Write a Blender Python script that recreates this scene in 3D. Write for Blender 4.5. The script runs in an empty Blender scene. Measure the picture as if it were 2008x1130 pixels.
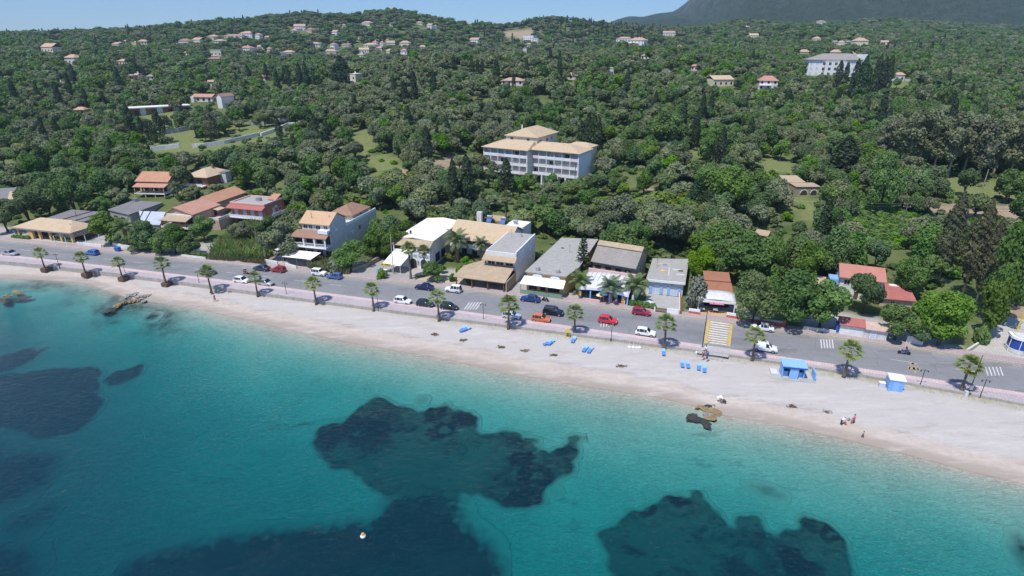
HAZE = .00013
EXPO = .32
import bpy, bmesh, math, random
import numpy as np
from mathutils import Vector, Matrix
PI = math.pi
rad = math.radians
R = random.Random(11)
NR = np.random.default_rng(5)
SC = bpy.context.scene
COL = SC.collection
# camera (20 mm lens, 51.5 m above the sea, 22.9 deg down)
F, TH, H, CX, CY = 1115.0, rad(22.9), 51.5, 1004.0, 565.0
cam = bpy.data.objects.new("camera", bpy.data.cameras.new("camera"))
COL.objects.link(cam)
cam.location = (0, 0, H)
cam.rotation_euler = (PI / 2 - TH, 0, 0)
cam.data.sensor_width = 36.0
cam.data.lens = F / 2008 * 36
cam.data.clip_end = 20000
cam.data.clip_start = 0.5
SC.camera = cam
def W(u, v, z):
 """survey: where a line of sight through photo point (u, v) meets height z"""
 x, y = u - CX, CY - v
 dy = F * math.cos(TH) + y * math.sin(TH)
 dz = -F * math.sin(TH) + y * math.cos(TH)
 t = (z - H) / dz
 return x * t, dy * t
def proj(x, y, z):
 z = z - H
 dep = y * math.cos(TH) - z * math.sin(TH)
 yy = y * math.sin(TH) + z * math.cos(TH)
 return CX + F * x / dep, CY - F * yy / dep, dep
# mesh collector
class MB:
 def __init__(s):
  s.v, s.f, s.m = [], [], []
 def add(s, vs, fs, mi=0):
  o = len(s.v)
  s.v += [tuple(map(float, q)) for q in vs]
  s.f += [tuple(i + o for i in q) for q in fs]
  s.m += [mi] * len(fs)
  return s
 def box(s, x0, x1, y0, y1, z0, z1, mi=0):
  return s.add([(x0, y0, z0), (x1, y0, z0), (x1, y1, z0), (x0, y1, z0), (x0, y0, z1), (x1, y0, z1), (x1, y1, z1), (x0, y1, z1)],
      [(0, 3, 2, 1), (4, 5, 6, 7), (0, 1, 5, 4), (1, 2, 6, 5), (2, 3, 7, 6), (3, 0, 4, 7)], mi)
 def prism(s, poly, z0, z1, mi=0):
  n = len(poly)
  z1s = z1 if isinstance(z1, (list, tuple)) else [z1] * n
  vs = [(p[0], p[1], z0) for p in poly] + [(p[0], p[1], z) for p, z in zip(poly, z1s)]
  fs = [tuple(range(n - 1, -1, -1)), tuple(range(n, 2 * n))] + [(i, (i + 1) % n, n + (i + 1) % n, n + i) for i in range(n)]
  return s.add(vs, fs, mi)
 def slab(s, pts, t, mi=0):
  """sloping slab: top polygon pts (counter-clockwise from above), t thick"""
  n = len(pts)
  vs = [tuple(p) for p in pts] + [(p[0], p[1], p[2] - t) for p in pts]
  fs = [tuple(range(n)), tuple(range(2 * n - 1, n - 1, -1))] + [(n + i, n + (i + 1) % n, (i + 1) % n, i) for i in range(n)]
  return s.add(vs, fs, mi)
 def side(s, prof, x0, x1, mi=0):
  """profile in (y, z) extruded along x"""
  n = len(prof)
  vs = [(x0, p[0], p[1]) for p in prof] + [(x1, p[0], p[1]) for p in prof]
  fs = [tuple(range(n - 1, -1, -1)), tuple(range(n, 2 * n))] + [(i, (i + 1) % n, n + (i + 1) % n, n + i) for i in range(n)]
  return s.add(vs, fs, mi)
 def tube(s, pts, rs, n=8, mi=0):
  pts = [Vector(p) for p in pts]
  if not isinstance(rs, (list, tuple)):
   rs = [rs] * len(pts)
  vs, fs = [], []
  for i, p in enumerate(pts):
   d = (pts[min(i + 1, len(pts) - 1)] - pts[max(i - 1, 0)]).normalized()
   a = d.orthogonal().normalized() if abs(d.z) < .99 else Vector((1, 0, 0))
   if abs(d.z) < .99:
    a = d.cross(Vector((0, 0, 1))).normalized()
   b = d.cross(a)
   for k in range(n):
    t = 2 * PI * k / n
    vs.append(p + (a * math.cos(t) + b * math.sin(t)) * rs[i])
  for i in range(len(pts) - 1):
   for k in range(n):
    k2 = (k + 1) % n
    fs.append((i * n + k, i * n + k2, (i + 1) * n + k2, (i + 1) * n + k))
  fs.append(tuple(range(n - 1, -1, -1)))
  fs.append(tuple((len(pts) - 1) * n + k for k in range(n)))
  return s.add(vs, fs, mi)
 def lathe(s, prof, n=12, cx=0, cy=0, mi=0, axis='z'):
  """profile (r, z) round a vertical axis (or round x: axis='y' lies along y)"""
  vs, fs = [], []
  for r, z in prof:
   for k in range(n):
    t = 2 * PI * k / n
    if axis == 'z':
     vs.append((cx + r * math.cos(t), cy + r * math.sin(t), z))
    else:
     vs.append((cx + r * math.cos(t), z, cy + r * math.sin(t)))
  for i in range(len(prof) - 1):
   for k in range(n):
    k2 = (k + 1) % n
    fs.append((i * n + k, i * n + k2, (i + 1) * n + k2, (i + 1) * n + k))
  fs.append(tuple(range(n - 1, -1, -1)))
  fs.append(tuple((len(prof) - 1) * n + k for k in range(n)))
  return s.add(vs, fs, mi)
 def mesh(s, name, mats, smooth=False):
  me = bpy.data.meshes.new(name)
  me.from_pydata(s.v, [], s.f)
  for m in (mats if isinstance(mats, (list, tuple)) else [mats]):
   me.materials.append(m)
  if any(s.m):
   me.polygons.foreach_set("material_index", s.m)
  if smooth:
   me.polygons.foreach_set("use_smooth", [True] * len(me.polygons))
  me.update()
  return me
 def build(s, name, mats, parent=None, smooth=False, fix=True):
  me = s.mesh(name, mats, smooth)
  if fix:
   bm = bmesh.new()
   bm.from_mesh(me)
   bmesh.ops.recalc_face_normals(bm, faces=bm.faces)
   bm.to_mesh(me)
   bm.free()
  return link(name, me, parent)
def link(name, me, parent=None):
 o = bpy.data.objects.new(name, me)
 COL.objects.link(o)
 if parent is not None:
  o.parent = parent
 return o
def tag(o, label=None, cat=None, group=None, kind=None):
 if label:
  o["label"] = label
 if cat:
  o["category"] = cat
 if group:
  o["group"] = group
 if kind:
  o["kind"] = kind
 return o
def thing(name, label, cat, loc=(0, 0, 0), rz=0.0, group=None):
 o = bpy.data.objects.new(name, None)
 COL.objects.link(o)
 o.empty_display_size = .5
 o.location = loc
 o.rotation_euler = (0, 0, rz)
 return tag(o, label, cat, group)
def kids(o, table):
 return table.get(o.name, [])
def dup(root, label=None, group=None, loc=None, rz=None, scale=None, paint=None):
 """copy of a thing with its parts and sub-parts"""
 r = root.copy()
 COL.objects.link(r)
 if loc is not None:
  r.location = loc
 if rz is not None:
  r.rotation_euler = (0, 0, rz)
 if scale is not None:
  r.scale = scale
 if label:
  r["label"] = label
 if group:
  r["group"] = group
 for ch in list(root.children):
  c = ch.copy()
  COL.objects.link(c)
  c.parent = r
  if paint is not None and c.get("painted"):
   repaint(c, paint)
  for g in list(ch.children):
   d = g.copy()
   COL.objects.link(d)
   d.parent = c
 return r
def repaint(o, m, slot=0):
 o.material_slots[slot].link = 'OBJECT'
 o.material_slots[slot].material = m
# materials
def C4(c):
 return (c[0], c[1], c[2], 1.0)
def newmat(name):
 m = bpy.data.materials.new(name)
 m.use_nodes = True
 nt = m.node_tree
 nt.nodes.clear()
 out = nt.nodes.new("ShaderNodeOutputMaterial")
 return m, nt, out
def nd(nt, t, **kw):
 n = nt.nodes.new(t)
 for k, val in kw.items():
  if k[0] == '_':
   setattr(n, k[1:], val)
  else:
   n.inputs[k].default_value = val
 return n
def noise(nt, vec, scale, detail=4.0, rough=.55, dist=0.0):
 n = nd(nt, "ShaderNodeTexNoise", Scale=scale, Detail=detail, Roughness=rough, Distortion=dist)
 if vec is not None:
  nt.links.new(vec, n.inputs["Vector"])
 return n.outputs["Fac"]
def ramp(nt, fac, stops, interp='LINEAR'):
 r = nt.nodes.new("ShaderNodeValToRGB")
 r.color_ramp.interpolation = interp
 els = r.color_ramp.elements
 while len(els) < len(stops):
  els.new(.5)
 for e, (p, c) in zip(els, stops):
  e.position = p
  e.color = C4(c) if not isinstance(c, (int, float)) else (c, c, c, 1)
 nt.links.new(fac, r.inputs["Fac"])
 return r.outputs["Color"]
def mix(nt, fac, a, b, blend='MIX'):
 n = nt.nodes.new("ShaderNodeMix")
 n.data_type = 'RGBA'
 n.blend_type = blend
 n.clamp_factor = True
 for val, idx in ((fac, 0), (a, 6), (b, 7)):
  if isinstance(val, bpy.types.NodeSocket):
   nt.links.new(val, n.inputs[idx])
  else:
   n.inputs[idx].default_value = val if idx == 0 else C4(val)
 return n.outputs[2]
def mth(nt, op, a, b=None, c=None):
 n = nt.nodes.new("ShaderNodeMath")
 n.operation = op
 for i, val in enumerate((a, b, c)):
  if val is None:
   continue
  if isinstance(val, bpy.types.NodeSocket):
   nt.links.new(val, n.inputs[i])
  else:
   n.inputs[i].default_value = val
 return n.outputs[0]
def objco(nt, scale=(1, 1, 1)):
 tc = nt.nodes.new("ShaderNodeTexCoord")
 if scale == (1, 1, 1):
  return tc.outputs["Object"]
 mp = nd(nt, "ShaderNodeMapping", Scale=scale)
 nt.links.new(tc.outputs["Object"], mp.inputs["Vector"])
 return mp.outputs["Vector"]
def bumped(nt, h, strength, dist=.1):
 b = nd(nt, "ShaderNodeBump", Strength=strength, Distance=dist)
 nt.links.new(h, b.inputs["Height"])
 return b.outputs["Normal"]
def bsdf(nt, out, col, rough=.7, metal=0.0, normal=None, spec=.4, coat=0.0):
 p = nd(nt, "ShaderNodeBsdfPrincipled", Roughness=rough, Metallic=metal)
 p.inputs["Specular IOR Level"].default_value = spec
 p.inputs["Coat Weight"].default_value = coat
 p.inputs["Coat Roughness"].default_value = .05
 if isinstance(col, bpy.types.NodeSocket):
  nt.links.new(col, p.inputs["Base Color"])
 else:
  p.inputs["Base Color"].default_value = C4(col)
 if normal is not None:
  nt.links.new(normal, p.inputs["Normal"])
 if out is not None:
  nt.links.new(p.outputs[0], out.inputs["Surface"])
 return p
def plain(name, c, rough=.6, metal=0.0, var=.12, scale=3.0, spec=.4, coat=0.0):
 """painted or raw surface with slight uneven tone"""
 m, nt, out = newmat(name)
 f = noise(nt, objco(nt), scale, 5)
 col = ramp(nt, f, [(.3, [q * (1 - var) for q in c]), (.7, [min(1, q * (1 + var)) for q in c])])
 bsdf(nt, out, col, rough, metal, spec=spec, coat=coat)
 return m
def wallmat(name, c, dirt=.35, dcol=(.16, .15, .13), rough=.85):
 """rendered wall: blotches, runs of dirt from above"""
 m, nt, out = newmat(name)
 blot = noise(nt, objco(nt), .9, 6, .65)
 runs = noise(nt, objco(nt, (2.2, 2.2, .18)), 1.6, 4, .6)
 col = mix(nt, ramp(nt, blot, [(.35, 0.0), (.72, .8)]), c, [q * .76 for q in c])
 col = mix(nt, ramp(nt, runs, [(.52, 0.0), (.78, dirt)]), col, dcol)
 bsdf(nt, out, col, rough, normal=bumped(nt, noise(nt, objco(nt), 22, 3), .15, .02), spec=.2)
 return m
def tilemat(name, c, c2, rib='x', var=.5, dark=(.10, .08, .06)):
 """clay tiles in columns with lichen and sun-bleached patches"""
 m, nt, out = newmat(name)
 co = objco(nt)
 wv = nd(nt, "ShaderNodeTexWave", Scale=1.35, Distortion=.4, Detail=1.0)
 wv.bands_direction = 'X' if rib == 'x' else 'Y'
 nt.links.new(co, wv.inputs["Vector"])
 wv2 = nd(nt, "ShaderNodeTexWave", Scale=.9, Distortion=1.5, Detail=2.0)
 wv2.bands_direction = 'Y' if rib == 'x' else 'X'
 nt.links.new(co, wv2.inputs["Vector"])
 big = noise(nt, co, .55, 6, .7)
 fine = noise(nt, co, 6.0, 4, .7)
 col = mix(nt, ramp(nt, big, [(.3, 0.0), (.7, 1.0)]), c, c2)
 col = mix(nt, ramp(nt, fine, [(.45, 0.0), (.75, var)]), col, dark)
 col = mix(nt, mth(nt, 'MULTIPLY', wv.outputs["Fac"], .22), col, [q * .55 for q in c])
 h = mth(nt, 'ADD', wv.outputs["Fac"], mth(nt, 'MULTIPLY', wv2.outputs["Fac"], .5))
 bsdf(nt, out, col, .85, normal=bumped(nt, h, .6, .06), spec=.2)
 return m
def leafmat(name, c1, c2, trans=.34, vary=.45, nscale=.45, hue=.018):
 m, nt, out = newmat(name)
 oi = nt.nodes.new("ShaderNodeObjectInfo")
 f = noise(nt, objco(nt), nscale, 3, .6)
 col = mix(nt, ramp(nt, f, [(.36, 0.0), (.66, 1.0)]), c1, c2)
 hs = nt.nodes.new("ShaderNodeHueSaturation")
 nt.links.new(col, hs.inputs["Color"])
 nt.links.new(mth(nt, 'MULTIPLY_ADD', oi.outputs["Random"], vary, 1 - vary * .5), hs.inputs["Value"])
 r2 = mth(nt, 'FRACT', mth(nt, 'MULTIPLY', oi.outputs["Random"], 17.31))
 nt.links.new(mth(nt, 'MULTIPLY_ADD', r2, hue * 2, .5 - hue), hs.inputs["Hue"])
 r3 = mth(nt, 'FRACT', mth(nt, 'MULTIPLY', oi.outputs["Random"], 41.7))
 nt.links.new(mth(nt, 'MULTIPLY_ADD', r3, .35, .80), hs.inputs["Saturation"])
 p = bsdf(nt, None, hs.outputs["Color"], .6, spec=.25)
 t = nt.nodes.new("ShaderNodeBsdfTranslucent")
 nt.links.new(hs.outputs["Color"], t.inputs["Color"])
 ms = nt.nodes.new("ShaderNodeMixShader")
 ms.inputs[0].default_value = trans
 nt.links.new(p.outputs[0], ms.inputs[1])
 nt.links.new(t.outputs[0], ms.inputs[2])
 nt.links.new(ms.outputs[0], out.inputs["Surface"])
 return m
M = {}
M['white'] = wallmat("white_render", (.78, .77, .75), .3, (.33, .31, .28))
M['white_stained'] = wallmat("white_stained_render", (.66, .65, .63), .9, (.22, .22, .21))
M['cream'] = wallmat("cream_render", (.74, .66, .50), .25, (.36, .30, .22))
M['cream_pale'] = wallmat("pale_cream_render", (.76, .71, .62), .25, (.36, .32, .26))
M['pinkish'] = wallmat("dusty_pink_render", (.55, .40, .33), .35, (.28, .20, .16))
M['salmon'] = wallmat("salmon_render", (.58, .22, .14), .3, (.3, .12, .09))
M['ochre'] = wallmat("ochre_render", (.72, .47, .20), .25, (.40, .27, .14))
M['yellow_wall'] = wallmat("yellow_render", (.62, .50, .27), .35, (.30, .25, .16))
M['stone'] = wallmat("old_stone", (.36, .30, .22), .6, (.14, .12, .09))
M['concrete'] = wallmat("weathered_concrete", (.42, .41, .39), .6, (.15, .15, .14))
M['flatroof'] = wallmat('flat_roof_screed', (.40, .385, .36), .95, (.15, .145, .135))
M['hotelwhite'] = wallmat("hotel_white", (.86, .84, .84), .08, (.5, .45, .44))
M['hotelpink'] = plain('hotel_pale_pink', (.74, .64, .65))
M['curtain'] = plain('beige_curtained_glass', (.66, .61, .56), .4)
M['far_orange'] = tilemat('far_orange_tiles', (.55, .33, .21), (.58, .40, .29), var=.3)
M['far_salmon'] = tilemat('far_salmon_tiles', (.50, .31, .24), (.55, .38, .30), var=.3)
M['far_red'] = tilemat('far_red_tiles', (.50, .22, .17), (.52, .29, .23), var=.3)
M['hotelback'] = wallmat("hotel_recess_beige", (.76, .70, .64), .2, (.34, .30, .27))
M['tan'] = tilemat("tan_tiles", (.56, .41, .26), (.63, .50, .35))
M['tan2'] = tilemat("worn_tan_tiles", (.46, .34, .22), (.57, .45, .32), var=.75)
M['orange'] = tilemat("orange_tiles", (.52, .245, .145), (.57, .33, .215), var=.5)
M['salmon_tile'] = tilemat("salmon_tiles", (.53, .26, .18), (.56, .34, .26), var=.45)
M['peach_tile'] = tilemat("peach_tiles", (.60, .37, .22), (.64, .44, .28), var=.35)
M['brick_tile'] = tilemat("brick_red_tiles", (.36, .15, .09), (.42, .20, .12), var=.55)
M['brown_tile'] = tilemat("brown_tiles", (.33, .19, .13), (.40, .25, .18), var=.5)
M['red_sheet'] = tilemat("red_roof_sheet", (.52, .205, .155), (.55, .26, .21), var=.35)
M['crimson_sheet'] = tilemat("crimson_roof_sheet", (.42, .13, .115), (.48, .20, .18), var=.4)
M['grey_sheet'] = tilemat("grey_fibre_sheet", (.30, .27, .25), (.38, .35, .32), var=.7)
M['dark_sheet'] = tilemat("dark_grey_sheet", (.20, .19, .20), (.28, .27, .27), var=.5)
M['slate'] = tilemat("pale_blue_slate", (.42, .46, .54), (.62, .65, .70), var=.5, dark=(.25, .27, .33))
M['creamroof'] = plain("cream_roof_coating", (.82, .76, .62), .6, var=.06, scale=.6)
M['awning'] = plain("white_canvas", (.84, .83, .80), .8, var=.05, scale=1.2)
M['canopy'] = plain("grey_white_canopy", (.60, .60, .60), .55, var=.12, scale=1.5)
M['glass'] = plain("dark_glass", (.02, .025, .035), .12, var=.2, spec=.6)
M['bluepane'] = plain("blue_shutter", (.10, .22, .48), .5)
M['lightblue'] = plain("light_blue_paint", (.22, .46, .80), .5)
M['palepane'] = plain("pale_curtained_glass", (.52, .60, .72), .3)
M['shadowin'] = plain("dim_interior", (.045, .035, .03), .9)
M['wood'] = plain("brown_wood", (.13, .075, .045), .75, var=.3)
M['polewood'] = plain("weathered_pole", (.16, .13, .11), .85, var=.25)
M['palemast'] = plain("pale_mast", (.46, .43, .38), .7)
M['metal'] = plain("dark_green_metal", (.03, .035, .035), .5, .3)
M['steel'] = plain("galvanised_steel", (.42, .43, .44), .4, .7)
M['whitepaint'] = plain("white_paint", (.80, .80, .80), .5, var=.05)
M['redpaint'] = plain("brick_red_paint", (.52, .12, .09), .6)
M['pinkpaint'] = plain("pale_pink_paint", (.66, .45, .42), .6)
M['yellow'] = plain("yellow_paint", (.78, .60, .06), .5)
M['signblue'] = plain("blue_lettering", (.05, .13, .40), .5)
M['bluesun'] = plain("blue_plastic", (.09, .27, .68), .45, var=.1)
M['bluesun2'] = plain("pale_blue_plastic", (.26, .47, .80), .45, var=.1)
M['bluebin'] = plain("blue_bin", (.03, .12, .42), .4)
M['deepblue'] = plain("deep_blue_panel", (.02, .07, .33), .35)
M['greenfence'] = plain("green_netting", (.20, .30, .24), .7)
M['trunk'] = plain("bark", (.11, .085, .06), .95, var=.4, scale=6)
M['palebark'] = plain("pale_bark", (.34, .27, .20), .9, var=.35, scale=4)
M['palmbark'] = plain("palm_bark", (.17, .125, .09), .95, var=.35, scale=9)
M['fatpalm'] = plain("thick_palm_bark", (.30, .19, .11), .95, var=.35, scale=9)
M['tyre'] = plain("tyre_rubber", (.02, .02, .02), .85)
M['rim'] = plain("alloy_rim", (.5, .5, .52), .3, .7)
M['lampglass'] = plain("headlamp_glass", (.75, .77, .8), .15)
M['redlamp'] = plain("tail_lamp", (.35, .02, .02), .3)
M['blacktrim'] = plain("black_trim", (.025, .025, .027), .6)
M['carglass'] = plain("car_glass", (.012, .016, .024), .06, var=.1, spec=.6)
M['skin'] = plain("skin", (.50, .30, .21), .6, var=.05)
M['hair'] = plain("dark_hair", (.03, .02, .015), .7)
M['blond'] = plain("straw_hat", (.70, .60, .38), .8)
for k, c in dict(white=(.82, .82, .82), black=(.03, .03, .035), navy=(.02, .03, .08), blue=(.05, .14, .45), red=(.6, .04, .04), pink=(.75, .2, .35), orange=(.85, .35, .05),
     grey=(.3, .3, .32)).items():
 M['cloth_' + k] = plain(k + "_cloth", c, .9, var=.08)
def paint(name, c, metal=.0):
 return plain(name + "_car_paint", c, .32, metal, var=.03, coat=.7)
PAINT = dict(silver=paint("silver", (.52, .53, .55), .5), blue=paint("bright_blue", (.04, .17, .52)), dark=paint("charcoal", (.045, .05, .06), .3), white=paint("white", (.84, .84, .83)),
    slate=paint("slate_blue", (.06, .085, .13), .4), red=paint("cherry_red", (.36, .02, .03)), periwinkle=paint("periwinkle", (.10, .17, .42), .3), navy=paint("navy", (.015, .025, .11), .3),
    black=paint("black_green", (.02, .028, .035), .3), orange=paint("burnt_orange", (.62, .15, .04)), midnight=paint("midnight", (.012, .014, .035), .3),
    royal=paint("royal_blue", (.02, .06, .24), .3), scarlet=paint("scarlet", (.68, .025, .04)), crimson=paint("crimson", (.38, .015, .06)), paleblue=paint("pale_silver", (.60, .63, .68), .3))
# value noise on numpy arrays
_LAT = NR.random((257, 257))
def vnoise(x, y):
 x = np.asarray(x, float)
 y = np.asarray(y, float)
 xi, yi = np.floor(x).astype(int), np.floor(y).astype(int)
 fx, fy = x - xi, y - yi
 fx, fy = fx * fx * (3 - 2 * fx), fy * fy * (3 - 2 * fy)
 a, b = xi % 256, yi % 256
 a1, b1 = (a + 1) % 256, (b + 1) % 256
 return (_LAT[a, b] * (1 - fx) + _LAT[a1, b] * fx) * (1 - fy) + (_LAT[a, b1] * (1 - fx) + _LAT[a1, b1] * fx) * fy
def fbm(x, y, oct=4):
 s, amp, tot = 0, 1.0, 0
 for k in range(oct):
  s = s + vnoise(x * 2 ** k + 17.3 * k, y * 2 ** k - 9.1 * k) * amp
  tot += amp
  amp *= .5
 return s / tot - .5
# the coast in plan: kerbs, promenade edge, waterline as curves y(x)
LAND = [(0, 473), (149, 485), (212, 492), (340, 507), (406, 509), (561, 531), (672, 542), (752, 550), (814, 560), (908, 570), (988, 580), (1106, 593), (1234, 602), (1276, 613), (1346, 621), (1431, 632), (1516, 643.5), (1606, 654.6), (1712, 670.5), (1840, 689.6), (1880, 697), (2008, 718)]
SEA = [(0, 499.6), (127, 514.5), (233, 525), (261, 525), (389, 536), (540, 563), (646, 579), (752, 593), (816, 600), (899, 610), (974, 620), (1032, 629), (1159, 645), (1287, 663), (1372, 674), (1457, 686), (1537, 699), (1636, 713), (1734, 726), (1851, 747), (2008, 777)]
EDGE = [(0, 512), (120, 527), (250, 541), (390, 557), (540, 578), (619, 588), (731, 605), (855, 624), (984, 640), (1119, 655), (1212, 666), (1297, 678), (1359, 689), (1418, 698), (1537, 711), (1627, 722), (1725, 744), (1838, 763), (1923, 777), (2008, 795)]
SHORE = [(0, 545), (100, 550), (170, 556), (215, 572), (260, 586), (300, 592), (400, 607), (450, 620), (560, 645), (700, 674), (850, 700), (1000, 731), (1100, 750), (1200, 765), (1300, 780), (1360, 795), (1420, 815), (1500, 826), (1600, 848), (1700, 871), (1800, 896), (1900, 924), (2008, 948)]
def curve(pts, z, deg):
 a = np.array([W(u, v, z) for u, v in pts])
 if deg:
  c = np.polyfit(a[:, 0], a[:, 1], deg)
  xs = np.linspace(a[0, 0], a[-1, 0], 60)
  ys = np.polyval(c, xs)
 else:
  xs, ys = a[:, 0], a[:, 1]
  dense = np.linspace(xs[0], xs[-1], 400)
  dv = np.interp(dense, xs, ys)
  ker = np.hanning(17)
  ker /= ker.sum()
  pad = np.concatenate([dv[0] + (dv[1] - dv[0]) * np.arange(-8, 0), dv, dv[-1] + (dv[-1] - dv[-2]) * np.arange(1, 9)])
  xs, ys = dense, np.convolve(pad, ker, 'valid')
 s0, s1 = (ys[1] - ys[0]) / (xs[1] - xs[0]), (ys[-1] - ys[-2]) / (xs[-1] - xs[-2])
 def fn(x):
  x = np.asarray(x, float)
  y = np.interp(x, xs, ys)
  return np.where(x < xs[0], ys[0] + (x - xs[0]) * s0, np.where(x > xs[-1], ys[-1] + (x - xs[-1]) * s1, y))
 return fn
yl, ys_, yp, ysh0 = curve(LAND, 1.6, 3), curve(SEA, 1.6, 3), curve(EDGE, 1.5, 4), curve(SHORE, 0.0, 0)
def ysh(x):
 return np.minimum(ysh0(x), yp(x) - 2.5)
ROADZ, WALKZ, GROUNDZ = 1.50, 1.63, 1.40
# relief: surveyed heights, smooth between
TAB = {0: [(400, 180), (350, 214), (300, 248), (250, 285), (200, 335), (150, 425), (110, 520), (85, 640), (70, 740)],
  300: [(400, 182), (350, 215), (300, 245), (270, 265), (218, 330), (190, 370), (150, 450), (120, 500), (90, 640), (62, 850), (46, 960)],
  600: [(380, 185), (330, 215), (290, 240), (250, 275), (210, 320), (170, 390), (130, 520), (100, 780), (70, 860), (45, 950), (15, 1080)],
  850: [(400, 165), (330, 205), (280, 240), (230, 280), (180, 340), (140, 390), (112, 430), (60, 950), (43, 1200)],
  680: [(26, 1120)],
  760: [(11, 1120)],
  1000: [(345, 212), (300, 240), (235, 288), (190, 330), (165, 352), (130, 410), (108, 445), (75, 900), (55, 1000), (40, 1150)],
  1080: [(21, 1120)],
  1190: [(48, 1200)],
  1250: [(400, 180), (340, 205), (300, 235), (250, 272), (200, 322), (150, 402), (111, 458), (95, 520), (80, 640), (65, 900), (57, 1250)],
  1450: [(440, 160), (380, 190), (337, 212), (300, 236), (250, 275), (200, 327), (160, 375), (130, 432), (100, 565), (75, 800), (55, 1000), (31, 1250)],
  1335: [(56, 1300)],
  1556: [(54, 1300)],
  1866: [(42, 1450)],
  1750: [(440, 160), (380, 188), (345, 205), (300, 238), (250, 275), (200, 332), (155, 398), (120, 482), (90, 622), (65, 850), (45, 1150), (28, 1420)],
  2008: [(440, 155), (400, 172), (350, 205), (300, 240), (250, 280), (200, 337), (150, 432), (110, 555), (75, 805), (58, 1200), (50, 1500)]}
TAB[-500] = TAB[0]
TAB[2600] = TAB[2008]
TAB[-1100] = TAB[0]
TAB[3200] = TAB[2008]
cp = []
for u, rows in TAB.items():
 for v, Y in rows:
  dep = TH - math.atan((CY - v) / F)
  z = H - Y * math.tan(dep)
  d3 = Y * math.cos(TH) - (z - H) * math.sin(TH)
  x = (u - CX) / F * d3
  z -= min(4.5, max(0, (Y - 230) / 70 * 4.5)) + min(7.5, max(0, (Y - 420) / 260 * 7.5))
  cp.append((x, Y, max(z, 1.4)))
for x in range(-420, 380, 40):
 for d, z in ((2, 1.4), (12, 1.4), (24, 1.5)):
  cp.append((x, float(yl(x)) + d, z))
for x, y, z in ((8, 206, 4.4), (24, 198, 4.2), (-14, 224, 4.8), (2, 214, 4.8), (20, 212, 4.8), (-120, 650, 27), (30, 600, 30), (150, 640, 38), (30, 740, 34), (-40, 560, 34), (-60, 1900, 60), (-900, 1500, 70), (500, 2300, 60), (1600, 2600, 120), (900, 2200, 80), (-300, 1900, 60), (-500, 1300, 75)):
 cp.append((x, y, z))
cp = np.array(cp)
def _ker(ax, ay, bx, by):
 return np.sqrt((ax[:, None] - bx[None]) ** 2 + (ay[:, None] - by[None]) ** 2 + 9.0)
_n = len(cp)
_A = np.zeros((_n + 3, _n + 3))
_A[:_n, :_n] = _ker(cp[:, 0], cp[:, 1], cp[:, 0], cp[:, 1]) - np.eye(_n) * 6.0
_A[:_n, _n] = 1
_A[:_n, _n + 1] = cp[:, 0]
_A[:_n, _n + 2] = cp[:, 1]
_A[_n:, :_n] = _A[:_n, _n:].T
_w = np.linalg.solve(_A, np.concatenate([cp[:, 2], [0, 0, 0]]))
def terr(x, y):
 x = np.atleast_1d(np.asarray(x, float))
 y = np.atleast_1d(np.asarray(y, float))
 z = np.empty(len(x))
 for i in range(0, len(x), 8000):
  sl = slice(i, i + 8000)
  z[sl] = _ker(x[sl], y[sl], cp[:, 0], cp[:, 1]) @ _w[:_n] + _w[_n] + _w[_n + 1] * x[sl] + _w[_n + 2] * y[sl]
 d = y - yl(np.clip(x, -400, 350))
 far = np.clip((d - 60) / 200, 0, 1)
 z = z + fbm(x / 60, y / 60, 3) * 5 * far + fbm(x / 160, y / 160, 2) * 8 * np.clip((d - 250) / 500, 0, 1)
 b = np.clip((d - 16) / 22, 0, 1)
 b = b * b * (3 - 2 * b)
 return GROUNDZ * (1 - b) + np.maximum(z, GROUNDZ) * b
def gz(x, y):
 return float(terr([x], [y])[0])
_ts = 70 * 1.012 ** np.arange(300)
def hit(u, v, lift=0.0):
 """first ground point along a line of sight"""
 x, y = u - CX, CY - v
 d = np.array([x, F * math.cos(TH) + y * math.sin(TH), -F * math.sin(TH) + y * math.cos(TH)])
 d = d / d[1]
 ts = _ts
 for _ in range(2):
  z = H + d[2] * ts
  g = terr(d[0] * ts, ts) + lift
  k = np.nonzero(z < g)[0]
  if not len(k):
   return None
  k = k[0]
  if k == 0:
   return d[0] * ts[0], ts[0], float(g[0])
  ts = np.linspace(ts[k - 1], ts[k], 40)
 k = min(k, 39)
 return d[0] * ts[k], ts[k], float(terr([d[0] * ts[k]], [ts[k]])[0])
def inpoly(px, py, poly):
 px, py = np.asarray(px, float), np.asarray(py, float)
 r = np.zeros(px.shape, bool)
 n = len(poly)
 for i in range(n):
  x0, y0 = poly[i]
  x1, y1 = poly[(i + 1) % n]
  c = ((y0 > py) != (y1 > py))
  with np.errstate(divide='ignore', invalid='ignore'):
   r ^= c & (px < (x1 - x0) * (py - y0) / ((y1 - y0) or 1e-9) + x0)
 return r
GRASS_PX = [[(1486, 298), (1530, 302), (1562, 326), (1568, 337), (1502, 340), (1490, 320)], [(1553, 384), (1602, 384), (1606, 432), (1562, 440), (1548, 405)], [(1650, 400), (1735, 372), (1795, 430), (1780, 492), (1690, 478)],
   [(690, 262), (720, 250), (742, 292), (700, 312)], [(285, 205), (420, 225), (570, 238), (556, 272), (430, 296), (292, 300)], [(1828, 345), (1960, 352), (2008, 372), (2008, 398), (1900, 388), (1830, 372)],
   [(1348, 295), (1386, 298), (1372, 318), (1345, 318)], [(1735, 158), (1790, 158), (1790, 172), (1735, 176)], [(640, 290), (690, 276), (690, 296), (650, 306)], [(700, 310), (770, 300), (800, 330), (740, 345)]]
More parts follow.
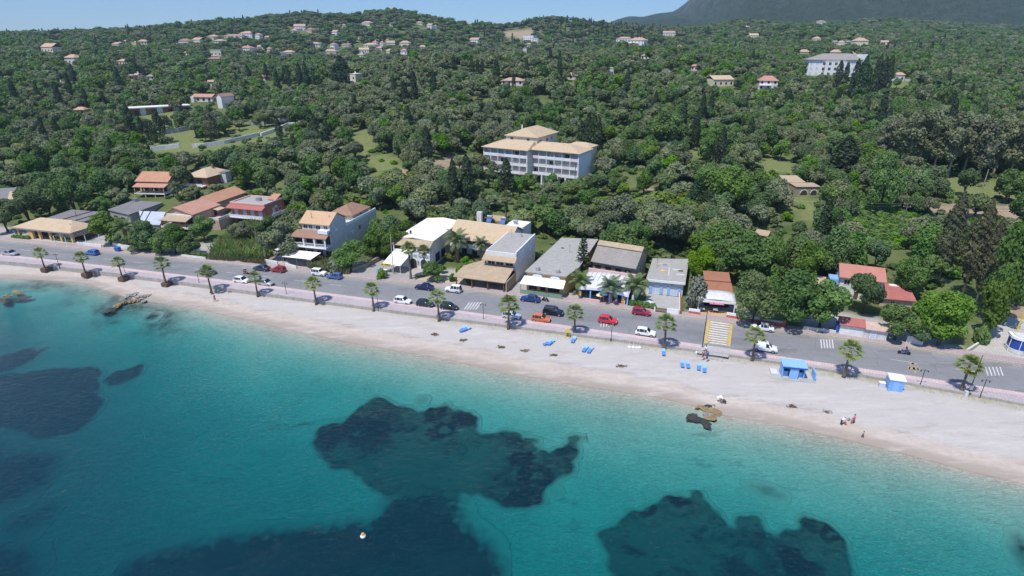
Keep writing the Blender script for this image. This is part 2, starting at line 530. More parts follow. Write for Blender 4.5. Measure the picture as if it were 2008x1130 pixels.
EARTH_PX = [[(822, 322), (870, 306), (946, 304), (946, 330), (870, 336)], [(1190, 296), (1230, 291), (1232, 306), (1188, 308)], [(1255, 368), (1290, 366), (1290, 378), (1255, 378)], [(985, 60), (1045, 57), (1050, 68), (1020, 76), (990, 72)],
   [(770, 335), (800, 330), (800, 345), (775, 347)], [(1760, 405), (2008, 398), (2008, 440), (1880, 420)], [(1620, 450), (1640, 446), (1645, 465), (1620, 468)], [(1900, 690), (1990, 560), (2100, 560), (2100, 700)], [(850, 400), (872, 396), (866, 425), (852, 430)]]
def topoly(px):
 out = []
 for u, v in px:
  h = hit(u, v)
  if h is None:
   h = (*W(u, v, 40), 0)
  out.append((h[0], h[1]))
 return out
GRASS, EARTH = [topoly(p) for p in GRASS_PX], [topoly(p) for p in EARTH_PX]
# ground
acols = np.linspace(-300, 250, 251)
srows = 1.15 * (1.03 ** np.arange(142) - 1) / .03 - .4
A_, S_ = np.meshgrid(acols, srows)
GX = A_ * (1 + np.maximum(S_, 0) / 125)
GY = yl(A_) + S_
gxf, gyf = GX.ravel(), GY.ravel()
gzf = terr(gxf, gyf)
def gridmesh(name, vx, vy, vz, nr, nc, mats, attrs=None, smooth=True):
 me = bpy.data.meshes.new(name)
 idx = np.arange(nr * nc).reshape(nr, nc)
 q = np.stack([idx[:-1, :-1], idx[:-1, 1:], idx[1:, 1:], idx[1:, :-1]], -1).reshape(-1, 4)
 me.vertices.add(nr * nc)
 me.vertices.foreach_set("co", np.stack([vx, vy, vz], 1).ravel())
 me.loops.add(q.size)
 me.loops.foreach_set("vertex_index", q.ravel())
 me.polygons.add(len(q))
 me.polygons.foreach_set("loop_start", np.arange(0, q.size, 4))
 me.update(calc_edges=True)
 for a, val in (attrs or {}).items():
  at = me.attributes.new(a, 'FLOAT', 'POINT')
  at.data.foreach_set("value", np.asarray(val, float))
 for m in mats:
  me.materials.append(m)
 if smooth:
  me.polygons.foreach_set("use_smooth", [True] * len(q))
 return link(name, me)
def attr(nt, name):
 a = nt.nodes.new("ShaderNodeAttribute")
 a.attribute_name = name
 return a.outputs["Fac"]
def ground_mat():
 m, nt, out = newmat("hill_ground")
 co = objco(nt)
 n1, n2 = noise(nt, co, .06, 6, .65), noise(nt, co, .9, 5, .7)
 col = mix(nt, ramp(nt, n1, [(.35, 0.0), (.65, 1.0)]), (.065, .095, .032), (.135, .165, .058))
 col = mix(nt, ramp(nt, n2, [(.5, 0.0), (.8, .5)]), col, (.20, .18, .10))
 gr = mix(nt, ramp(nt, n2, [(.3, 0.0), (.7, 1.0)]), (.11, .15, .045), (.22, .23, .10))
 ea = mix(nt, ramp(nt, n2, [(.3, 0.0), (.7, 1.0)]), (.24, .17, .11), (.40, .32, .24))
 col = mix(nt, attr(nt, "grass"), col, gr)
 col = mix(nt, attr(nt, "earth"), col, ea)
 col = mix(nt, attr(nt, "yard"), col, mix(nt, n2, (.34, .32, .29), (.46, .43, .39)))
 bsdf(nt, out, col, .95, normal=bumped(nt, n2, .5, .3), spec=.1)
 return m
wob = fbm(gxf / 9, gyf / 9, 3) * 7
ga = np.zeros(len(gxf))
ea = np.zeros(len(gxf))
for p in GRASS:
 ga[inpoly(gxf + wob, gyf - wob, p)] = 1
for p in EARTH:
 ea[inpoly(gxf + wob * .6, gyf - wob * .6, p)] = 1
yard = np.clip(1 - (gyf - yl(gxf) - 11) / 4 - fbm(gxf / 6, gyf / 6, 2) * 2, 0, 1) * (np.abs(gxf) < 300) * (fbm(gxf / 11 + 5, gyf / 11, 2) > -.12)
o = gridmesh("ground", gxf, gyf, gzf, len(srows), len(acols), [ground_mat()], dict(grass=ga, earth=ea, yard=yard))
tag(o, "wooded hills and valley floor", kind="structure")
# far mountain
us = np.linspace(1080, 2700, 150)
sil_u = [1080, 1150, 1195, 1215, 1235, 1262, 1290, 1322, 1345, 1365, 1400, 1480, 1560, 1700, 1850, 2000, 2300, 2700]
sil_v = [80, 60, 44, 36, 31, 33, 26, 23, 6, -14, -45, -85, -120, -150, -140, -120, -60, 0]
tt = np.linspace(0, 1.25, 70)
U_, T_ = np.meshgrid(us, tt)
sv = np.interp(U_, sil_u, sil_v)
YR = np.interp(U_, [1080, 1330, 1420, 2700], [3900, 3700, 3300, 3300])
dep = TH - np.arctan((CY - sv) / F)
ZR = H - YR * np.tan(dep)
MYy = 1650 + (YR - 1650) * T_
prof = np.where(T_ <= 1, T_ ** 1.15, 1 - (T_ - 1) * 2.2)
MZ = 30 + (ZR - 30) * prof
MX = (U_ - CX) / F * (YR * math.cos(TH) + (H - ZR) * math.sin(TH)) * (.75 + .25 * np.minimum(T_, 1))
rid = np.abs(fbm(MX / 330 + MYy / 900, MYy / 1100, 5)) * 520 - 70
MZ = MZ + rid * np.clip(T_ * 1.3, 0, 1) * np.clip(1.02 - T_, 0, 1) * 1.6 + fbm(MX / 90, MYy / 90, 4) * 70 * np.clip(T_, .1, 1) * np.clip(1.08 - T_, 0, 1)
def mountain_mat():
 m, nt, out = newmat("mountain_scrub_and_rock")
 co = objco(nt)
 n1, n2, n3 = noise(nt, co, .0045, 7, .65), noise(nt, co, .03, 6, .7), noise(nt, co, .16, 3, .7)
 col = mix(nt, ramp(nt, n3, [(.35, 0.0), (.7, 1.0)]), (.018, .050, .016), (.088, .135, .038))
 col = mix(nt, ramp(nt, n2, [(.42, 0.0), (.62, .7)]), col, (.115, .145, .062))
 rock = mix(nt, n2, (.22, .20, .18), (.36, .32, .28))
 geo = nt.nodes.new("ShaderNodeNewGeometry")
 sx = nt.nodes.new("ShaderNodeSeparateXYZ")
 nt.links.new(geo.outputs["Position"], sx.inputs[0])
 hi = mth(nt, 'MULTIPLY_ADD', sx.outputs["Z"], .0011, -.22)
 f = ramp(nt, mth(nt, 'ADD', mth(nt, 'MULTIPLY_ADD', n1, .7, mth(nt, 'MULTIPLY', n2, .45)), hi), [(.65, 0.0), (.80, .7)])
 bsdf(nt, out, mix(nt, f, col, rock), .95, normal=bumped(nt, mth(nt, 'ADD', n3, mth(nt, 'MULTIPLY', n2, 3.0)), 1.0, 22), spec=.05)
 return m
o = gridmesh("mountain", MX.ravel(), MYy.ravel(), MZ.ravel(), len(tt), len(us), [mountain_mat()])
tag(o, "rocky scrub-covered mountain at the far right", kind="structure")
# road, pavements, promenade
SX = np.arange(-300, 221, 1.5)
def strip(name, y0, y1, z0, z1, mats, rows=4, attrs=None, thick=None):
 t = np.linspace(0, 1, rows)
 X = np.repeat(SX[None], rows, 0)
 Y = y0(SX)[None] * (1 - t[:, None]) + y1(SX)[None] * t[:, None]
 Z = np.repeat((z0 + (z1 - z0) * t)[:, None], len(SX), 1)
 o = gridmesh(name, X.ravel(), Y.ravel(), Z.ravel(), rows, len(SX), mats, dict(t=np.repeat(t[:, None], len(SX), 1).ravel()), smooth=False)
 return o
def asphalt():
 m, nt, out = newmat("sun_bleached_asphalt")
 co = objco(nt)
 n1, n2, n3 = noise(nt, co, .09, 5, .6), noise(nt, co, 1.6, 5, .7), noise(nt, co, 14, 3, .8)
 col = mix(nt, ramp(nt, n1, [(.3, 0.0), (.7, 1.0)]), (.205, .205, .215), (.25, .25, .255))
 t = attr(nt, "t")
 col = mix(nt, ramp(nt, t, [(.0, .5), (.06, .1), (.12, 0.0), (.78, 0.0), (.93, .7), (1.0, .8)]), col, (.30, .29, .285))
 wear = ramp(nt, t, [(.18, 0.0), (.26, .5), (.34, .1), (.42, .5), (.5, .05), (.58, .5), (.66, .1), (.74, .5), (.82, 0.0)])
 col = mix(nt, mth(nt, 'MULTIPLY', wear, .4), col, (.18, .18, .19))
 col = mix(nt, ramp(nt, n2, [(.52, 0.0), (.8, .5)]), col, (.13, .13, .135))
 pt = noise(nt, objco(nt, (.12, .35, 1)), 1.0, 2, .4)
 col = mix(nt, ramp(nt, pt, [(.60, 0.0), (.615, .4)]), col, (.15, .15, .155))
 vo = nd(nt, 'ShaderNodeTexVoronoi', Scale=.22)
 vo.feature = 'DISTANCE_TO_EDGE'
 nt.links.new(co, vo.inputs['Vector'])
 col = mix(nt, ramp(nt, vo.outputs['Distance'], [(.0, .5), (.012, 0.0)]), col, (.08, .08, .08))
 col = mix(nt, ramp(nt, n3, [(.5, 0.0), (.8, .25)]), col, (.3, .3, .3))
 bsdf(nt, out, col, .9, normal=bumped(nt, n3, .2, .02), spec=.15)
 return m
def paving(name, c1, c2, scale=.8):
 m, nt, out = newmat(name)
 co = objco(nt)
 n1, n2 = noise(nt, co, .25, 5, .7), noise(nt, co, 3.5, 4, .7)
 br = nd(nt, "ShaderNodeTexBrick", Scale=scale)
 br.inputs["Mortar Size"].default_value = .03
 br.inputs["Color1"].default_value = (1, 1, 1, 1)
 br.inputs["Color2"].default_value = (.86, .86, .86, 1)
 br.inputs["Mortar"].default_value = (.6, .58, .56, 1)
 mp = nd(nt, "ShaderNodeMapping", Rotation=(0, 0, rad(-16)))
 nt.links.new(co, mp.inputs["Vector"])
 nt.links.new(mp.outputs["Vector"], br.inputs["Vector"])
 col = mix(nt, ramp(nt, n1, [(.3, 0.0), (.7, 1.0)]), c1, c2)
 col = mix(nt, ramp(nt, n2, [(.5, 0.0), (.8, .4)]), col, (.30, .27, .26))
 col = mix(nt, 1.0, col, br.outputs["Color"], 'MULTIPLY')
 bsdf(nt, out, col, .9, spec=.15)
 return m
tag(strip("road", ys_, yl, ROADZ, ROADZ, [asphalt()], 9), "grey two-lane seafront road", kind="structure")
k1 = lambda x: yl(x) + .28
k2 = lambda x: yl(x) + 2.5
tag(strip("kerb_road_side", yl, k1, ROADZ + .13, ROADZ + .13, [paving("kerb_concrete", (.46, .44, .42), (.52, .50, .46), 1.0)], 2), "pale kerb with worn yellow paint", kind="structure")
M['pave_pink'] = paving("worn_pink_paving", (.43, .34, .34), (.50, .41, .40))
tag(strip("pavement_land_side", k1, k2, WALKZ + .004, WALKZ + .004, [M['pave_pink']], 3), "pink-grey pavement in front of the buildings", kind="structure")
M['seawall'] = wallmat('crumbling_wall_render', (.42, .385, .35), .8, (.17, .14, .10))
p1 = lambda x: ys_(x) - 1.25
pe = lambda x: yp(x) + .35
tag(strip("promenade_pink_band", p1, ys_, WALKZ, WALKZ, [paving("pale_pink_paving", (.64, .48, .48), (.70, .55, .54))], 3), "pale pink band along the promenade kerb", kind="structure")
tag(strip("promenade", pe, p1, WALKZ - .004, WALKZ - .004, [paving("mauve_paving", (.47, .41, .43), (.55, .48, .49))], 3), "mauve paved seafront promenade", kind="structure")
for nm, fn, za, zb in (("kerb_face_land", yl, ROADZ - .1, ROADZ + .13), ("kerb_face_sea", ys_, ROADZ - .1, WALKZ)):
 f2 = lambda x, fn=fn: fn(x) + .001
 tag(strip(nm, fn, f2, za, zb, [M['concrete']], 2), kind="structure")
def slabstrip(name, y0, y1, z0, z1, m, x0=-300, x1=220, step=1.5, zjit=0):
 """solid wall following the coast"""
 xs = np.arange(x0, x1, step)
 b = MB()
 n = len(xs)
 for x in xs:
  j = (vnoise(x * .7, 3.3) - .5) * zjit
  a, c = float(y0(x)), float(y1(x))
  b.v += [(x, a, z0), (x, c, z0), (x, c, z1 + j), (x, a, z1 + j)]
 for i in range(n - 1):
  for k in range(4):
   b.f.append((i * 4 + k, i * 4 + (k + 1) % 4, i * 4 + 4 + (k + 1) % 4, i * 4 + 4 + k))
   b.m.append(0)
 b.f += [(0, 1, 2, 3), tuple((n - 1) * 4 + k for k in (3, 2, 1, 0))]
 b.m += [0, 0]
 return b.build(name, m)
sw = slabstrip("sea_wall", lambda x: yp(x) - .02, lambda x: yp(x) + .36, .2, 1.66, M['seawall'], zjit=.14)
tag(sw, "low crumbling pale wall between promenade and beach", "wall")
# beach and seabed
def depth(q, x):
 """water depth at q metres out from the waterline"""
 q = np.maximum(q, 0)
 d = np.where(q < 7, q * .11, .77 + (q - 7) * .105)
 return d + np.clip((-x - 20) / 120, 0, 1) * np.clip(q / 40, 0, 1) * 1.3 + fbm(np.asarray(x) / 16, q / 13, 3) * .9 * np.clip(q / 14, 0, 1)
def seaz(x, y):
 x, y = np.atleast_1d(np.asarray(x, float)), np.atleast_1d(np.asarray(y, float))
 return -depth((ysh(np.clip(x, -260, 200)) - y) * .955, x)
BX = np.arange(-260, 200, .8)
bt = np.linspace(0, 1.06, 56)
XX = np.repeat(BX[None], len(bt), 0)
wid = (yp(BX) - .0 - ysh(BX))
YY = yp(BX)[None] - wid[None] * bt[:, None]
top = np.minimum(1.22, .35 + wid * .05)
ZZ = top[None] * np.clip(1 - bt[:, None], 0, 1) ** .8
ZZ = ZZ + (fbm(XX / 2.5, YY / 2.5, 3) * .16 + fbm(XX / 9, YY / 4, 2) * .22) * np.clip(bt * 6, 0, 1)[:, None] * np.clip((1 - bt) * 5, 0, 1)[:, None]
ZZ = np.where(bt[:, None] > 1, seaz(XX.ravel(), YY.ravel()).reshape(XX.shape) - .004, ZZ)
dshore = (YY - ysh(XX)) * .955
def beach_mat():
 m, nt, out = newmat("pebble_and_sand_beach")
 co = objco(nt)
 q = attr(nt, "q")            # metres from the waterline
 n1, n2, n3, n4 = noise(nt, co, .16, 5, .6), noise(nt, co, 1.1, 5, .7), noise(nt, co, 7, 4, .8), noise(nt, objco(nt, (.22, .9, .9)), .8, 5, .7)
 qq = mth(nt, 'MULTIPLY_ADD', n1, 4.0, mth(nt, 'ADD', mth(nt, 'MULTIPLY', n2, 1.2), mth(nt, 'ADD', q, -2.6)))
 sand = mix(nt, ramp(nt, n2, [(.3, 0.0), (.7, 1.0)]), (.42, .35, .295), (.50, .43, .375))
 peb = mix(nt, ramp(nt, n3, [(.3, 0.0), (.7, 1.0)]), (.385, .355, .335), (.505, .472, .445))
 peb = mix(nt, ramp(nt, n2, [(.45, 0.0), (.75, .45)]), peb, (.45, .39, .345))
 peb = mix(nt, ramp(nt, n1, [(.45, 0.0), (.72, .6)]), peb, (.46, .425, .39))
 f = ramp(nt, mth(nt, 'DIVIDE', qq, 10.0), [(.40, 0.0), (.52, 1.0)])
 col = mix(nt, f, sand, peb)
 wet = ramp(nt, mth(nt, 'DIVIDE', mth(nt, 'MULTIPLY_ADD', n4, 1.6, mth(nt, 'ADD', q, -.8)), 3.0), [(.10, 1.0), (.50, .75), (.85, 0.0)])
 col = mix(nt, wet, col, (.33, .275, .23))
 line = ramp(nt, mth(nt, 'DIVIDE', mth(nt, 'MULTIPLY_ADD', n2, .9, mth(nt, 'ADD', qq, -.4)), 10.0), [(.455, 0.0), (.475, .55), (.50, .1), (.53, .45), (.56, 0.0)])
 brk = ramp(nt, n4, [(.40, 0.0), (.60, 1.0)])
 col = mix(nt, mth(nt, 'MULTIPLY', mth(nt, 'MULTIPLY', line, brk), .9), col, (.22, .165, .13))
 col = mix(nt, ramp(nt, n4, [(.54, 0.0), (.70, .5)]), col, (.34, .28, .235))
 n5 = noise(nt, objco(nt, (.10, .5, .5)), 1.1, 6, .75)
 col = mix(nt, ramp(nt, n5, [(.50, 0.0), (.68, .45)]), col, (.60, .56, .52))
 col = mix(nt, ramp(nt, noise(nt, co, 2.6, 3, .9), [(.62, 0.0), (.70, .5)]), col, (.24, .21, .19))
 vg = attr(nt, "verge")
 dry = mix(nt, n3, (.33, .29, .17), (.20, .21, .09))
 col = mix(nt, mth(nt, 'MULTIPLY', vg, ramp(nt, n2, [(.35, .2), (.6, .85)])), col, dry)
 ro = ramp(nt, wet, [(0, .95), (1, .45)])
 p = bsdf(nt, out, col, .9, normal=bumped(nt, mth(nt, 'ADD', n3, n2), .5, .06), spec=.2)
 nt.links.new(ro, p.inputs["Roughness"])
 return m
dw = (yp(XX) - YY)
verge = np.clip(1 - dw / 1.8 + fbm(XX / 3, YY / 3, 3) * 1.3, 0, 1) * np.clip((XX + 60) / 90, .25, 1)
o = gridmesh("beach", XX.ravel(), YY.ravel(), ZZ.ravel(), len(bt), len(BX), [beach_mat()], dict(q=dshore.ravel(), verge=verge.ravel()))
tag(o, "narrow pebble and sand beach", kind="structure")
def bedmat():
 m, nt, out = newmat("sandy_seabed")
 co = objco(nt)
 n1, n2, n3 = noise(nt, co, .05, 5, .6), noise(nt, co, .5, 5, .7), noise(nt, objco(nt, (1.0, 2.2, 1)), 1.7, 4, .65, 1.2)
 col = mix(nt, ramp(nt, n1, [(.3, 0.0), (.7, 1.0)]), (.31, .295, .26), (.48, .45, .395))
 col = mix(nt, ramp(nt, n2, [(.5, 0.0), (.85, .5)]), col, (.28, .26, .22))
 col = mix(nt, ramp(nt, n3, [(.40, 0.0), (.66, .7)]), col, (.60, .57, .51))  # ripple crests paled in colour, standing in for light focused by the waves
 weed = ramp(nt, mth(nt, 'ADD', mth(nt, 'MULTIPLY', n1, .5), mth(nt, 'MULTIPLY', noise(nt, objco(nt, (.5, 1.6, 1)), .22, 5, .75), .6)), [(.62, 0.0), (.74, .7)])
 col = mix(nt, weed, col, (.10, .11, .08))
 col = mix(nt, mth(nt, 'MULTIPLY', attr(nt, 'weed'), ramp(nt, n2, [(.36, .35), (.58, 1.0)])), col, (.085, .08, .06))
 bsdf(nt, out, col, .95, normal=bumped(nt, n3, .9, .25), spec=.1)
 return m
sq = np.concatenate([np.linspace(-.4, 12, 20), 12 + (1.045 ** np.arange(1, 96) - 1) / .045 * .65])
BX2 = np.arange(-690, 611, 2.2)
XX2 = np.repeat(BX2[None], len(sq), 0)
YY2 = ysh(np.clip(BX2, -260, 200))[None] - sq[:, None] / .955 - .0
ZZ2 = np.minimum(seaz(XX2.ravel(), YY2.ravel()).reshape(XX2.shape), -.02)
ZZ2 = np.maximum(ZZ2, -19) + fbm(XX2 / 3.2, YY2 / 3.2, 3) * .22 * np.clip(sq / 9, 0, 1)[:, None]
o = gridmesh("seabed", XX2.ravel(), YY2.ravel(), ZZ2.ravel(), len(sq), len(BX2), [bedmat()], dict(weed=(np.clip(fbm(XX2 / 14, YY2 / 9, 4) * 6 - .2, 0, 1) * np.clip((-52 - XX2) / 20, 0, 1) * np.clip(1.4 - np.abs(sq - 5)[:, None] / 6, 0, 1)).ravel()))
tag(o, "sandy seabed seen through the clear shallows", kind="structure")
def seamat():
 m, nt, out = newmat("clear_turquoise_sea")
 co = objco(nt)
 mp = nd(nt, "ShaderNodeMapping", Rotation=(0, 0, rad(24)), Scale=(.8, 1.35, 1))
 nt.links.new(co, mp.inputs["Vector"])
 w1 = noise(nt, mp.outputs["Vector"], 1.25, 3, .55, .6)
 w2 = noise(nt, mp.outputs["Vector"], 4.2, 3, .6, .3)
 w3 = noise(nt, co, .12, 3, .5)
 h = mth(nt, 'MULTIPLY_ADD', w2, .32, mth(nt, 'MULTIPLY', w1, ramp(nt, w3, [(.3, .55), (.7, 1.0)])))
 nrm = bumped(nt, h, 1.0, .22)
 fr = nd(nt, "ShaderNodeFresnel", IOR=1.33)
 nt.links.new(nrm, fr.inputs["Normal"])
 g = nd(nt, "ShaderNodeBsdfGlossy", Roughness=.06)
 nt.links.new(nrm, g.inputs["Normal"])
 t = nt.nodes.new("ShaderNodeBsdfTransparent")
 ms = nt.nodes.new("ShaderNodeMixShader")
 nt.links.new(fr.outputs[0], ms.inputs[0])
 nt.links.new(t.outputs[0], ms.inputs[1])
 nt.links.new(g.outputs[0], ms.inputs[2])
 nt.links.new(ms.outputs[0], out.inputs["Surface"])
 va = nd(nt, "ShaderNodeVolumeAbsorption", Density=.60)
 va.inputs["Color"].default_value = (0, .79, .835, 1)
 vs_ = nd(nt, "ShaderNodeVolumeScatter", Density=.06)
 vs_.inputs["Color"].default_value = (.045, .44, .74, 1)
 ad = nt.nodes.new("ShaderNodeAddShader")
 nt.links.new(va.outputs[0], ad.inputs[0])
 nt.links.new(vs_.outputs[0], ad.inputs[1])
 nt.links.new(ad.outputs[0], out.inputs["Volume"])
 m.cycles.homogeneous_volume = True
 return m
b = MB().box(-700, 620, -600, 300, -21, 0)
o = b.build("sea_water", seamat())
tag(o, "clear turquoise sea with small ripples", kind="structure")
# seagrass meadows on the seabed
def meadow_mat(name, base, dark, thr, sc=.16):
 m, nt, out = newmat(name)
 co = objco(nt)
 n1 = noise(nt, objco(nt, (1, 1.5, 1)), sc * 1.5, 6, .68, .4)
 n2, n3 = noise(nt, co, 1.5, 4, .7), noise(nt, co, .05, 3, .5)
 f = ramp(nt, mth(nt, 'MULTIPLY_ADD', n3, .5, mth(nt, 'MULTIPLY', n1, .75)), [(thr - .06, 0.0), (thr + .05, .85)])
 col = mix(nt, n2, base, [q * 1.5 for q in base])
 col = mix(nt, attr(nt, "dense"), mix(nt, f, col, dark), dark)
 sand = mix(nt, n2, (.29, .275, .24), (.43, .405, .355))
 col = mix(nt, ramp(nt, attr(nt, "cover"), [(.06, 0.0), (.62, 1.0)]), sand, col)
 bsdf(nt, out, col, .95, normal=bumped(nt, n2, .3, .12), spec=.05)
 return m
MM_olive = meadow_mat("olive_seagrass", (.062, .072, .062), (.006, .010, .014), .66)
MM_dark = meadow_mat("dark_seagrass", (.014, .030, .034), (.006, .014, .019), .60)
MEADOWS = [
 ("olive and black seagrass meadow in the middle of the bay", MM_olive, [(616, 858), (623, 840), (647, 832), (680, 825), (705, 796), (734, 782), (763, 789), (792, 800), (814, 812), (839, 805), (876, 794), (883, 807), (930, 812), (937, 832), (934, 851), (952, 856), (977, 845), (1010, 854), (1046, 867), (1064, 887), (1075, 898), (1104, 876), (1126, 861), (1140, 858), (1135, 894), (1104, 941), (1082, 945), (1068, 956), (1061, 988), (1032, 996), (995, 990), (952, 977), (897, 968), (885, 985), (774, 985), (749, 967), (716, 945), (701, 930), (651, 918), (629, 894)]),
 ("deep blue seagrass meadow running out of the bottom edge", MM_dark, [(752, 948), (905, 948), (890, 1010), (908, 1039), (945, 1065), (970, 1090), (990, 1180), (200, 1180), (240, 1125), (330, 1085), (420, 1068), (560, 1052), (625, 1041), (705, 1036), (749, 1028), (772, 1008), (772, 985)]),
 ("lobed olive seagrass meadow at lower right", MM_olive, [(1178, 1050), (1200, 1030), (1260, 1005), (1290, 985), (1330, 972), (1370, 973), (1395, 985), (1410, 1015), (1430, 1042), (1445, 1037), (1440, 1025), (1470, 1010), (1490, 1020), (1500, 1035), (1525, 1060), (1540, 1045), (1570, 1025), (1600, 1018), (1630, 1035), (1655, 1065), (1670, 1100), (1672, 1170), (1220, 1170), (1200, 1125)]),
 ("large dark seagrass meadow at the left edge", MM_dark, [(-60, 740), (60, 733), (120, 724), (190, 724), (192, 770), (206, 790), (190, 810), (150, 845), (90, 862), (30, 845), (-60, 830)]),
 ("narrow dark seagrass tongue nearest the left shore", MM_dark, [(-60, 715), (40, 690), (92, 683), (62, 706), (25, 728), (-60, 745)]),
 ("small dark seagrass islet beside the large left meadow", MM_dark, [(207, 745), (230, 728), (284, 716), (272, 738), (240, 756), (212, 760)]),
 ("faint seagrass band below the large left meadow", MM_dark, [(-60, 870), (50, 895), (122, 893), (108, 930), (80, 962), (30, 987), (-60, 1010)]),
 ("faint oval seagrass patch near the left edge", MM_dark, [(12, 1045), (25, 1018), (60, 1000), (116, 988), (100, 1015), (55, 1046), (25, 1054)]),
 ("seagrass patch in the bottom left corner", MM_dark, [(-60, 1080), (20, 1078), (58, 1092), (62, 1110), (40, 1170), (-60, 1170)]),
 ("thin seagrass streak off the right part of the beach", MM_dark, [(1465, 952), (1500, 960), (1545, 982), (1540, 990), (1495, 972), (1462, 960)]),
 ("dark streak of seagrass at the right edge", MM_dark, [(1990, 1030), (2000, 1050), (2020, 1080), (2020, 1130), (1996, 1080)]),
 ("dark weed patch off the boulder spit", MM_dark, [(283, 622), (300, 616), (314, 618), (306, 627), (288, 629)]),
 ("small round weed patch right of the middle meadow", MM_dark, [(1080, 965), (1092, 955), (1100, 960), (1090, 970)]),
 ("small weed patch landward of the middle meadow", MM_dark, [(818, 793), (822, 783), (834, 782), (834, 792)])]
DENSE = [(640, 865, 5.5), (700, 850, 6), (745, 840, 5), (855, 815, 4), (905, 822, 4), (870, 845, 4), (1050, 935, 5.5), (1025, 975, 5.5), (1020, 900, 4), (1635, 1050, 3), (1560, 1105, 4), (1330, 978, 3), (1265, 1000, 2.5)]
def seapt(u, v):
 z = -1.0
 for _ in range(8):
  x, y = W(u, v, z)
  z = float(seaz(x, y)[0])
 return W(u, v, z)
hx_ = lambda a, b: a * .8 + b * .6
for lab, m, px in MEADOWS:
 poly = np.array([seapt(u, v) for u, v in px])
 x0, y0 = poly.min(0) - 1
 x1, y1 = poly.max(0) + 1
 st = max(.13, min(.2, (x1 - x0) / 160))
 gx, gy = np.meshgrid(np.arange(x0, x1, st), np.arange(y0, y1, st))
 nr, nc = gx.shape
 wx = fbm((gx + gy) / 2.4, (gy - gx) / 2.4, 4) * 2.0 + fbm(gx / .6 + 40, gy / .6, 2) * .8
 wy = fbm((gx + gy) / 2.4 + 50, (gy - gx) / 2.4 + 50, 4) * 2.0 + fbm(gx / .6, gy / .6 + 40, 2) * .8
 ins = inpoly(gx + wx, gy + wy, poly)
 hx, hy = gx * .8 + gy * .6, gy * .8 - gx * .6
 hole = fbm(hx / 2.6 + 9, hy / 2.6, 5) > .30
 ins &= ~hole
 soft = 1.7 if 'faint' in lab or 'deep' in lab or 'corner' in lab else .8 if 'streak' in lab or 'weed' in lab else .45
 cov = ins.astype(float)
 kk = max(1, int(soft / st))
 for _ in range(2):
  for ax in (0, 1):
   cc = np.cumsum(np.pad(cov, [(kk + 1, kk) if a == ax else (0, 0) for a in (0, 1)], mode='edge'), ax)
   n_ = cov.shape[ax]
   cov = (np.take(cc, np.arange(2 * kk + 1, 2 * kk + 1 + n_), ax) - np.take(cc, np.arange(n_), ax)) / (2 * kk + 1)
 cov = np.clip(cov * (1 + fbm(hx / .9, hy / .9, 3) * 1.2), 0, 1)
 ins = cov > .03
 if 'faint' in lab or 'streak' in lab:
  cov = cov * .72
 zz = seaz(gx.ravel(), gy.ravel()).reshape(gx.shape) + .05 + cov * (.30 + fbm(gx / 1.1, gy / 1.1, 3) * .3)
 zz = np.minimum(zz, -.12)
 dn = np.zeros(gx.shape)
 for du, dv, dr in DENSE:
  ex, ey = seapt(du, dv)
  rr = np.hypot(gx - ex, gy - ey) / dr
  dn = np.maximum(dn, np.clip(1.5 - rr * 1.2, 0, 1) * np.clip(.55 + 1.1 * np.sin(rr * 7 + fbm(hx / 2, hy / 2, 3) * 7) + fbm(hx / .9, hy / .9, 3) * 2.2, 0, 1))
 idx = np.arange(nr * nc).reshape(nr, nc)
 q = np.stack([idx[:-1, :-1], idx[:-1, 1:], idx[1:, 1:], idx[1:, :-1]], -1)
 q = q[ins[:-1, :-1]].reshape(-1, 4)
 used, inv = np.unique(q, return_inverse=True)
 me = bpy.data.meshes.new("seagrass")
 vs = np.stack([gx.ravel()[used], gy.ravel()[used], zz.ravel()[used]], 1)
 fs = inv.reshape(-1, 4)
 ed = np.concatenate([fs[:, [0, 1]], fs[:, [1, 2]], fs[:, [2, 3]], fs[:, [3, 0]]])
 key = np.sort(ed, 1)
 _, ii, cnt = np.unique(key, axis=0, return_index=True, return_counts=True)
 be = ed[ii[cnt == 1]]
 low = vs.copy()
 low[:, 2] -= .4
 n0 = len(vs)
 sk = np.stack([be[:, 1], be[:, 0], be[:, 0] + n0, be[:, 1] + n0], 1)
 me.from_pydata(np.concatenate([vs, low]).tolist(), [], np.concatenate([fs, sk]).tolist())
 dv_ = dn.ravel()[used]
 me.attributes.new("cover", 'FLOAT', 'POINT').data.foreach_set("value", np.tile(cov.ravel()[used], 2))
 me.attributes.new("dense", 'FLOAT', 'POINT').data.foreach_set("value", np.concatenate([dv_, dv_]))
 me.materials.append(m)
 me.polygons.foreach_set("use_smooth", [True] * len(me.polygons))
 me.update()
 tag(link("seagrass", me), lab, "seagrass", kind="stuff")
# paint on the road
def paintmat(name, c, wear):
 m, nt, out = newmat(name)
 f = ramp(nt, noise(nt, objco(nt), 2.4, 5, .75), [(wear - .12, 0.0), (wear + .12, 1.0)])
 bsdf(nt, out, mix(nt, f, c, (.24, .235, .23)), .85, spec=.1)
 return m
WP, YP_, OP = paintmat("worn_white_road_paint", (.62, .61, .60), .62), paintmat("worn_yellow_road_paint", (.62, .42, .08), .56), paintmat("faded_orange_road_paint", (.46, .33, .14), .5)
def roadquads(name, quads, m, lift, label):
 b = MB()
 for q in quads:
  b.add([(*W(u, v, ROADZ), ROADZ + lift) for u, v in q], [(0, 1, 2, 3)])
 return tag(b.build(name, m), label, kind="structure")
def bar(u0, v0, u1, v1, w):
 return [(u0 - w, v0), (u0 + w, v0), (u1 + w, v1), (u1 - w, v1)]
L = lambda a, b, t: (a[0] + (b[0] - a[0]) * t, a[1] + (b[1] - a[1]) * t)
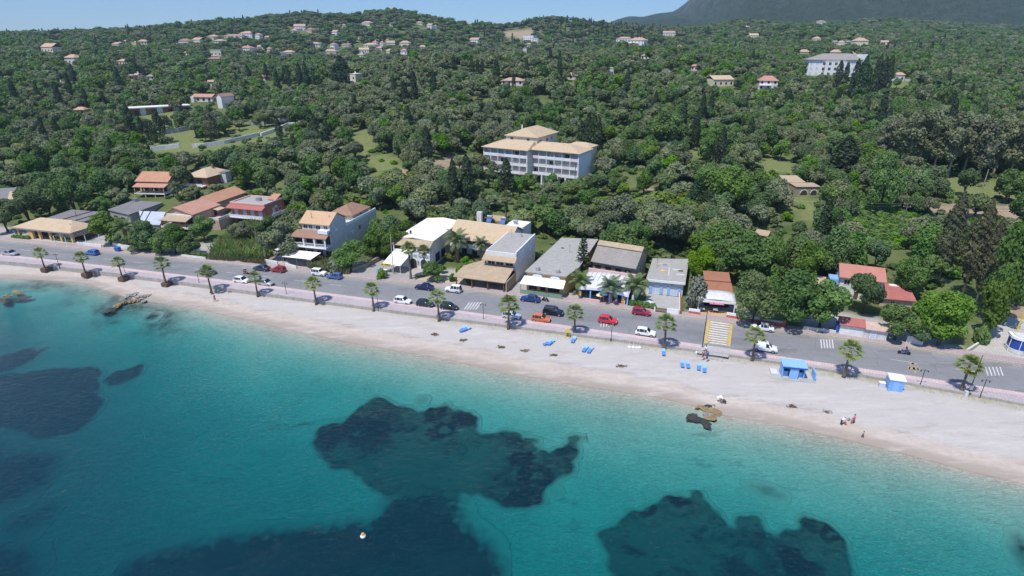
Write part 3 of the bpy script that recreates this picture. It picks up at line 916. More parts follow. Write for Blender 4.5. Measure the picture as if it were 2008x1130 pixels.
c00, c10, c11, c01 = (1386.5, 628), (1437, 635.5), (1432, 680), (1380, 673)
qs, yq, oq = [], [], []
for k in range(10):
 t0, t1 = (k + .18) / 10, (k + .62) / 10
 a0, b0, a1, b1 = L(c00, c01, t0), L(c10, c11, t0), L(c00, c01, t1), L(c10, c11, t1)
 qs.append([L(a1, b1, .13), L(a1, b1, .87), L(a0, b0, .87), L(a0, b0, .13)])
 t2 = (k + 1.12) / 10
 a2, b2 = L(c00, c01, t2), L(c10, c11, t2)
 oq.append([L(a2, b2, .13), L(a2, b2, .87), L(a1, b1, .87), L(a1, b1, .13)])
for s0, s1 in ((0, .12), (.88, 1)):
 yq.append([L(c01, c11, s0), L(c01, c11, s1), L(c00, c10, s1), L(c00, c10, s0)])
roadquads("road_marking_crossing_bars", qs, WP, .008, "white bars of the zebra crossing")
roadquads("road_marking_crossing_ground", oq, OP, .006, "faded orange ground of the zebra crossing")
roadquads("road_marking_crossing_edges", yq, YP_, .009, "yellow edges of the zebra crossing")
qs = []
for k in range(5):
 qs.append(bar(912 + k * 5.6 - 1.5, 607, 924 + k * 5.6 - 3, 593, 1.1))
 qs.append(bar(1176 + k * 5.4 + 2, 641, 1180 + k * 5.4, 630, .9))
 qs.append(bar(1611.5 + k * 5.6, 683, 1609.5 + k * 5.6, 666, 1.1))
 qs.append(bar(1940 + k * 7.2 - 2, 737, 1932 + k * 7.2, 720, 1.1))
roadquads("road_marking_rumble_bars", qs[:], WP, .0065, "sets of worn white rumble bars across a lane")
roadquads("road_marking_yellow_sign", [bar(1795, 733, 1789, 711, 2.2), [(1780, 724), (1805, 727), (1804, 722), (1780, 719)], [(1781, 714), (1800, 716), (1800, 713), (1781, 711)], bar(1782, 726, 1786, 715, 1.2), bar(1801, 729, 1799, 718, 1.2)], OP, .0075, "worn yellow emblem painted on the road")
kx = np.arange(-150, 100, 1.5)
b = MB()
for i in range(len(kx) - 1):
 for off, wd in ((-.32, .16),):
  xa, xb = kx[i], kx[i + 1]
  b.add([(xa, float(yl(xa)) + off, ROADZ + .006), (xb, float(yl(xb)) + off, ROADZ + .006), (xb, float(yl(xb)) + off + wd, ROADZ + .006), (xa, float(yl(xa)) + off + wd, ROADZ + .006)], [(0, 1, 2, 3)])
tag(b.build("road_marking_kerb_line", YP_), "worn yellow line along the landside kerb", kind="structure")
b = MB()
mid = lambda x: float(ys_(x)) * .52 + float(yl(x)) * .48
for xa in np.arange(-150, 100, 9.0):
 if -40 < xa < 60:
  continue
 b.add([(xa, mid(xa) - .05, ROADZ + .006), (xa + 3, mid(xa + 3) - .05, ROADZ + .006), (xa + 3, mid(xa + 3) + .05, ROADZ + .006), (xa, mid(xa) + .05, ROADZ + .006)], [(0, 1, 2, 3)])
tag(b.build("road_marking_lane_dashes", WP), "worn dashed lane line", kind="structure")
# building kit (all measures in metres, z from the thing's base)
KEEP = []      # photo outlines of what trees must not stand in front of: (polygon, distance)
def keep(px, Y):
 KEEP.append((px, Y))
def win(p, x, y, z, w, h, face='F', pane='glass', frame='whitepaint', mull=1, name="window", sill=False):
 """window or door: frame standing proud of the wall with a recessed pane as its sub-part"""
 f, g = MB(), MB()
 t = .07
 def bx(b, a0, a1, z0, z1, d0, d1):
  if face == 'F':
   b.box(x + a0, x + a1, y - d1, y - d0, z0, z1)
  elif face == 'R':
   b.box(x + d0, x + d1, y + a0, y + a1, z0, z1)
  else:
   b.box(x - d1, x - d0, y + a0, y + a1, z0, z1)
 bx(f, 0, t, z, z + h, -.05, .06)
 bx(f, w - t, w, z, z + h, -.05, .06)
 bx(f, t, w - t, z + h - t, z + h, -.05, .06)
 bx(f, t, w - t, z, z + t, -.05, .06)
 for k in range(mull):
  c = w * (k + 1) / (mull + 1)
  bx(f, c - .03, c + .03, z + t, z + h - t, -.05, .05)
 if sill:
  bx(f, -.08, w + .08, z - .08, z, -.02, .14)
 bx(g, t, w - t, z + t, z + h - t, -.04, .012)
 fo = f.build(name, M[frame], p)
 g.build("pane", M[pane], fo)
 return fo
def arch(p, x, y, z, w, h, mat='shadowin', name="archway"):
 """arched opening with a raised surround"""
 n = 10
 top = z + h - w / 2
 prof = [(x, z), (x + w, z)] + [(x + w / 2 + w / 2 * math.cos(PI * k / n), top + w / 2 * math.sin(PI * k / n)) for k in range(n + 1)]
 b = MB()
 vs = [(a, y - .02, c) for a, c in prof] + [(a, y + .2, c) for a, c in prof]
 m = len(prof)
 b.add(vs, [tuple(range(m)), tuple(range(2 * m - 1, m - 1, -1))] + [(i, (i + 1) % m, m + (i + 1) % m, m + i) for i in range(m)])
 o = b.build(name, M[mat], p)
 r = MB()
 for k in range(n):
  a0, a1 = PI * k / n, PI * (k + 1) / n
  pts = []
  for rr, a in ((w / 2, a0), (w / 2 + .16, a0), (w / 2 + .16, a1), (w / 2, a1)):
   pts.append((x + w / 2 + rr * math.cos(a), top + rr * math.sin(a)))
  r.add([(q[0], y - .06, q[1]) for q in pts] + [(q[0], y + .02, q[1]) for q in pts], [(0, 1, 2, 3), (7, 6, 5, 4), (0, 4, 5, 1), (1, 5, 6, 2), (2, 6, 7, 3), (3, 7, 4, 0)])
 r.build("surround", M['whitepaint'], o)
 return o
def walls(p, x0, x1, y0, y1, h, mat, name="wall", base=-1.2):
 return MB().box(x0, x1, y0, y1, base, h).build(name, M[mat], p)
def gable(p, x0, x1, y0, y1, z, h, mat, axis='x', t=.16, name="roof", ridge=.5, z2=None):
 """two slopes; eaves at z, ridge h higher (axis: direction of the ridge)"""
 b = MB()
 if axis == 'x':
  ym = y0 + (y1 - y0) * ridge
  zb = z if z2 is None else z2
  b.slab([(x0, y0, z), (x1, y0, z), (x1, ym, z + h), (x0, ym, z + h)], t)
  b.slab([(x0, ym, z + h), (x1, ym, z + h), (x1, y1, zb), (x0, y1, zb)], t)
 else:
  xm = x0 + (x1 - x0) * ridge
  zb = z if z2 is None else z2
  b.slab([(x0, y0, z), (xm, y0, z + h), (xm, y1, z + h), (x0, y1, z)], t)
  b.slab([(xm, y0, z + h), (x1, y0, zb), (x1, y1, zb), (xm, y1, z + h)], t)
 return b.build(name, M[mat], p)
def gwall(p, x0, x1, y0, y1, z, h, mat, axis='x', ridge=.5, name="gable_wall", z2=None):
 """wall body under a gable roof, with its two gable triangles"""
 b = MB()
 zb = z if z2 is None else z2
 if axis == 'x':
  prof = [(y0, -1.2), (y1, -1.2), (y1, zb), (y0 + (y1 - y0) * ridge, z + h), (y0, z)]
  b.side(prof, x0, x1)
 else:
  prof = [(x0, -1.2), (x1, -1.2), (x1, zb), (x0 + (x1 - x0) * ridge, z + h), (x0, z)]
  n = len(prof)
  b.add([(q[0], y0, q[1]) for q in prof] + [(q[0], y1, q[1]) for q in prof], [tuple(range(n)), tuple(range(2 * n - 1, n - 1, -1))] + [(i, n + i, n + (i + 1) % n, (i + 1) % n) for i in range(n)])
 return b.build(name, M[mat], p)
def hip(p, x0, x1, y0, y1, z, h, mat, r0, r1, t=.16, name="roof", under=True):
 """hip roof; r0, r1 = ridge ends (x, y)"""
 a, b_, c, d = (x0, y0, z), (x1, y0, z), (x1, y1, z), (x0, y1, z)
 e, f = (*r0, z + h), (*r1, z + h)
 b = MB()
 b.v = [a, b_, c, d, e, f] + [(q[0], q[1], z - t) for q in (a, b_, c, d)]
 if abs(r1[0] - r0[0]) >= abs(r1[1] - r0[1]):
  b.f = [(0, 1, 5, 4), (1, 2, 5), (2, 3, 4, 5), (3, 0, 4)]
 else:
  b.f = [(0, 1, 4), (1, 2, 5, 4), (2, 3, 5), (3, 0, 4, 5)]
 b.f += [(6, 9, 8, 7), (6, 7, 1, 0), (7, 8, 2, 1), (8, 9, 3, 2), (9, 6, 0, 3)]
 b.m = [0] * len(b.f)
 return b.build(name, M[mat], p)
def slab(p, pts, t, mat, name="roof"):
 return MB().slab(pts, t).build(name, M[mat], p)
def boxo(p, x0, x1, y0, y1, z0, z1, mat, name):
 return MB().box(x0, x1, y0, y1, z0, z1).build(name, M[mat], p)
def posts(p, pts, r, z0, z1, mat, name="post", sq=True):
 for x, y in pts:
  if sq:
   boxo(p, x - r, x + r, y - r, y + r, z0, z1, mat, name)
  else:
   MB().tube([(x, y, z0), (x, y, z1)], r, 8).build(name, M[mat], p)
def railing(p, x0, x1, y0, y1, z, h, mat, name="railing", n=None, solid=False):
 b = MB()
 a, c = Vector((x0, y0, z)), Vector((x1, y1, z))
 d = (c - a)
 ln = d.length
 d.normalize()
 nn = Vector((-d.y, d.x, 0)) * .03
 def seg(s0, s1, z0, z1, w=1.0):
  q0, q1 = a + d * s0, a + d * s1
  b.prism([(q0 + nn * w).to_tuple()[:2], (q0 - nn * w).to_tuple()[:2], (q1 - nn * w).to_tuple()[:2], (q1 + nn * w).to_tuple()[:2]], z + z0, z + z1)
 seg(0, ln, h - .08, h, 1.6)
 if solid:
  seg(0, ln, 0, h - .08)
 else:
  k = n or max(2, int(ln / .3))
  for i in range(k + 1):
   s = i * (ln - .06) / k
   seg(s, s + .06, 0, h - .08, .8)
 return b.build(name, M[mat], p)
def glyphs(p, x, y, z, w, h, n, mat, face='F', name="lettering", seed=1):
 """illegible painted lettering: short strokes, no readable word"""
 r = random.Random(seed)
 b = MB()
 s = w / n
 for k in range(n):
  if r.random() < .08:
   continue
  x0 = x + k * s + s * .12
  x1 = x0 + s * .72
  st = max(.05, s * .2)
  yy0, yy1 = y - .05 - .002 * k, y - .01
  b.box(x0, x0 + st, yy0, yy1, z, z + h)
  q = r.random()
  if q < .7:
   b.box(x0 + st, x1, yy0, yy1, z + h - st, z + h)
  if q > .25:
   b.box(x0 + st, x1, yy0, yy1, z + h * .42, z + h * .42 + st)
  if q > .5:
   b.box(x1 - st, x1, yy0, yy1, z, z + h * .42)
  if q < .4:
   b.box(x0 + st, x1, yy0, yy1, z, z + st)
 return b.build(name, M[mat], p)
def bld(label, name, A, yaw, g=1.4, cat="building", group=None):
 return thing(name, label, cat, (A[0], A[1], g), rad(yaw), group)
# long taverna with tan hip roof (far left)
t = bld("long low taverna with a tan hipped roof on stone pillars at the far left", "taverna", (-142.2, 155.5), -15.2)
hip(t, 0, 21.6, 0, 8, 3.2, 2.1, 'tan', (6, 4.4), (17.5, 4.4), .2)
boxo(t, .05, 21.55, .05, .2, 2.72, 3.02, 'cloth_grey', "fascia")
posts(t, [(1 + 3.9 * k, .9) for k in range(6)], .3, -.5, 3.05, 'ochre', "pillar")
walls(t, 1.2, 20.5, 4.6, 8, 3.0, 'wood')
boxo(t, 4.8, 6.6, .4, 1.0, -.4, 2.4, 'ochre', "kiosk_front")
slab(t, [(3, 8.1, 3.9), (17, 8.1, 3.9), (16, 17.5, 3.9), (1, 17.5, 3.9)], .3, 'dark_sheet', "rear_roof")
walls(t, 2.6, 15.8, 8.2, 17.2, 3.6, 'concrete', "rear_wall")
for k in range(2):
 boxo(t, 9.2 + 4.6 * k, 9.45 + 4.6 * k, 8.0, 17.3, 3.9, 4.1, 'wood', "roof_beam")
posts(t, [(18.5, -2.5), (22.5, -2.5), (25, 1), (25, 5)], .06, -.3, 2.8, 'whitepaint', "pergola_post")
b = MB()
for k in range(7):
 b.box(18.3 + k * 1.1, 18.42 + k * 1.1, -2.6, 5.2, 2.8, 2.92)
b.build("pergola_beams", M['steel'], t)
keep([(22, 445), (80, 427), (188, 413), (186, 445), (165, 462), (138, 472), (60, 468)], 150)
t = bld("single storey building with a flat grey roof behind the left street trees", "flat_roofed_building", (-125.6, 172.8), -30)
MB().prism([(0, 0), (11.2, 0), (5.6, 13.4), (-4.8, 9.8)], -1, 3.4).build("wall", M['concrete'], t)
MB().prism([(-.3, -.3), (11.6, -.3), (5.8, 13.8), (-5.2, 10.1)], 3.403, 3.7).build("roof", M['dark_sheet'], t)
boxo(t, -4.5, -2.5, 9.3, 10.6, 3.7, 4.6, 'steel', "roof_tank")
win(t, 2, 0, .2, 2.2, 2.0, pane='shadowin', frame='wood')
win(t, 6, 0, .2, 2.2, 2.0, pane='shadowin', frame='wood')
keep([(214, 411), (261, 394), (318, 398), (255, 421)], 172)
t = bld("shed with a steep pale blue slate roof between the street trees", "slate_roofed_shed", (-108.2, 160.3), -5.5)
slab(t, [(0, 0, 2.6), (5.6, 0, 2.6), (3.4, 6.6, 4.6), (-5.6, 7, 4.6)], .15, 'slate')
MB().prism([(.2, .3), (5.2, .3), (3.2, 6.3), (-5.2, 6.7)], -1, [2.5, 2.5, 4.4, 4.4]).build("wall", M['dark_sheet'] and M['concrete'], t)
for k in range(2):
 MB().tube([(-1.5 + k * 2.1, -.1, 2.75), (-4.0 + k * 2.4, 6.9, 4.75)], .09, 6).build("roof_pipe", M['wood'], t)
keep([(280, 440), (273, 414), (324, 416), (313, 441)], 158)
# orange roofed house behind
t = bld("two storey beige house with orange gable roof and deep veranda, behind the flat roof", "orange_roofed_house", (-129.1, 193.2), -5.3, 3.0)
gwall(t, .8, 11.6, .8, 9.4, 6.4, 2.4, 'yellow_wall', 'x', .48)
gable(t, .1, 12.2, -.1, 10.2, 6.5, 2.5, 'orange', 'x', ridge=.47)
slab(t, [(.9, -2.8, 5.2), (12.4, -2.8, 5.2), (12.2, .7, 6.05), (.6, .7, 6.05)], .14, 'salmon_tile', "veranda_roof")
boxo(t, 1.0, 12.0, -2.7, .79, 2.75, 3.05, 'whitepaint', "balcony_slab")
railing(t, 1.1, 11.9, -2.6, -2.6, 3.05, .9, 'wood')
posts(t, [(1.3, -2.4), (4.8, -2.4), (8.3, -2.4), (11.7, -2.4)], .14, -1, 5.1, 'yellow_wall', "pillar")
for x in (1.6, 5.2, 8.4):
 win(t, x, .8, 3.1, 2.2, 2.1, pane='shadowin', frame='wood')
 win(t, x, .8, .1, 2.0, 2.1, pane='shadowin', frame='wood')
win(t, 11.6, 3.6, 6.2, .8, 1.0, 'R')
keep([(262, 356), (287, 335), (350, 336), (356, 385), (332, 392), (282, 392)], 190)
t = bld("villa with a tan hipped roof, brown walls and a white stair tower", "tan_roofed_villa", (-115.1, 199.1), -14.2, 4.0)
walls(t, .6, 8.9, .7, 11.4, 6.0, 'brick_tile')
hip(t, -.2, 9.7, -.3, 12.2, 6.0, 2.2, 'tan', (4.6, 5.0), (4.8, 8.0))
boxo(t, -.4, 8.0, -1.2, .69, 2.7, 3.0, 'whitepaint', "balcony_slab")
railing(t, -.3, 7.9, -1.1, -1.1, 3.0, .8, 'whitepaint', solid=True)
boxo(t, -3.5, 6.5, -1.0, .5, -1, 2.0, 'cream_pale', "lower_wall")
for x in (1.2, 4.6):
 win(t, x, .7, 3.1, 1.9, 1.9, pane='shadowin', frame='wood')
boxo(t, 8.95, 11.4, 6.8, 9.6, -1, 6.4, 'white_stained', "stair_tower")
boxo(t, 8.8, 11.6, 6.6, 9.8, 6.4, 6.6, 'steel', "tower_cap")
boxo(t, 5.5, 6.1, 7.4, 8.0, 7.2, 9.0, 'brick_tile', "chimney")
keep([(361, 346), (395, 326), (445, 330), (452, 372), (408, 372), (366, 372)], 196)
# long salmon roofed house
t = bld("long pink-walled house with a salmon tiled roof running back from the road", "salmon_roofed_house", (-100, 160.5), -13.1)
gwall(t, .1, 8.0, .4, 11.4, 6.2, 1.5, 'pinkish', 'y', .3, z2=5.9)
gwall(t, .5, 5.9, 11.45, 26.2, 6.6, 1.4, 'pinkish', 'y', .35, z2=6.2)
gable(t, -.4, 8.6, -.1, 11.8, 6.15, 1.6, 'salmon_tile', 'y', ridge=.3, z2=5.95)
gable(t, .0, 6.5, 11.5, 26.8, 6.6, 1.5, 'orange', 'y', ridge=.35, z2=6.25)
boxo(t, -.2, 8.2, -.3, .38, 5.4, 5.75, 'cream_pale', "fascia")
slab(t, [(-.4, -3.2, 4.7), (8.6, -3.2, 4.7), (8.4, -.1, 5.45), (-.2, -.1, 5.45)], .14, 'tan2', "veranda_roof")
boxo(t, -.2, 9.4, -3.2, .39, 2.5, 3.0, 'cream_pale', "balcony_slab")
railing(t, 0, 9.2, -3.0, -3.0, 3.0, .9, 'wood')
posts(t, [(.2, -2.9), (4.2, -2.9), (8.2, -2.9)], .13, 3.0, 4.6, 'wood', "post")
for x in (.8, 3.4, 5.9):
 win(t, x, .4, 3.05, 1.7, 1.9, pane='shadowin', frame='wood')
 win(t, x, .4, .0, 1.7, 2.1, pane='shadowin', frame='wood')
win(t, 8.0, 2.2, 3.4, 1.6, 1.2, 'R', pane='shadowin')
win(t, 8.0, 7.2, 4.2, .5, .8, 'R', pane='shadowin')
win(t, 8.0, 9.0, 3.3, 1.1, 2.0, 'R', pane='shadowin', frame='wood', mull=0, name="door")
slab(t, [(8.05, 8.0, 5.7), (10.4, 8.0, 5.2), (10.4, 11.2, 5.2), (8.05, 11.2, 5.7)], .1, 'tan', "door_canopy")
boxo(t, 8.02, 13.0, 4.5, 11.4, -1.2, 3.2, 'pinkish', "terrace_block")
MB().prism([(8.1, 4.5), (13.0, 4.5), (13.0, 4.7), (8.1, 4.7)], 3.2, 4.0).build("parapet", M['cream_pale'], t)
MB().prism([(12.8, 4.72), (13.0, 4.72), (13.0, 11.4), (12.8, 11.4)], 3.2, 4.0).build("parapet", M['cream_pale'], t)
win(t, 9.8, 4.5, 1.3, 1.2, .6, pane='shadowin')
keep([(320, 425), (330, 412), (400, 390), (458, 367), (474, 378), (455, 400), (462, 440), (420, 465), (375, 442), (330, 438)], 156)
# pink flat roofed house
t = bld("square salmon-pink house with a flat grey roof and white balcony bands", "pink_flat_roofed_house", (-85.7, 167.7), -16.2, 1.8)
walls(t, .4, 12.6, .5, 9.6, 6.55, 'salmon')
MB().box(.9, 12.1, 1.0, 9.1, 6.553, 6.62).build("roof", M['flatroof'], t)
b = MB()
for q in ((.4, 12.6, .5, .9), (.4, 12.6, 9.2, 9.6), (.4, .8, .92, 9.18), (12.2, 12.6, .92, 9.18)):
 b.box(*q, 6.554, 6.95)
b.build("parapet", M['pinkpaint'], t)
slab(t, [(0, -1.3, 5.55), (13, -1.3, 5.55), (13, .48, 6.3), (0, .48, 6.3)], .14, 'crimson_sheet', "awning_roof")
boxo(t, .6, 12.8, -1.2, .49, 2.6, 2.85, 'whitepaint', "balcony_slab")
railing(t, .7, 12.7, -1.1, -1.1, 2.85, .8, 'whitepaint', solid=True)
boxo(t, 12.61, 13.7, 2.0, 9.0, 2.6, 2.85, 'whitepaint', "side_balcony_slab")
railing(t, 13.6, 13.6, 2.1, 8.9, 2.85, .8, 'whitepaint', solid=True)
for x in (1.6, 4.6, 7.4, 10.2):
 win(t, x, .5, 2.95, 1.3, 2.1, pane='palepane', frame='cream_pale', name="shutter_door")
for x in (2.2, 6.2):
 win(t, x, .5, .0, 1.5, 2.0, pane='shadowin', frame='wood')
win(t, 12.6, 3.8, 3.0, 1.1, 2.1, 'R', pane='palepane', frame='cream_pale')
win(t, 12.6, 6.6, 3.6, 1.4, 1.1, 'R', pane='shadowin')
boxo(t, 6.4, 7.8, 4.6, 5.8, 6.62, 7.5, 'steel', "roof_tank")
slab(t, [(9.3, 6.2, 7.0), (12.4, 6.2, 7.0), (12.2, 9.4, 8.1), (9.4, 9.4, 8.1)], .12, 'orange', "stair_roof")
boxo(t, 9.6, 12.1, 6.6, 9.2, 6.62, 7.1, 'white', "stair_house")
keep([(446, 398), (489, 385), (556, 385), (556, 420), (516, 446), (466, 440), (455, 418)], 165)
# white three storey house
t = bld("three storey white house with peach gable roof and stained blank side wall", "three_storey_house", (-53.5, 138.5), -15.5)
gwall(t, .2, 8.2, .3, 7.8, 9.3, 2.2, 'white_stained', 'x', .48)
gable(t, -.2, 8.5, -.2, 8.2, 9.45, 2.3, 'peach_tile', 'x', ridge=.48)
for x, w in ((.7, 1.2), (2.2, 1.1), (4.2, 1.4), (6.4, 1.3)):
 win(t, x, .3, 8.0, w, 1.1)
boxo(t, 5.6, 8.3, -1.2, .29, 7.35, 8.2, 'whitepaint', "small_balcony")
slab(t, [(-1.7, -2.6, 6.6), (8.6, -2.6, 6.6), (8.4, .28, 7.7), (-1.2, .28, 7.7)], .16, 'brown_tile', "veranda_roof")
boxo(t, -1.4, 8.3, -2.5, .29, 3.9, 4.2, 'whitepaint', "balcony_slab")
railing(t, -1.3, 8.2, -2.4, -2.4, 4.2, .9, 'whitepaint', n=24)
posts(t, [(-1.2, -2.3), (2.0, -2.3), (5.1, -2.3), (8.1, -2.3)], .15, 4.2, 6.5, 'whitepaint', "column")
for x in (1.0, 3.9, 6.2):
 win(t, x, .3, 4.25, 1.7, 2.2, pane='shadowin', frame='wood')
for x in (.8, 3.6, 6.2):
 win(t, x, .3, .1, 1.9, 2.4, pane='shadowin', frame='ochre')
slab(t, [(-1.6, -6.8, 2.65), (6.6, -6.8, 2.65), (6.8, -2.6, 3.0), (-1.4, -2.6, 3.0)], .07, 'awning', "terrace_awning")
posts(t, [(-1.4, -6.6), (2.4, -6.6), (6.4, -6.6)], .05, -.5, 2.6, 'steel', "awning_post", False)
walls(t, 2.0, 8.25, 7.85, 24, 7.0, 'white_stained', "rear_wall")
MB().box(7.95, 8.25, 7.86, 23.9, 7.0, 7.8).build("parapet", M['whitepaint'], t)
boxo(t, .6, 7.4, 12.5, 21.5, 7.002, 8.6, 'cream', "rear_upper_wall")
hip(t, .1, 7.9, 12, 22, 8.6, 2.0, 'brown_tile', (4, 15.5), (4, 18.5), name="rear_roof")
win(t, 8.25, 13.5, 4.2, 1.3, 1.4, 'R', pane='shadowin')
win(t, 7.4, 16.5, 7.3, .9, 1.0, 'R', pane='shadowin')
MB().tube([(2.6, 1.5, 9.9), (2.6, 1.5, 12.2)], .06, 6).build("flue", M['wood'], t)
MB().tube([(7.2, 2.2, 10.3), (7.2, 2.2, 11.4)], .06, 6).build("flue", M['wood'], t)
keep([(568, 498), (578, 455), (590, 434), (618, 410), (690, 395), (718, 416), (718, 442), (662, 480), (642, 492), (606, 506)], 133)
# white awning restaurant with cream roof
t = bld("restaurant with smooth cream roof, arched front and big sloping white awning", "cream_roofed_restaurant", (-29.4, 133.2), -17)
walls(t, .5, 9.7, 1.6, 19.5, 6.5, 'cream_pale')
b = MB()
b.slab([(.1, 1.5, 6.8), (4.9, 1.5, 7.35), (4.9, 20, 7.35), (.1, 20, 6.8)], .2)
b.slab([(4.9, 1.5, 7.35), (10.2, 1.5, 6.8), (10.2, 20, 6.8), (4.9, 20, 7.35)], .2)
b.build("roof", M['creamroof'], t)
slab(t, [(-.2, -.4, 5.7), (10.2, -.4, 5.7), (10.3, 1.55, 6.85), (-.1, 1.55, 6.85)], .16, 'tan2', "front_roof")
boxo(t, .1, 10, -.2, 1.59, 3.55, 3.85, 'whitepaint', "veranda_slab")
railing(t, .2, 9.9, -.1, -.1, 3.85, .7, 'whitepaint', solid=True)
posts(t, [(.25, 0), (3.3, 0), (6.5, 0), (9.8, 0)], .13, 3.85, 5.65, 'whitepaint', "column")
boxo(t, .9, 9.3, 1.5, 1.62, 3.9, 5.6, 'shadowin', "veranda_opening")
boxo(t, .3, 9.9, -.15, 1.58, -1, 3.54, 'white', "ground_front")
arch(t, 4.6, -.15, -.2, 1.7, 2.7)
arch(t, 7.4, -.15, -.2, 1.7, 2.7)
glyphs(t, 5.6, -.16, 2.85, 4.0, .5, 9, 'signblue', seed=4)
boxo(t, 6.55, 6.95, -.26, -.16, .9, 2.0, 'greenfence', "painted_emblem")
slab(t, [(-.3, -5.4, 2.3), (4.6, -5.4, 2.3), (5.2, -.2, 3.95), (.2, -.2, 3.95)], .06, 'awning', "awning")
posts(t, [(-.1, -5.2), (2.2, -5.2), (4.4, -5.2)], .06, -.4, 2.25, 'whitepaint', "awning_post", False)
boxo(t, -.5, 2.2, -5.56, -5.46, 2.0, 2.55, 'yellow', "sign_board")
glyphs(t, -.4, -5.55, 2.12, 2.4, .3, 8, 'blacktrim', name="sign_lettering", seed=9)
for y in (3.5, 7.0):
 win(t, 9.7, y, .6, 2.6, 2.2, 'R', pane='glass', frame='signblue')
boxo(t, 2.5, 2.9, 4.5, 4.9, 6.9, 7.9, 'deepblue', "vent_box")
keep([(757, 516), (770, 475), (785, 462), (862, 426), (884, 440), (878, 470), (838, 515), (800, 545), (760, 545)], 126)
# two storey building with tan roof behind the courtyard palms
t = bld("two storey white guesthouse with long tan gable roof behind the courtyard palms", "guesthouse", (-16.2, 142.5), -23.6)
gwall(t, .5, 16.8, .8, 8.2, 5.9, 2.1, 'white', 'x', .48)
gable(t, -.1, 17.4, -.1, 9, 6.0, 2.2, 'tan', 'x', ridge=.48)
slab(t, [(2.5, -2.4, 5.1), (17.3, -2.4, 5.1), (17.3, -.02, 5.98), (2.0, -.02, 5.98)], .14, 'tan', "veranda_roof")
boxo(t, 1.0, 16.6, -2.5, .79, 2.9, 3.2, 'whitepaint', "balcony_slab")
railing(t, 1.1, 16.5, -2.4, -2.4, 3.2, .85, 'whitepaint', solid=True)
for x in (2.8, 4.6, 6.4, 9.0, 11.6, 13.4, 15.2):
 win(t, x, .8, 3.25, 1.1, 2.1, pane='shadowin', frame='bluepane', name="shutter_door")
for x in (3, 6, 9.5, 13):
 win(t, x, .8, .0, 1.4, 2.2, pane='shadowin', frame='wood')
boxo(t, 12, 17.2, 8.3, 14, -1, 6.8, 'white', "rear_block")
boxo(t, 3.2, 4.6, 9.2, 10.2, -1, 9.2, 'white_stained', "chimney_block")
for x in (6.6, 10.6):
 MB().tube([(x, 8.9, 8.5), (x + 1.4, 8.9, 8.5)], .35, 10).build("solar_tank", M['steel'], t)
 slab(t, [(x, 7.9, 7.2), (x + 1.4, 7.9, 7.2), (x + 1.4, 8.8, 8.1), (x, 8.8, 8.1)], .08, 'deepblue', "solar_panel")
MB().tube([(13.6, 10.4, 7.6), (14.8, 10.4, 7.6)], .35, 10).build("solar_tank", M['steel'], t)
boxo(t, 13.8, 14.6, 10.1, 10.7, 6.8, 7.3, 'steel', "tank_stand")
keep([(884, 455), (898, 430), (1014, 443), (1052, 448), (1054, 462), (1000, 470), (950, 505), (905, 500), (886, 480)], 138)
# narrow house with blank white side wall and big tan porch roof
t = bld("deep narrow house with blank white side wall, flat grey roof and broad tan porch", "narrow_taverna_house", (-4.2, 125.7), -18.8)
walls(t, -1.2, 6.2, -2.2, 13, 7.1, 'white')
MB().box(-.9, 5.9, -1.9, 12.7, 7.103, 7.18).build("roof", M['flatroof'], t)
MB().box(5.9, 6.2, -2.0, 12.9, 7.104, 7.4).build("parapet", M['white'], t)
slab(t, [(-1.7, -3.7, 5.4), (6.4, -3.7, 5.4), (6.3, -.6, 7.0), (-1.5, -.6, 7.0)], .16, 'tan2', "front_roof")
for x in (-.8, 1.3, 3.6):
 win(t, x, -2.2, 3.95, 1.9, 1.35, pane='shadowin')
slab(t, [(-6.6, -8.9, 2.55), (5.8, -8.9, 2.55), (5.9, -2.3, 4.0), (-1.6, -2.3, 4.0)], .16, 'tan2', "porch_roof")
slab(t, [(-6.6, -8.9, 2.55), (-1.65, -2.3, 4.0), (-2.5, 1.5, 3.6), (-7.0, -2.0, 2.6)], .16, 'tan2', "porch_hip")
posts(t, [(-6.0, -8.5), (-2.2, -8.5), (1.6, -8.5), (5.4, -8.5)], .12, -.5, 2.5, 'wood', "porch_post")
boxo(t, -1.15, 5.9, -2.32, -2.22, -.5, 2.9, 'shadowin', "porch_opening")
walls(t, 5.85, 6.15, -8.6, -2.25, 2.6, 'stone', "side_wall")
boxo(t, 3.2, 3.6, 10.0, 10.4, 7.18, 7.9, 'concrete', "vent_stack")
for y in (4.4, 5.6):
 win(t, 6.2, y, 5.6, .4, .5, 'R', pane='shadowin', mull=0)
keep([(897, 540), (905, 530), (968, 487), (1018, 458), (1056, 460), (1055, 508), (990, 570), (985, 560), (940, 553)], 117)
# ochre taverna
t = bld("ochre taverna with a long flat grey roof and white awning over green netting", "ochre_taverna", (3.0, 117.3), -19.4)
MB().prism([(.2, .2), (9.0, .2), (10.2, 6.6), (10.2, 27.6), (1.6, 25.6)], -1, 4.35).build("wall", M['ochre'], t)
MB().prism([(-.1, -.1), (9.3, -.1), (10.6, 6.5), (10.6, 28), (1.3, 26)], 4.353, 4.6).build("roof", M['flatroof'], t)
for x in (1.6, 5.6):
 b = MB()
 pr = [(x + 1.15 + 1.15 * math.cos(PI * k / 10), 3.55 + .75 * math.sin(PI * k / 10)) for k in range(11)]
 n = len(pr)
 b.add([(q[0], .02, q[1]) for q in pr] + [(q[0], .18, q[1]) for q in pr], [tuple(range(n)), tuple(range(2 * n - 1, n - 1, -1))] + [(i, (i + 1) % n, n + (i + 1) % n, n + i) for i in range(n)])
 b.build("white_lunette", M['whitepaint'], t)
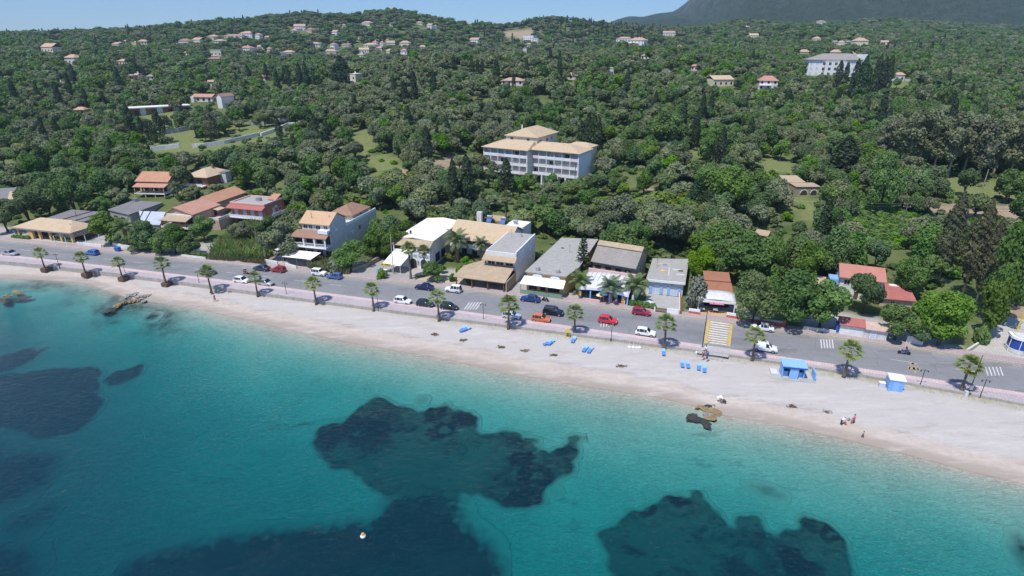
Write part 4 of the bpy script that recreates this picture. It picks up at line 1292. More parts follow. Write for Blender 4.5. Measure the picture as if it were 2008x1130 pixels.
slab(t, [(-.5, -2.6, 2.6), (9.3, -2.6, 2.6), (9.2, -.15, 3.6), (-.2, -.15, 3.6)], .06, 'awning', "awning")
posts(t, [(-.3, -2.5), (2.9, -2.5), (6.1, -2.5), (9.1, -2.5)], .04, -.2, 2.55, 'metal', "awning_post", False)
railing(t, -.3, 9.1, -2.5, -2.5, -.1, 1.3, 'greenfence', solid=True, name="netting_fence")
for x, w in ((.8, 1.8), (3.4, 1.2), (5.2, 2.6)):
 win(t, x, .2, .4, w, 2.0, pane='shadowin', frame='wood')
for x in (2.4, 7.0):
 MB().lathe([(.5, 4.6), (.5, 5.3), (.42, 5.36), (.42, 5.5)], 12, x, 1.4).build("water_tank", M['concrete'], t)
boxo(t, 3.4, 4.1, 17.6, 17.9, 4.6, 4.8, 'wood', "roof_plank")
keep([(1023, 575), (1031, 531), (1102, 466), (1135, 466), (1135, 520), (1112, 545), (1105, 580)], 112)
# old warehouse
t = bld("old stone warehouse with a worn grey sheet gable roof", "warehouse", (18.4, 123.1), -28)
gwall(t, .2, 10.1, .3, 9.6, 5.0, 3.1, 'stone', 'x', .5)
gable(t, -.2, 10.5, -.3, 10.2, 4.9, 3.4, 'grey_sheet', 'x', ridge=.5)
slab(t, [(-.22, 3.6, 7.78), (10.52, 3.6, 7.78), (10.52, 4.95, 8.50), (-.22, 4.95, 8.50)], .1, 'tan2', "tiled_strip")
for x in (.8, 3.2, 5.6, 7.8):
 win(t, x, .3, 3.2, 1.4, .8, pane='shadowin', frame='wood')
win(t, 10.1, 3.5, 2.6, .8, 1.2, 'R', pane='shadowin', mull=0)
win(t, 10.1, 6.0, 2.6, .8, 1.2, 'R', pane='shadowin', mull=0)
keep([(1163, 510), (1175, 469), (1264, 479), (1275, 500), (1248, 537), (1246, 526)], 121)
# beach shop under a curved canopy
t = bld("beach shop under a curved grey-white canopy with blue fascia", "beach_shop", (14.9, 112.9), -23)
b = MB()
nx, ny = 12, 6
vs, fs = [], []
for j in range(ny + 1):
 for i in range(nx + 1):
  x = -.4 + 10.8 * i / nx
  y = -.4 + 7.2 * j / ny
  z = 2.7 + 1.1 * (j / ny) ** .8 + .5 * (1 - ((i / nx) * 2 - 1) ** 2)
  vs.append((x, y, z))
n1 = len(vs)
vs += [(q[0], q[1], q[2] - .08) for q in vs]
for j in range(ny):
 for i in range(nx):
  a = j * (nx + 1) + i
  fs.append((a, a + 1, a + nx + 2, a + nx + 1))
  fs.append((n1 + a, n1 + a + nx + 1, n1 + a + nx + 2, n1 + a + 1))
rim = list(range(nx + 1)) + [(j + 1) * (nx + 1) - 1 for j in range(1, ny + 1)] + [ny * (nx + 1) + i for i in range(nx - 1, -1, -1)] + [j * (nx + 1) for j in range(ny - 1, 0, -1)]
for k in range(len(rim)):
 a, c = rim[k], rim[(k + 1) % len(rim)]
 fs.append((a, n1 + a, n1 + c, c))
b.add(vs, fs)
b.build("canopy", M['canopy'], t, smooth=True)
for k in range(11):
 i = k / 10
 b = MB()
 x = -.2 + 10.4 * i
 zz = lambda f: 2.76 + 1.1 * f ** .8 + .5 * (1 - (i * 2 - 1) ** 2)
 b.tube([(x, 2.2 + 4.5 * s, zz((2.6 + 4.5 * s) / 7.2)) for s in (0, .33, .66, 1)], .05, 6)
 b.build("canopy_rib", M['concrete'], t)
b = MB()
for i in range(12):
 x0, x1 = -.4 + .9 * i, -.4 + .9 * (i + 1)
 za, zb_ = [2.7 + .5 * (1 - ((q + .4) / 10.8 * 2 - 1) ** 2) for q in (x0, x1)]
 b.add([(x0, -.48, za - .55), (x1, -.48, zb_ - .55), (x1, -.48, zb_ + .02), (x0, -.48, za + .02), (x0, -.42, za - .55), (x1, -.42, zb_ - .55), (x1, -.42, zb_ + .02), (x0, -.42, za + .02)],
   [(0, 1, 2, 3), (7, 6, 5, 4), (3, 2, 6, 7), (4, 5, 1, 0), (0, 3, 7, 4), (1, 5, 6, 2)])
b.build("white_valance", M['whitepaint'], t)
b = MB()
for i in range(12):
 x0, x1 = -.4 + .9 * i, -.4 + .9 * (i + 1)
 za, zb_ = [2.7 + .5 * (1 - ((q + .4) / 10.8 * 2 - 1) ** 2) for q in (x0, x1)]
 b.add([(x0, -.5, za - .68), (x1, -.5, zb_ - .68), (x1, -.5, zb_ - .56), (x0, -.5, za - .56), (x0, -.44, za - .68), (x1, -.44, zb_ - .68), (x1, -.44, zb_ - .56), (x0, -.44, za - .56)],
   [(0, 1, 2, 3), (7, 6, 5, 4), (3, 2, 6, 7), (4, 5, 1, 0), (0, 3, 7, 4), (1, 5, 6, 2)])
b.build("blue_trim", M['deepblue'], t)
posts(t, [(-.2, -.3), (2.2, -.3), (6.4, -.3), (10.2, -.3)], .13, -.3, 2.3, 'lightblue', "post")
boxo(t, -.2, 10.2, 5.2, 6.4, -.5, 3.4, 'pinkpaint', "wall")
boxo(t, .2, 5.6, 4.4, 5.18, -.3, 2.6, 'shadowin', "shop_opening")
boxo(t, 5.65, 9.9, 3.2, 5.19, -.3, 2.4, 'deepblue', "shop_front")
boxo(t, -.3, 10.3, 6.42, 6.8, 3.0, 4.7, 'pinkpaint', "parapet")
walls(t, 10.9, 11.3, .5, 8.5, 2.2, 'white_stained', "side_wall")
keep([(1127, 588), (1140, 545), (1155, 532), (1250, 541), (1240, 575), (1232, 602)], 111)
# cream shop with blue lettering
t = bld("flat roofed cream shop with pale blue shutters and faded blue lettering", "blue_shuttered_shop", (29.5, 115.3), -15.5)
MB().prism([(.1, .4), (7.8, .4), (8.6, 15.5), (.9, 13.8)], -1, 3.2).build("wall", M['cream_pale'], t)
MB().prism([(-.2, -.1), (8.1, -.1), (9.0, 16), (.6, 14.2)], 3.203, 3.45).build("roof", M['flatroof'], t)
boxo(t, -.2, 8.1, -.28, -.11, 3.1, 3.6, 'whitepaint', "parapet")
for x in (.6, 4.4):
 win(t, x, .4, .1, 3.0, 2.1, pane='palepane', mull=3, name="shop_window")
 boxo(t, x + .05, x + .65, .22, .33, .15, 2.1, 'bluesun2', "shutter")
 boxo(t, x + 2.35, x + 2.95, .22, .33, .15, 2.1, 'bluesun2', "shutter")
glyphs(t, 2.0, .36, 2.35, 1.1, .55, 3, 'lightblue', seed=2)
glyphs(t, 3.5, .36, 2.3, 2.4, .55, 6, 'lightblue', seed=5)
for k, (x, y, w, d, m) in enumerate(((2.2, 10.2, .9, .5, 'ochre'), (3.1, 10.0, .9, .4, 'bluesun'), (4.0, 10.4, .7, .5, 'ochre'), (2.7, 5.6, 1.1, 1.0, 'ochre'), (4.5, 3.6, .12, 5.0, 'whitepaint'), (5.2, 7.6, 1.8, .14, 'whitepaint'), (6.2, 4.6, 1.7, .15, 'whitepaint'), (6.6, 6.8, 1.0, .5, 'wood'))):
 boxo(t, x, x + w, y, y + d, 3.452 + k * .003, 3.6 + k * .003, m, "roof_clutter")
keep([(1266, 570), (1268, 536), (1285, 496), (1350, 494), (1342, 545), (1333, 575)], 108)
t = thing("courtyard_wall", "white courtyard wall with brown slatted gate in front of the blue-shuttered shop", "wall", (29.5, 115.3, 1.4), rad(-15.5))
boxo(t, .3, 7.3, -9.3, 0.0, -.06, .08, 'concrete', "courtyard_floor")
boxo(t, 2.2, 2.45, -9.5, -9.3, 0, 1.3, 'whitepaint', "gate_pillar")
b = MB()
for k in range(14):
 b.box(2.5 + k * .16, 2.61 + k * .16, -9.44, -9.36, .1, 1.2)
b.box(2.47, 4.75, -9.42, -9.38, .95, 1.03)
b.build("gate", M['wood'], t)
boxo(t, 4.8, 7.0, -9.5, -9.3, 0, 1.3, 'whitepaint', "front_wall")
boxo(t, 7.02, 7.25, -9.5, .0, 0, 1.2, 'white_stained', "side_wall")
boxo(t, 7.3, 7.6, -9.2, .0, 0, .9, 'brick_tile', "outer_side_wall")
MB().lathe([(.9, 0), (.95, .5), (.75, .5), (.7, .1)], 16, .9, -5.6).build("round_planter", M['whitepaint'], t)
# cafe with brown roof and white canopy
t = bld("small cafe with a red-brown tiled roof and arched white canopy by the crossing", "cafe", (40.3, 108.8), -12)
walls(t, .1, 5.1, .4, 6.8, 3.6, 'wood')
slab(t, [(-.2, -.1, 3.7), (5.4, -.1, 3.7), (5.4, 3.3, 4.45), (-.2, 3.3, 4.45)], .14, 'brick_tile')
slab(t, [(-.1, 3.4, 4.62), (5.3, 3.4, 4.62), (5.3, 7.2, 5.3), (-.1, 7.2, 5.3)], .14, 'brick_tile', "upper_roof")
b = MB()
vs, fs = [], []
for j in range(4):
 for i in range(9):
  vs.append((-1.6 + 7.2 * i / 8, -.12 - 3.3 * j / 3, 3.62 - .75 * (j / 3) ** 1.4 + .3 * (1 - (i / 4 - 1) ** 2)))
for j in range(3):
 for i in range(8):
  a = j * 9 + i
  fs.append((a, a + 9, a + 10, a + 1))
n1 = len(vs)
vs += [(q[0], q[1], q[2] - .06) for q in vs]
fs += [tuple(n1 + i for i in reversed(f)) for f in fs]
rim = list(range(9)) + [17, 26, 35] + list(range(34, 26, -1)) + [18, 9]
fs += [(rim[k], rim[(k + 1) % len(rim)], n1 + rim[(k + 1) % len(rim)], n1 + rim[k]) for k in range(len(rim))]
b.add(vs, fs)
b.build("canopy", M['canopy'], t, smooth=True)
boxo(t, -1.6, 5.6, -3.56, -3.46, 2.45, 2.95, 'awning', "canopy_valance")
posts(t, [(-1.5, -3.4), (5.5, -3.4)], .1, -.2, 2.5, 'whitepaint', "canopy_post")
boxo(t, .6, 3.4, -3.68, -3.58, 2.15, 2.6, 'cloth_pink', "sign_board")
glyphs(t, .75, -3.68, 2.26, 2.5, .25, 9, 'whitepaint', seed=12, name="sign_lettering")
boxo(t, .2, 5.0, .28, .38, -.3, 2.5, 'shadowin', "cafe_opening")
for k, (x, y) in enumerate(((-.6, -3.0), (2.0, -2.9))):
 q = thing("cafe_table", ["white clothed cafe table under the canopy, nearer the pale sign post", "white clothed cafe table under the middle of the canopy"][k], "table", (40.3 + x * .978 + y * .208, 108.8 - x * .208 + y * .978, 1.46), rad(-12), "tables of the cafe by the crossing")
 boxo(q, -.45, .45, -.45, .45, .70, .75, 'whitepaint', "tablecloth")
 posts(q, [(-.38, -.38), (.38, -.38), (.38, .38), (-.38, .38)], .03, 0, .7, 'wood', "leg")
 for dx in (-.8, .8):
  c = MB().box(dx - .2, dx + .2, -.2, .2, .42, .47).box(dx + (.17 if dx > 0 else -.2), dx + (.2 if dx > 0 else -.17), -.2, .2, .47, .9)
  for sx in (-.18, .18):
   for sy in (-.18, .18):
    c.box(dx + sx - .02, dx + sx + .02, sy - .02, sy + .02, 0, .42)
  w_ = tag(c.build("chair", M['wood'], None), "brown chair at a cafe table by the crossing", "chair", "chairs of the cafe by the crossing")
  w_.location = (q.location.x + dx * .0, q.location.y, 1.46)
  w_.rotation_euler = q.rotation_euler
keep([(1366, 612), (1372, 568), (1390, 534), (1434, 536), (1438, 570), (1443, 612)], 104)
# red roofed houses at right
t = bld("white house with a plain red roof half hidden behind the trees at right", "red_roofed_house", (70.3, 113.0), -22)
gwall(t, .2, 8.2, .4, 8.0, 4.9, 1.5, 'white', 'x', .5)
gable(t, -.2, 8.6, -.2, 8.6, 5.0, 1.7, 'red_sheet', 'x', ridge=.5)
boxo(t, -1.6, .18, 2, 5, -1, 3.6, 'bluesun2', "lean_to")
for x in (.9, 3.4, 6.2):
 win(t, x, .4, 3.2, 1.2, 1.2, pane='shadowin')
win(t, 3.2, .4, .0, 1.0, 2.0, pane='wood', name="door", mull=0)
keep([(1640, 560), (1648, 513), (1737, 526), (1735, 556), (1724, 570)], 110)
t = bld("low crimson roofed annexe with red chimney right of the red roofed house", "crimson_annexe", (77.1, 108.7), -14)
walls(t, .2, 6.2, .3, 4.6, 2.0, 'pinkish')
slab(t, [(-.2, -.2, 1.95), (6.6, -.2, 1.95), (6.5, 5, 3.5), (-.1, 5, 3.5)], .14, 'crimson_sheet')
boxo(t, 5.2, 5.6, 3.6, 4.0, 2.9, 4.6, 'salmon', "chimney")
boxo(t, 2.6, 4.4, 4.0, 4.9, 3.25, 3.45, 'awning', "roof_patch")
win(t, 2, .3, .4, 1.0, 1.0, pane='shadowin')
keep([(1728, 586), (1732, 558), (1790, 565), (1786, 585)], 105)
t = bld("street side shed with red roof over joined white and blue-grey walls", "street_shed", (61.7, 95.7), -21)
walls(t, .1, 4.0, .2, 3.4, 2.25, 'white', "white_wall")
walls(t, 4.02, 7.9, .25, 3.4, 2.05, 'white_stained', "blue_grey_wall")
gable(t, -.2, 4.2, -.15, 3.8, 2.3, .9, 'crimson_sheet', 'x')
gable(t, 4.22, 8.2, -.1, 3.8, 2.1, .8, 'pinkish', 'x', name="worn_roof")
win(t, 5.2, .25, .0, .9, 1.8, pane='palepane', name="door", mull=0)
keep([(1647, 655), (1650, 630), (1662, 615), (1695, 622), (1720, 640), (1732, 662), (1695, 658)], 95)
# the big white hotel
t = bld("five storey white hotel with balconies and tan roofs on the slope", "hotel", (-11.2, 218.7), -29.5, 5.0, "hotel")
walls(t, .4, 18.9, 1.9, 9.5, 12.2, 'hotelback', "left_wing_wall")
walls(t, 19.2, 37.9, 4.8, 14.4, 12.2, 'hotelback', "right_wing_wall")
boxo(t, .2, .42, .3, 9.6, -1, 12.2, 'hotelwhite', "end_wall")
boxo(t, 18.88, 19.18, .3, 9.6, -1, 12.2, 'hotelback', "end_wall")
boxo(t, 37.92, 38.2, 3.2, 14.6, -1.5, 12.2, 'hotelwhite', "end_wall")
hip(t, -.3, 19.7, -.5, 10.6, 12.25, 2.2, 'tan', (5.6, 6.6), (18.6, 6.6), .22, "left_wing_roof")
hip(t, 18.9, 38.9, 2.4, 15.2, 12.30, 2.2, 'tan', (20.6, 8.6), (31.8, 8.6), .22, "right_wing_roof")
for wx, wy, nb, x1 in ((.45, .3, 6, 18.85), (19.2, 3.2, 6, 37.9)):
 bw = (x1 - wx) / nb
 for lv in range(3):
  z = 3.2 + 2.95 * lv
  for k in range(nb):
   xa = wx + bw * k
   q = MB().box(xa + .05, xa + bw - .05, wy, wy + 1.6, z, z + .16).box(xa + .05, xa + bw - .05, wy, wy + .09, z + .16, z + 1.05)
   q.build("balcony", M['hotelwhite'] if (k * 7 + lv * 3 + int(wx)) % 5 else M['hotelpink'], t)
   win(t, xa + .45, wy + 1.6, z + .2, bw - .9, 2.0, pane='curtain' if (k * 3 + lv) % 7 else 'glass', frame='hotelwhite', name="balcony_door")
 for k in range(nb + 1):
  xa = wx + bw * k
  MB().box(xa - .12, xa + .12, wy - .06, wy + 1.58, 3.0, 12.1).build("partition", M['hotelwhite'], t)
for x in (20.2, 23.4, 26.6, 29.8, 33.0):
 boxo(t, x, x + .5, 3.1, 3.6, -1, 3.1, 'hotelwhite', "ground_floor_pier")
 arch(t, x + .6, 4.8, -.4, 2.3, 2.9)
for x in (1.2, 4.3, 7.4, 10.5, 13.6):
 win(t, x, 1.9, .1, 2.2, 2.4, pane='glass', frame='hotelwhite')
walls(t, 6.0, 19.4, 7.4, 25, 15.9, 'cream', "upper_block_wall")
hip(t, 5.5, 19.9, 6.9, 25.6, 15.9, 2.9, 'tan', (13.2, 9.5), (13.4, 19), .2, "upper_block_roof")
for x in (8.0, 15.0):
 win(t, x, 7.4, 14.4, 1.3, 1.0)
for y in (9.5, 15, 19):
 win(t, 19.4, y, 13.6, 1.4, 1.2, 'R', pane='shadowin')
MB().tube([(9.5, 14, 17.2), (9.5, 14, 19.2)], .25, 8).build("chimney", M['whitepaint'], t)
walls(t, 27, 37, 16, 23, 12.4, 'cream', "rear_wing_wall")
hip(t, 26.5, 37.5, 15.5, 23.5, 12.4, 1.3, 'tan', (30, 19.5), (34, 19.5), .2, "rear_wing_roof")
keep([(945, 285), (990, 262), (1066, 245), (1096, 258), (1130, 272), (1168, 288), (1164, 335), (1140, 343), (1045, 338), (1000, 332), (950, 324)], 205)
# long shed, ruin and other sheds among the trees
def shed_px(label, name, uv0, uv1, zr, dep_, rise, hgt, roof, wall_, g=None, kind='slab'):
 a, c = W(*uv0, zr), W(*uv1, zr)
 yaw = math.atan2(c[1] - a[1], c[0] - a[0])
 w = math.hypot(c[0] - a[0], c[1] - a[1])
 q = thing(name, label, "building", (a[0], a[1], zr - hgt), yaw)
 if kind == 'slab':
  slab(q, [(-.2, -.2, hgt), (w + .2, -.2, hgt), (w + .2, dep_, hgt + rise), (-.2, dep_, hgt + rise)], .14, roof)
  MB().prism([(0, .1), (w, .1), (w, dep_ - .2), (0, dep_ - .2)], -1.5, [hgt - .2, hgt - .2, hgt + rise - .2, hgt + rise - .2]).build("wall", M[wall_], q)
 else:
  gwall(q, .1, w - .1, .2, dep_ - .2, hgt - .2, rise, wall_, 'x')
  gable(q, -.2, w + .2, -.2, dep_ + .2, hgt, rise, roof, 'x')
 win(q, w * .3, .1 if kind == 'slab' else .2, .2, .9, 1.8, pane='shadowin', frame='wood', name="door", mull=0)
 return q, w
shed_px("long low shed with a grey sheet roof behind the pink flat roofed house", "long_shed", (516, 385), (606, 384), 5.2, 9, .8, 2.8, 'grey_sheet', 'concrete')
shed_px("house with a grey roof slope cut by the left edge", "grey_roofed_house", (-45, 393), (12, 390), 6.0, 8, 2.0, 4, 'dark_sheet', 'cream_pale')
shed_px("house with a tan roof and white gable near the left edge", "tan_gabled_house", (16, 391), (54, 388), 6.0, 8, 1.8, 4, 'tan', 'white', kind='g')
keep([(-5, 396), (0, 372), (54, 370), (56, 392)], 185)
keep([(510, 380), (560, 362), (627, 353), (612, 386)], 172)
t = thing('swimming_pool', 'small blue pool with white surround right of the white hotel', 'pool', (*W(1236, 322, 7.5), 7.3), rad(-12))
boxo(t, -4.5, 4.5, -3.2, 3.2, -2, .1, 'whitepaint', 'surround')
boxo(t, -3.4, 3.4, -2.2, 2.2, .104, .14, 'bluesun2', 'water')
keep([(1212, 332), (1214, 312), (1250, 312), (1252, 330)], 212)
shed_px("small hut with a tan roof behind the guesthouse solar tanks", "tan_roofed_hut", (953, 431), (983, 434), 5.0, 5, .9, 3, 'tan2', 'stone', kind='g')
keep([(953, 434), (957, 419), (985, 423), (983, 436)], 160)
shed_px("small hut with pinkish tiled roof behind the three storey house", "tiled_hut", (621, 389), (645, 388), 4.8, 5, .8, 2.8, 'brown_tile', 'pinkish', kind='g')
shed_px("grey tiled long roof just behind the street trees at right", "grey_tiled_shed", (1545, 546), (1612, 560), 4.2, 5, 1.2, 2.7, 'tan2', 'stone', kind='g')
keep([(1545, 549), (1548, 536), (1613, 545), (1612, 562)], 112)
shed_px("tiny shed with a pale tiled roof among the bushes right of the olives", "pale_tiled_shed", (1481, 459), (1505, 463), 4.2, 4, .9, 2.5, 'tan2', 'stone', kind='g')
keep([(1480, 462), (1484, 446), (1504, 448), (1506, 464)], 150)
shed_px("pink outbuilding with pale flat roof near the bright green trees", "pink_outbuilding", (1346, 337), (1362, 338), 8.5, 7, .3, 3, 'canopy', 'pinkish')
keep([(1343, 358), (1346, 326), (1364, 328), (1362, 340)], 195)
q, w = shed_px("old stone ruin with two arches and a tiled lean-to at the lawn's edge", "arched_ruin", (1562, 366), (1608, 366), 9.0, 5, .2, 3.6, 'tan2', 'stone')
arch(q, 1.8, .08, -.2, 2.2, 2.6)
arch(q, 5.2, .08, -.2, 2.0, 2.6)
slab(q, [(-1.5, 5.1, 3.9), (5.5, 5.1, 3.9), (4.0, 9.5, 5.4), (-2.0, 9.5, 5.4)], .14, 'tan2', "lean_to_roof")
walls(q, -1.2, 5.0, 5.2, 9.2, 3.7, 'stone', "rear_wall")
keep([(1538, 340), (1572, 338), (1608, 362), (1607, 384), (1562, 384)], 186)
q = thing("garden_marquee", "small white pointed marquee among the garden bushes", "marquee", (*W(1478, 374, 6.0), 4.0), rad(-10))
MB().lathe([(2.6, 2.0), (1.2, 2.7), (.1, 4.2)], 4).build("canvas", M['awning'], q)
posts(q, [(1.8, 0), (-1.8, 0), (0, 1.8), (0, -1.8)], .05, -.5, 2.05, 'whitepaint', "pole")
keep([(1466, 376), (1475, 355), (1494, 376)], 180)
def aerial(nm, x, y, z, h, ac=()):
 """roof aerial and air conditioners of one building"""
 q = next(o for o in COL.objects if o.name == nm)
 b = MB().tube([(x, y, z - .3), (x, y, z + h)], .03, 6)
 for k in range(4):
  b.box(x - .5 + .08 * k, x + .5 - .08 * k, y - .015, y + .015, z + h - .12 - .2 * k, z + h - .09 - .2 * k)
 b.build("aerial", M['steel'], q)
 for cx, cy, cz in ac:
  MB().box(cx - .02, cx + .32, cy - .42, cy + .42, cz, cz + .62).build("air_conditioner", M['whitepaint'], q)
aerial("orange_roofed_house", 6, 5, 8.8, 1.6, [(11.6, 2.4, 3.2)])
aerial("salmon_roofed_house", 2.4, 9, 7.6, 1.8)
aerial("pink_flat_roofed_house", 3.2, 6, 6.6, 2.0, [(12.6, 5.4, 4.9)])
aerial("three_storey_house", 5, 5, 11.2, 1.8, [(8.25, 10.2, 4.4), (8.2, 3.0, 7.2)])
aerial("narrow_taverna_house", 1.2, 9, 7.2, 2.0, [(6.2, 2.0, 4.6), (6.2, 8.4, 4.6)])
aerial("ochre_taverna", 6.2, 15, 4.6, 2.2)
aerial("guesthouse", 9, 4.4, 8.0, 1.6)
aerial("blue_shuttered_shop", 1.8, 8.8, 3.45, 2.0)
aerial("hotel", 30, 8.8, 14.4, 2.2)
# houses over the hills
RF = dict(o='far_orange', s='far_salmon', t='tan', r='far_red', g='grey_sheet', c='creamroof', b='brown_tile')
WF = dict(w='white', c='cream', p='cream_pale', k='pinkpaint', y='ochre', s='stone')
FARH = [  # u, v, width px, height px, roof, wall
 (95, 98, 28, 18, 'o', 'c'), (106, 75, 27, 6, 's', 'p'), (138, 117, 24, 14, 'o', 'w'), (240, 122, 32, 9, 's', 'p'), (20, 80, 20, 4, 'o', 'p'), (188, 84, 12, 6, 's', 'w'), (226, 88, 22, 8, 's', 'p'), (247, 82, 10, 6, 'o', 'p'),
 (280, 83, 17, 8, 'o', 'p'), (264, 88, 10, 8, 'c', 'y'), (338, 80, 9, 5, 'o', 'w'), (360, 82, 23, 9, 'b', 'w'), (385, 80, 22, 9, 'o', 'p'), (413, 73, 20, 7, 'o', 'p'), (427, 81, 20, 6, 't', 'p'), (457, 71, 38, 6, 's', 'p'),
 (482, 68, 28, 10, 's', 'w'), (480, 96, 25, 9, 'r', 'w'), (425, 107, 20, 14, 'c', 'c'), (420, 117, 26, 8, 'b', 'k'), (366, 105, 12, 5, 't', 'p'), (268, 152, 12, 6, 'o', 'p'), (258, 152, 10, 9, 'g', 'y'), (300, 152, 24, 9, 'g', 'p'),
 (415, 165, 13, 12, 's', 'p'), (118, 170, 9, 6, 't', 's'), (158, 220, 20, 11, 'o', 'y'),
 (588, 54, 22, 10, 's', 'w'), (606, 60, 15, 8, 'b', 'k'), (577, 61, 13, 6, 's', 'w'), (656, 65, 14, 9, 's', 'w'), (675, 51, 7, 6, 's', 'w'), (717, 46, 20, 7, 's', 'p'), (765, 19, 16, 6, 's', 'w'), (783, 21, 7, 4, 's', 'w'),
 (822, 45, 13, 5, 's', 'p'), (842, 52, 12, 9, 's', 'w'), (853, 53, 6, 5, 's', 'w'), (766, 49, 9, 4, 's', 'p'), (797, 49, 8, 4, 't', 'w'), (918, 48, 15, 6, 's', 'p'), (970, 49, 14, 6, 's', 'p'), (929, 80, 20, 9, 's', 'w'),
 (617, 87, 22, 7, 's', 'w'), (652, 91, 12, 10, 'r', 'w'), (677, 89, 20, 6, 'b', 'p'), (647, 103, 26, 10, 's', 'c'), (563, 104, 24, 8, 'o', 'w'), (547, 108, 15, 5, 'c', 'w'), (734, 85, 10, 7, 'r', 'w'), (723, 89, 24, 7, 't', 'p'),
 (767, 86, 16, 9, 's', 'w'), (793, 86, 20, 9, 's', 'p'), (748, 86, 8, 7, 'r', 'w'), (714, 99, 20, 8, 't', 'w'), (743, 95, 14, 6, 's', 'w'), (792, 104, 13, 12, 'r', 'w'), (761, 103, 9, 9, 't', 'k'), (829, 93, 13, 7, 'o', 'w'),
 (707, 109, 13, 7, 's', 'w'), (759, 80, 7, 5, 'r', 'w'), (702, 79, 6, 4, 's', 'w'), (505, 71, 11, 9, 's', 'w'), (510, 93, 20, 7, 's', 'w'), (527, 99, 8, 9, 't', 'k'), (507, 103, 14, 6, 'o', 'k'), (523, 74, 9, 5, 's', 'k'),
 (892, 100, 6, 5, 's', 'w'), (519, 154, 16, 7, 'r', 'p'), (690, 157, 25, 18, 'c', 'c'), (1004, 161, 44, 12, 's', 'p'),
 (1036, 76, 22, 10, 'c', 'w'), (1050, 80, 12, 8, 'c', 'w'), (1081, 80, 15, 5, 'b', 'p'), (1038, 89, 8, 7, 'o', 'w'), (1029, 100, 8, 8, 'c', 'w'), (1222, 77, 30, 7, 's', 'w'), (1246, 82, 34, 12, 's', 'w'), (1312, 66, 25, 8, 's', 'w'),
 (1294, 79, 8, 4, 'r', 'p'), (1311, 98, 16, 9, 's', 'w'), (1331, 97, 16, 11, 's', 'w'), (1267, 111, 22, 9, 'o', 'w'), (1204, 141, 15, 12, 'c', 'w'), (1125, 152, 23, 8, 't', 'w'), (1048, 125, 13, 6, 'c', 'p'), (1361, 135, 13, 6, 'r', 'p'),
 (1418, 160, 43, 16, 't', 'c'), (1505, 165, 36, 22, 'r', 'w'), (1466, 53, 11, 4, 'o', 'p'), (1478, 71, 18, 8, 't', 'c'), (1452, 72, 12, 5, 's', 'p'),
 (1572, 50, 12, 5, 's', 'w'), (1585, 49, 12, 5, 's', 'w'), (1597, 48, 12, 5, 's', 'w'), (1612, 43, 14, 5, 's', 'w'), (1517, 57, 12, 4, 's', 'w'), (1600, 77, 17, 7, 'o', 'w'), (1648, 86, 13, 9, 'o', 'w'), (1636, 84, 10, 7, 'g', 'p'),
 (1663, 84, 11, 7, 'g', 'w'), (1688, 87, 24, 18, 'o', 'c'), (1733, 86, 14, 10, 's', 'w'), (1576, 104, 20, 10, 'o', 'p'), (1638, 105, 24, 11, 's', 'p'), (1676, 109, 14, 7, 'o', 'w'), (1726, 148, 8, 10, 'o', 'w'), (1763, 151, 18, 13, 'o', 'w')]
RNAME = dict(o='orange', s='salmon', t='tan', r='red', g='grey', c='pale flat', b='brown')
WNAME = dict(w='white', c='cream', p='pale', k='pink', y='ochre', s='stone')
REFS = [(95, 98, "the four storey cream villa at far left"), (765, 19, "the hilltop villa"), (1015, 65, "the bare quarry scar"), (310, 215, "the long flat-roofed building"), (690, 157, "the modern cream villa"), (1640, 125, "the large hotel on the right slope"),
  (1418, 160, "the tan-roofed villa with two chimneys"), (1595, 48, "the far village below the mountain"), (480, 68, "the roadside cluster on the left hill"), (735, 92, "the white hamlet in the saddle"), (1246, 80, "the long terrace among cypresses")]
for c in 'ostrgcb':
 pass
seen = {}
HOUSES = []
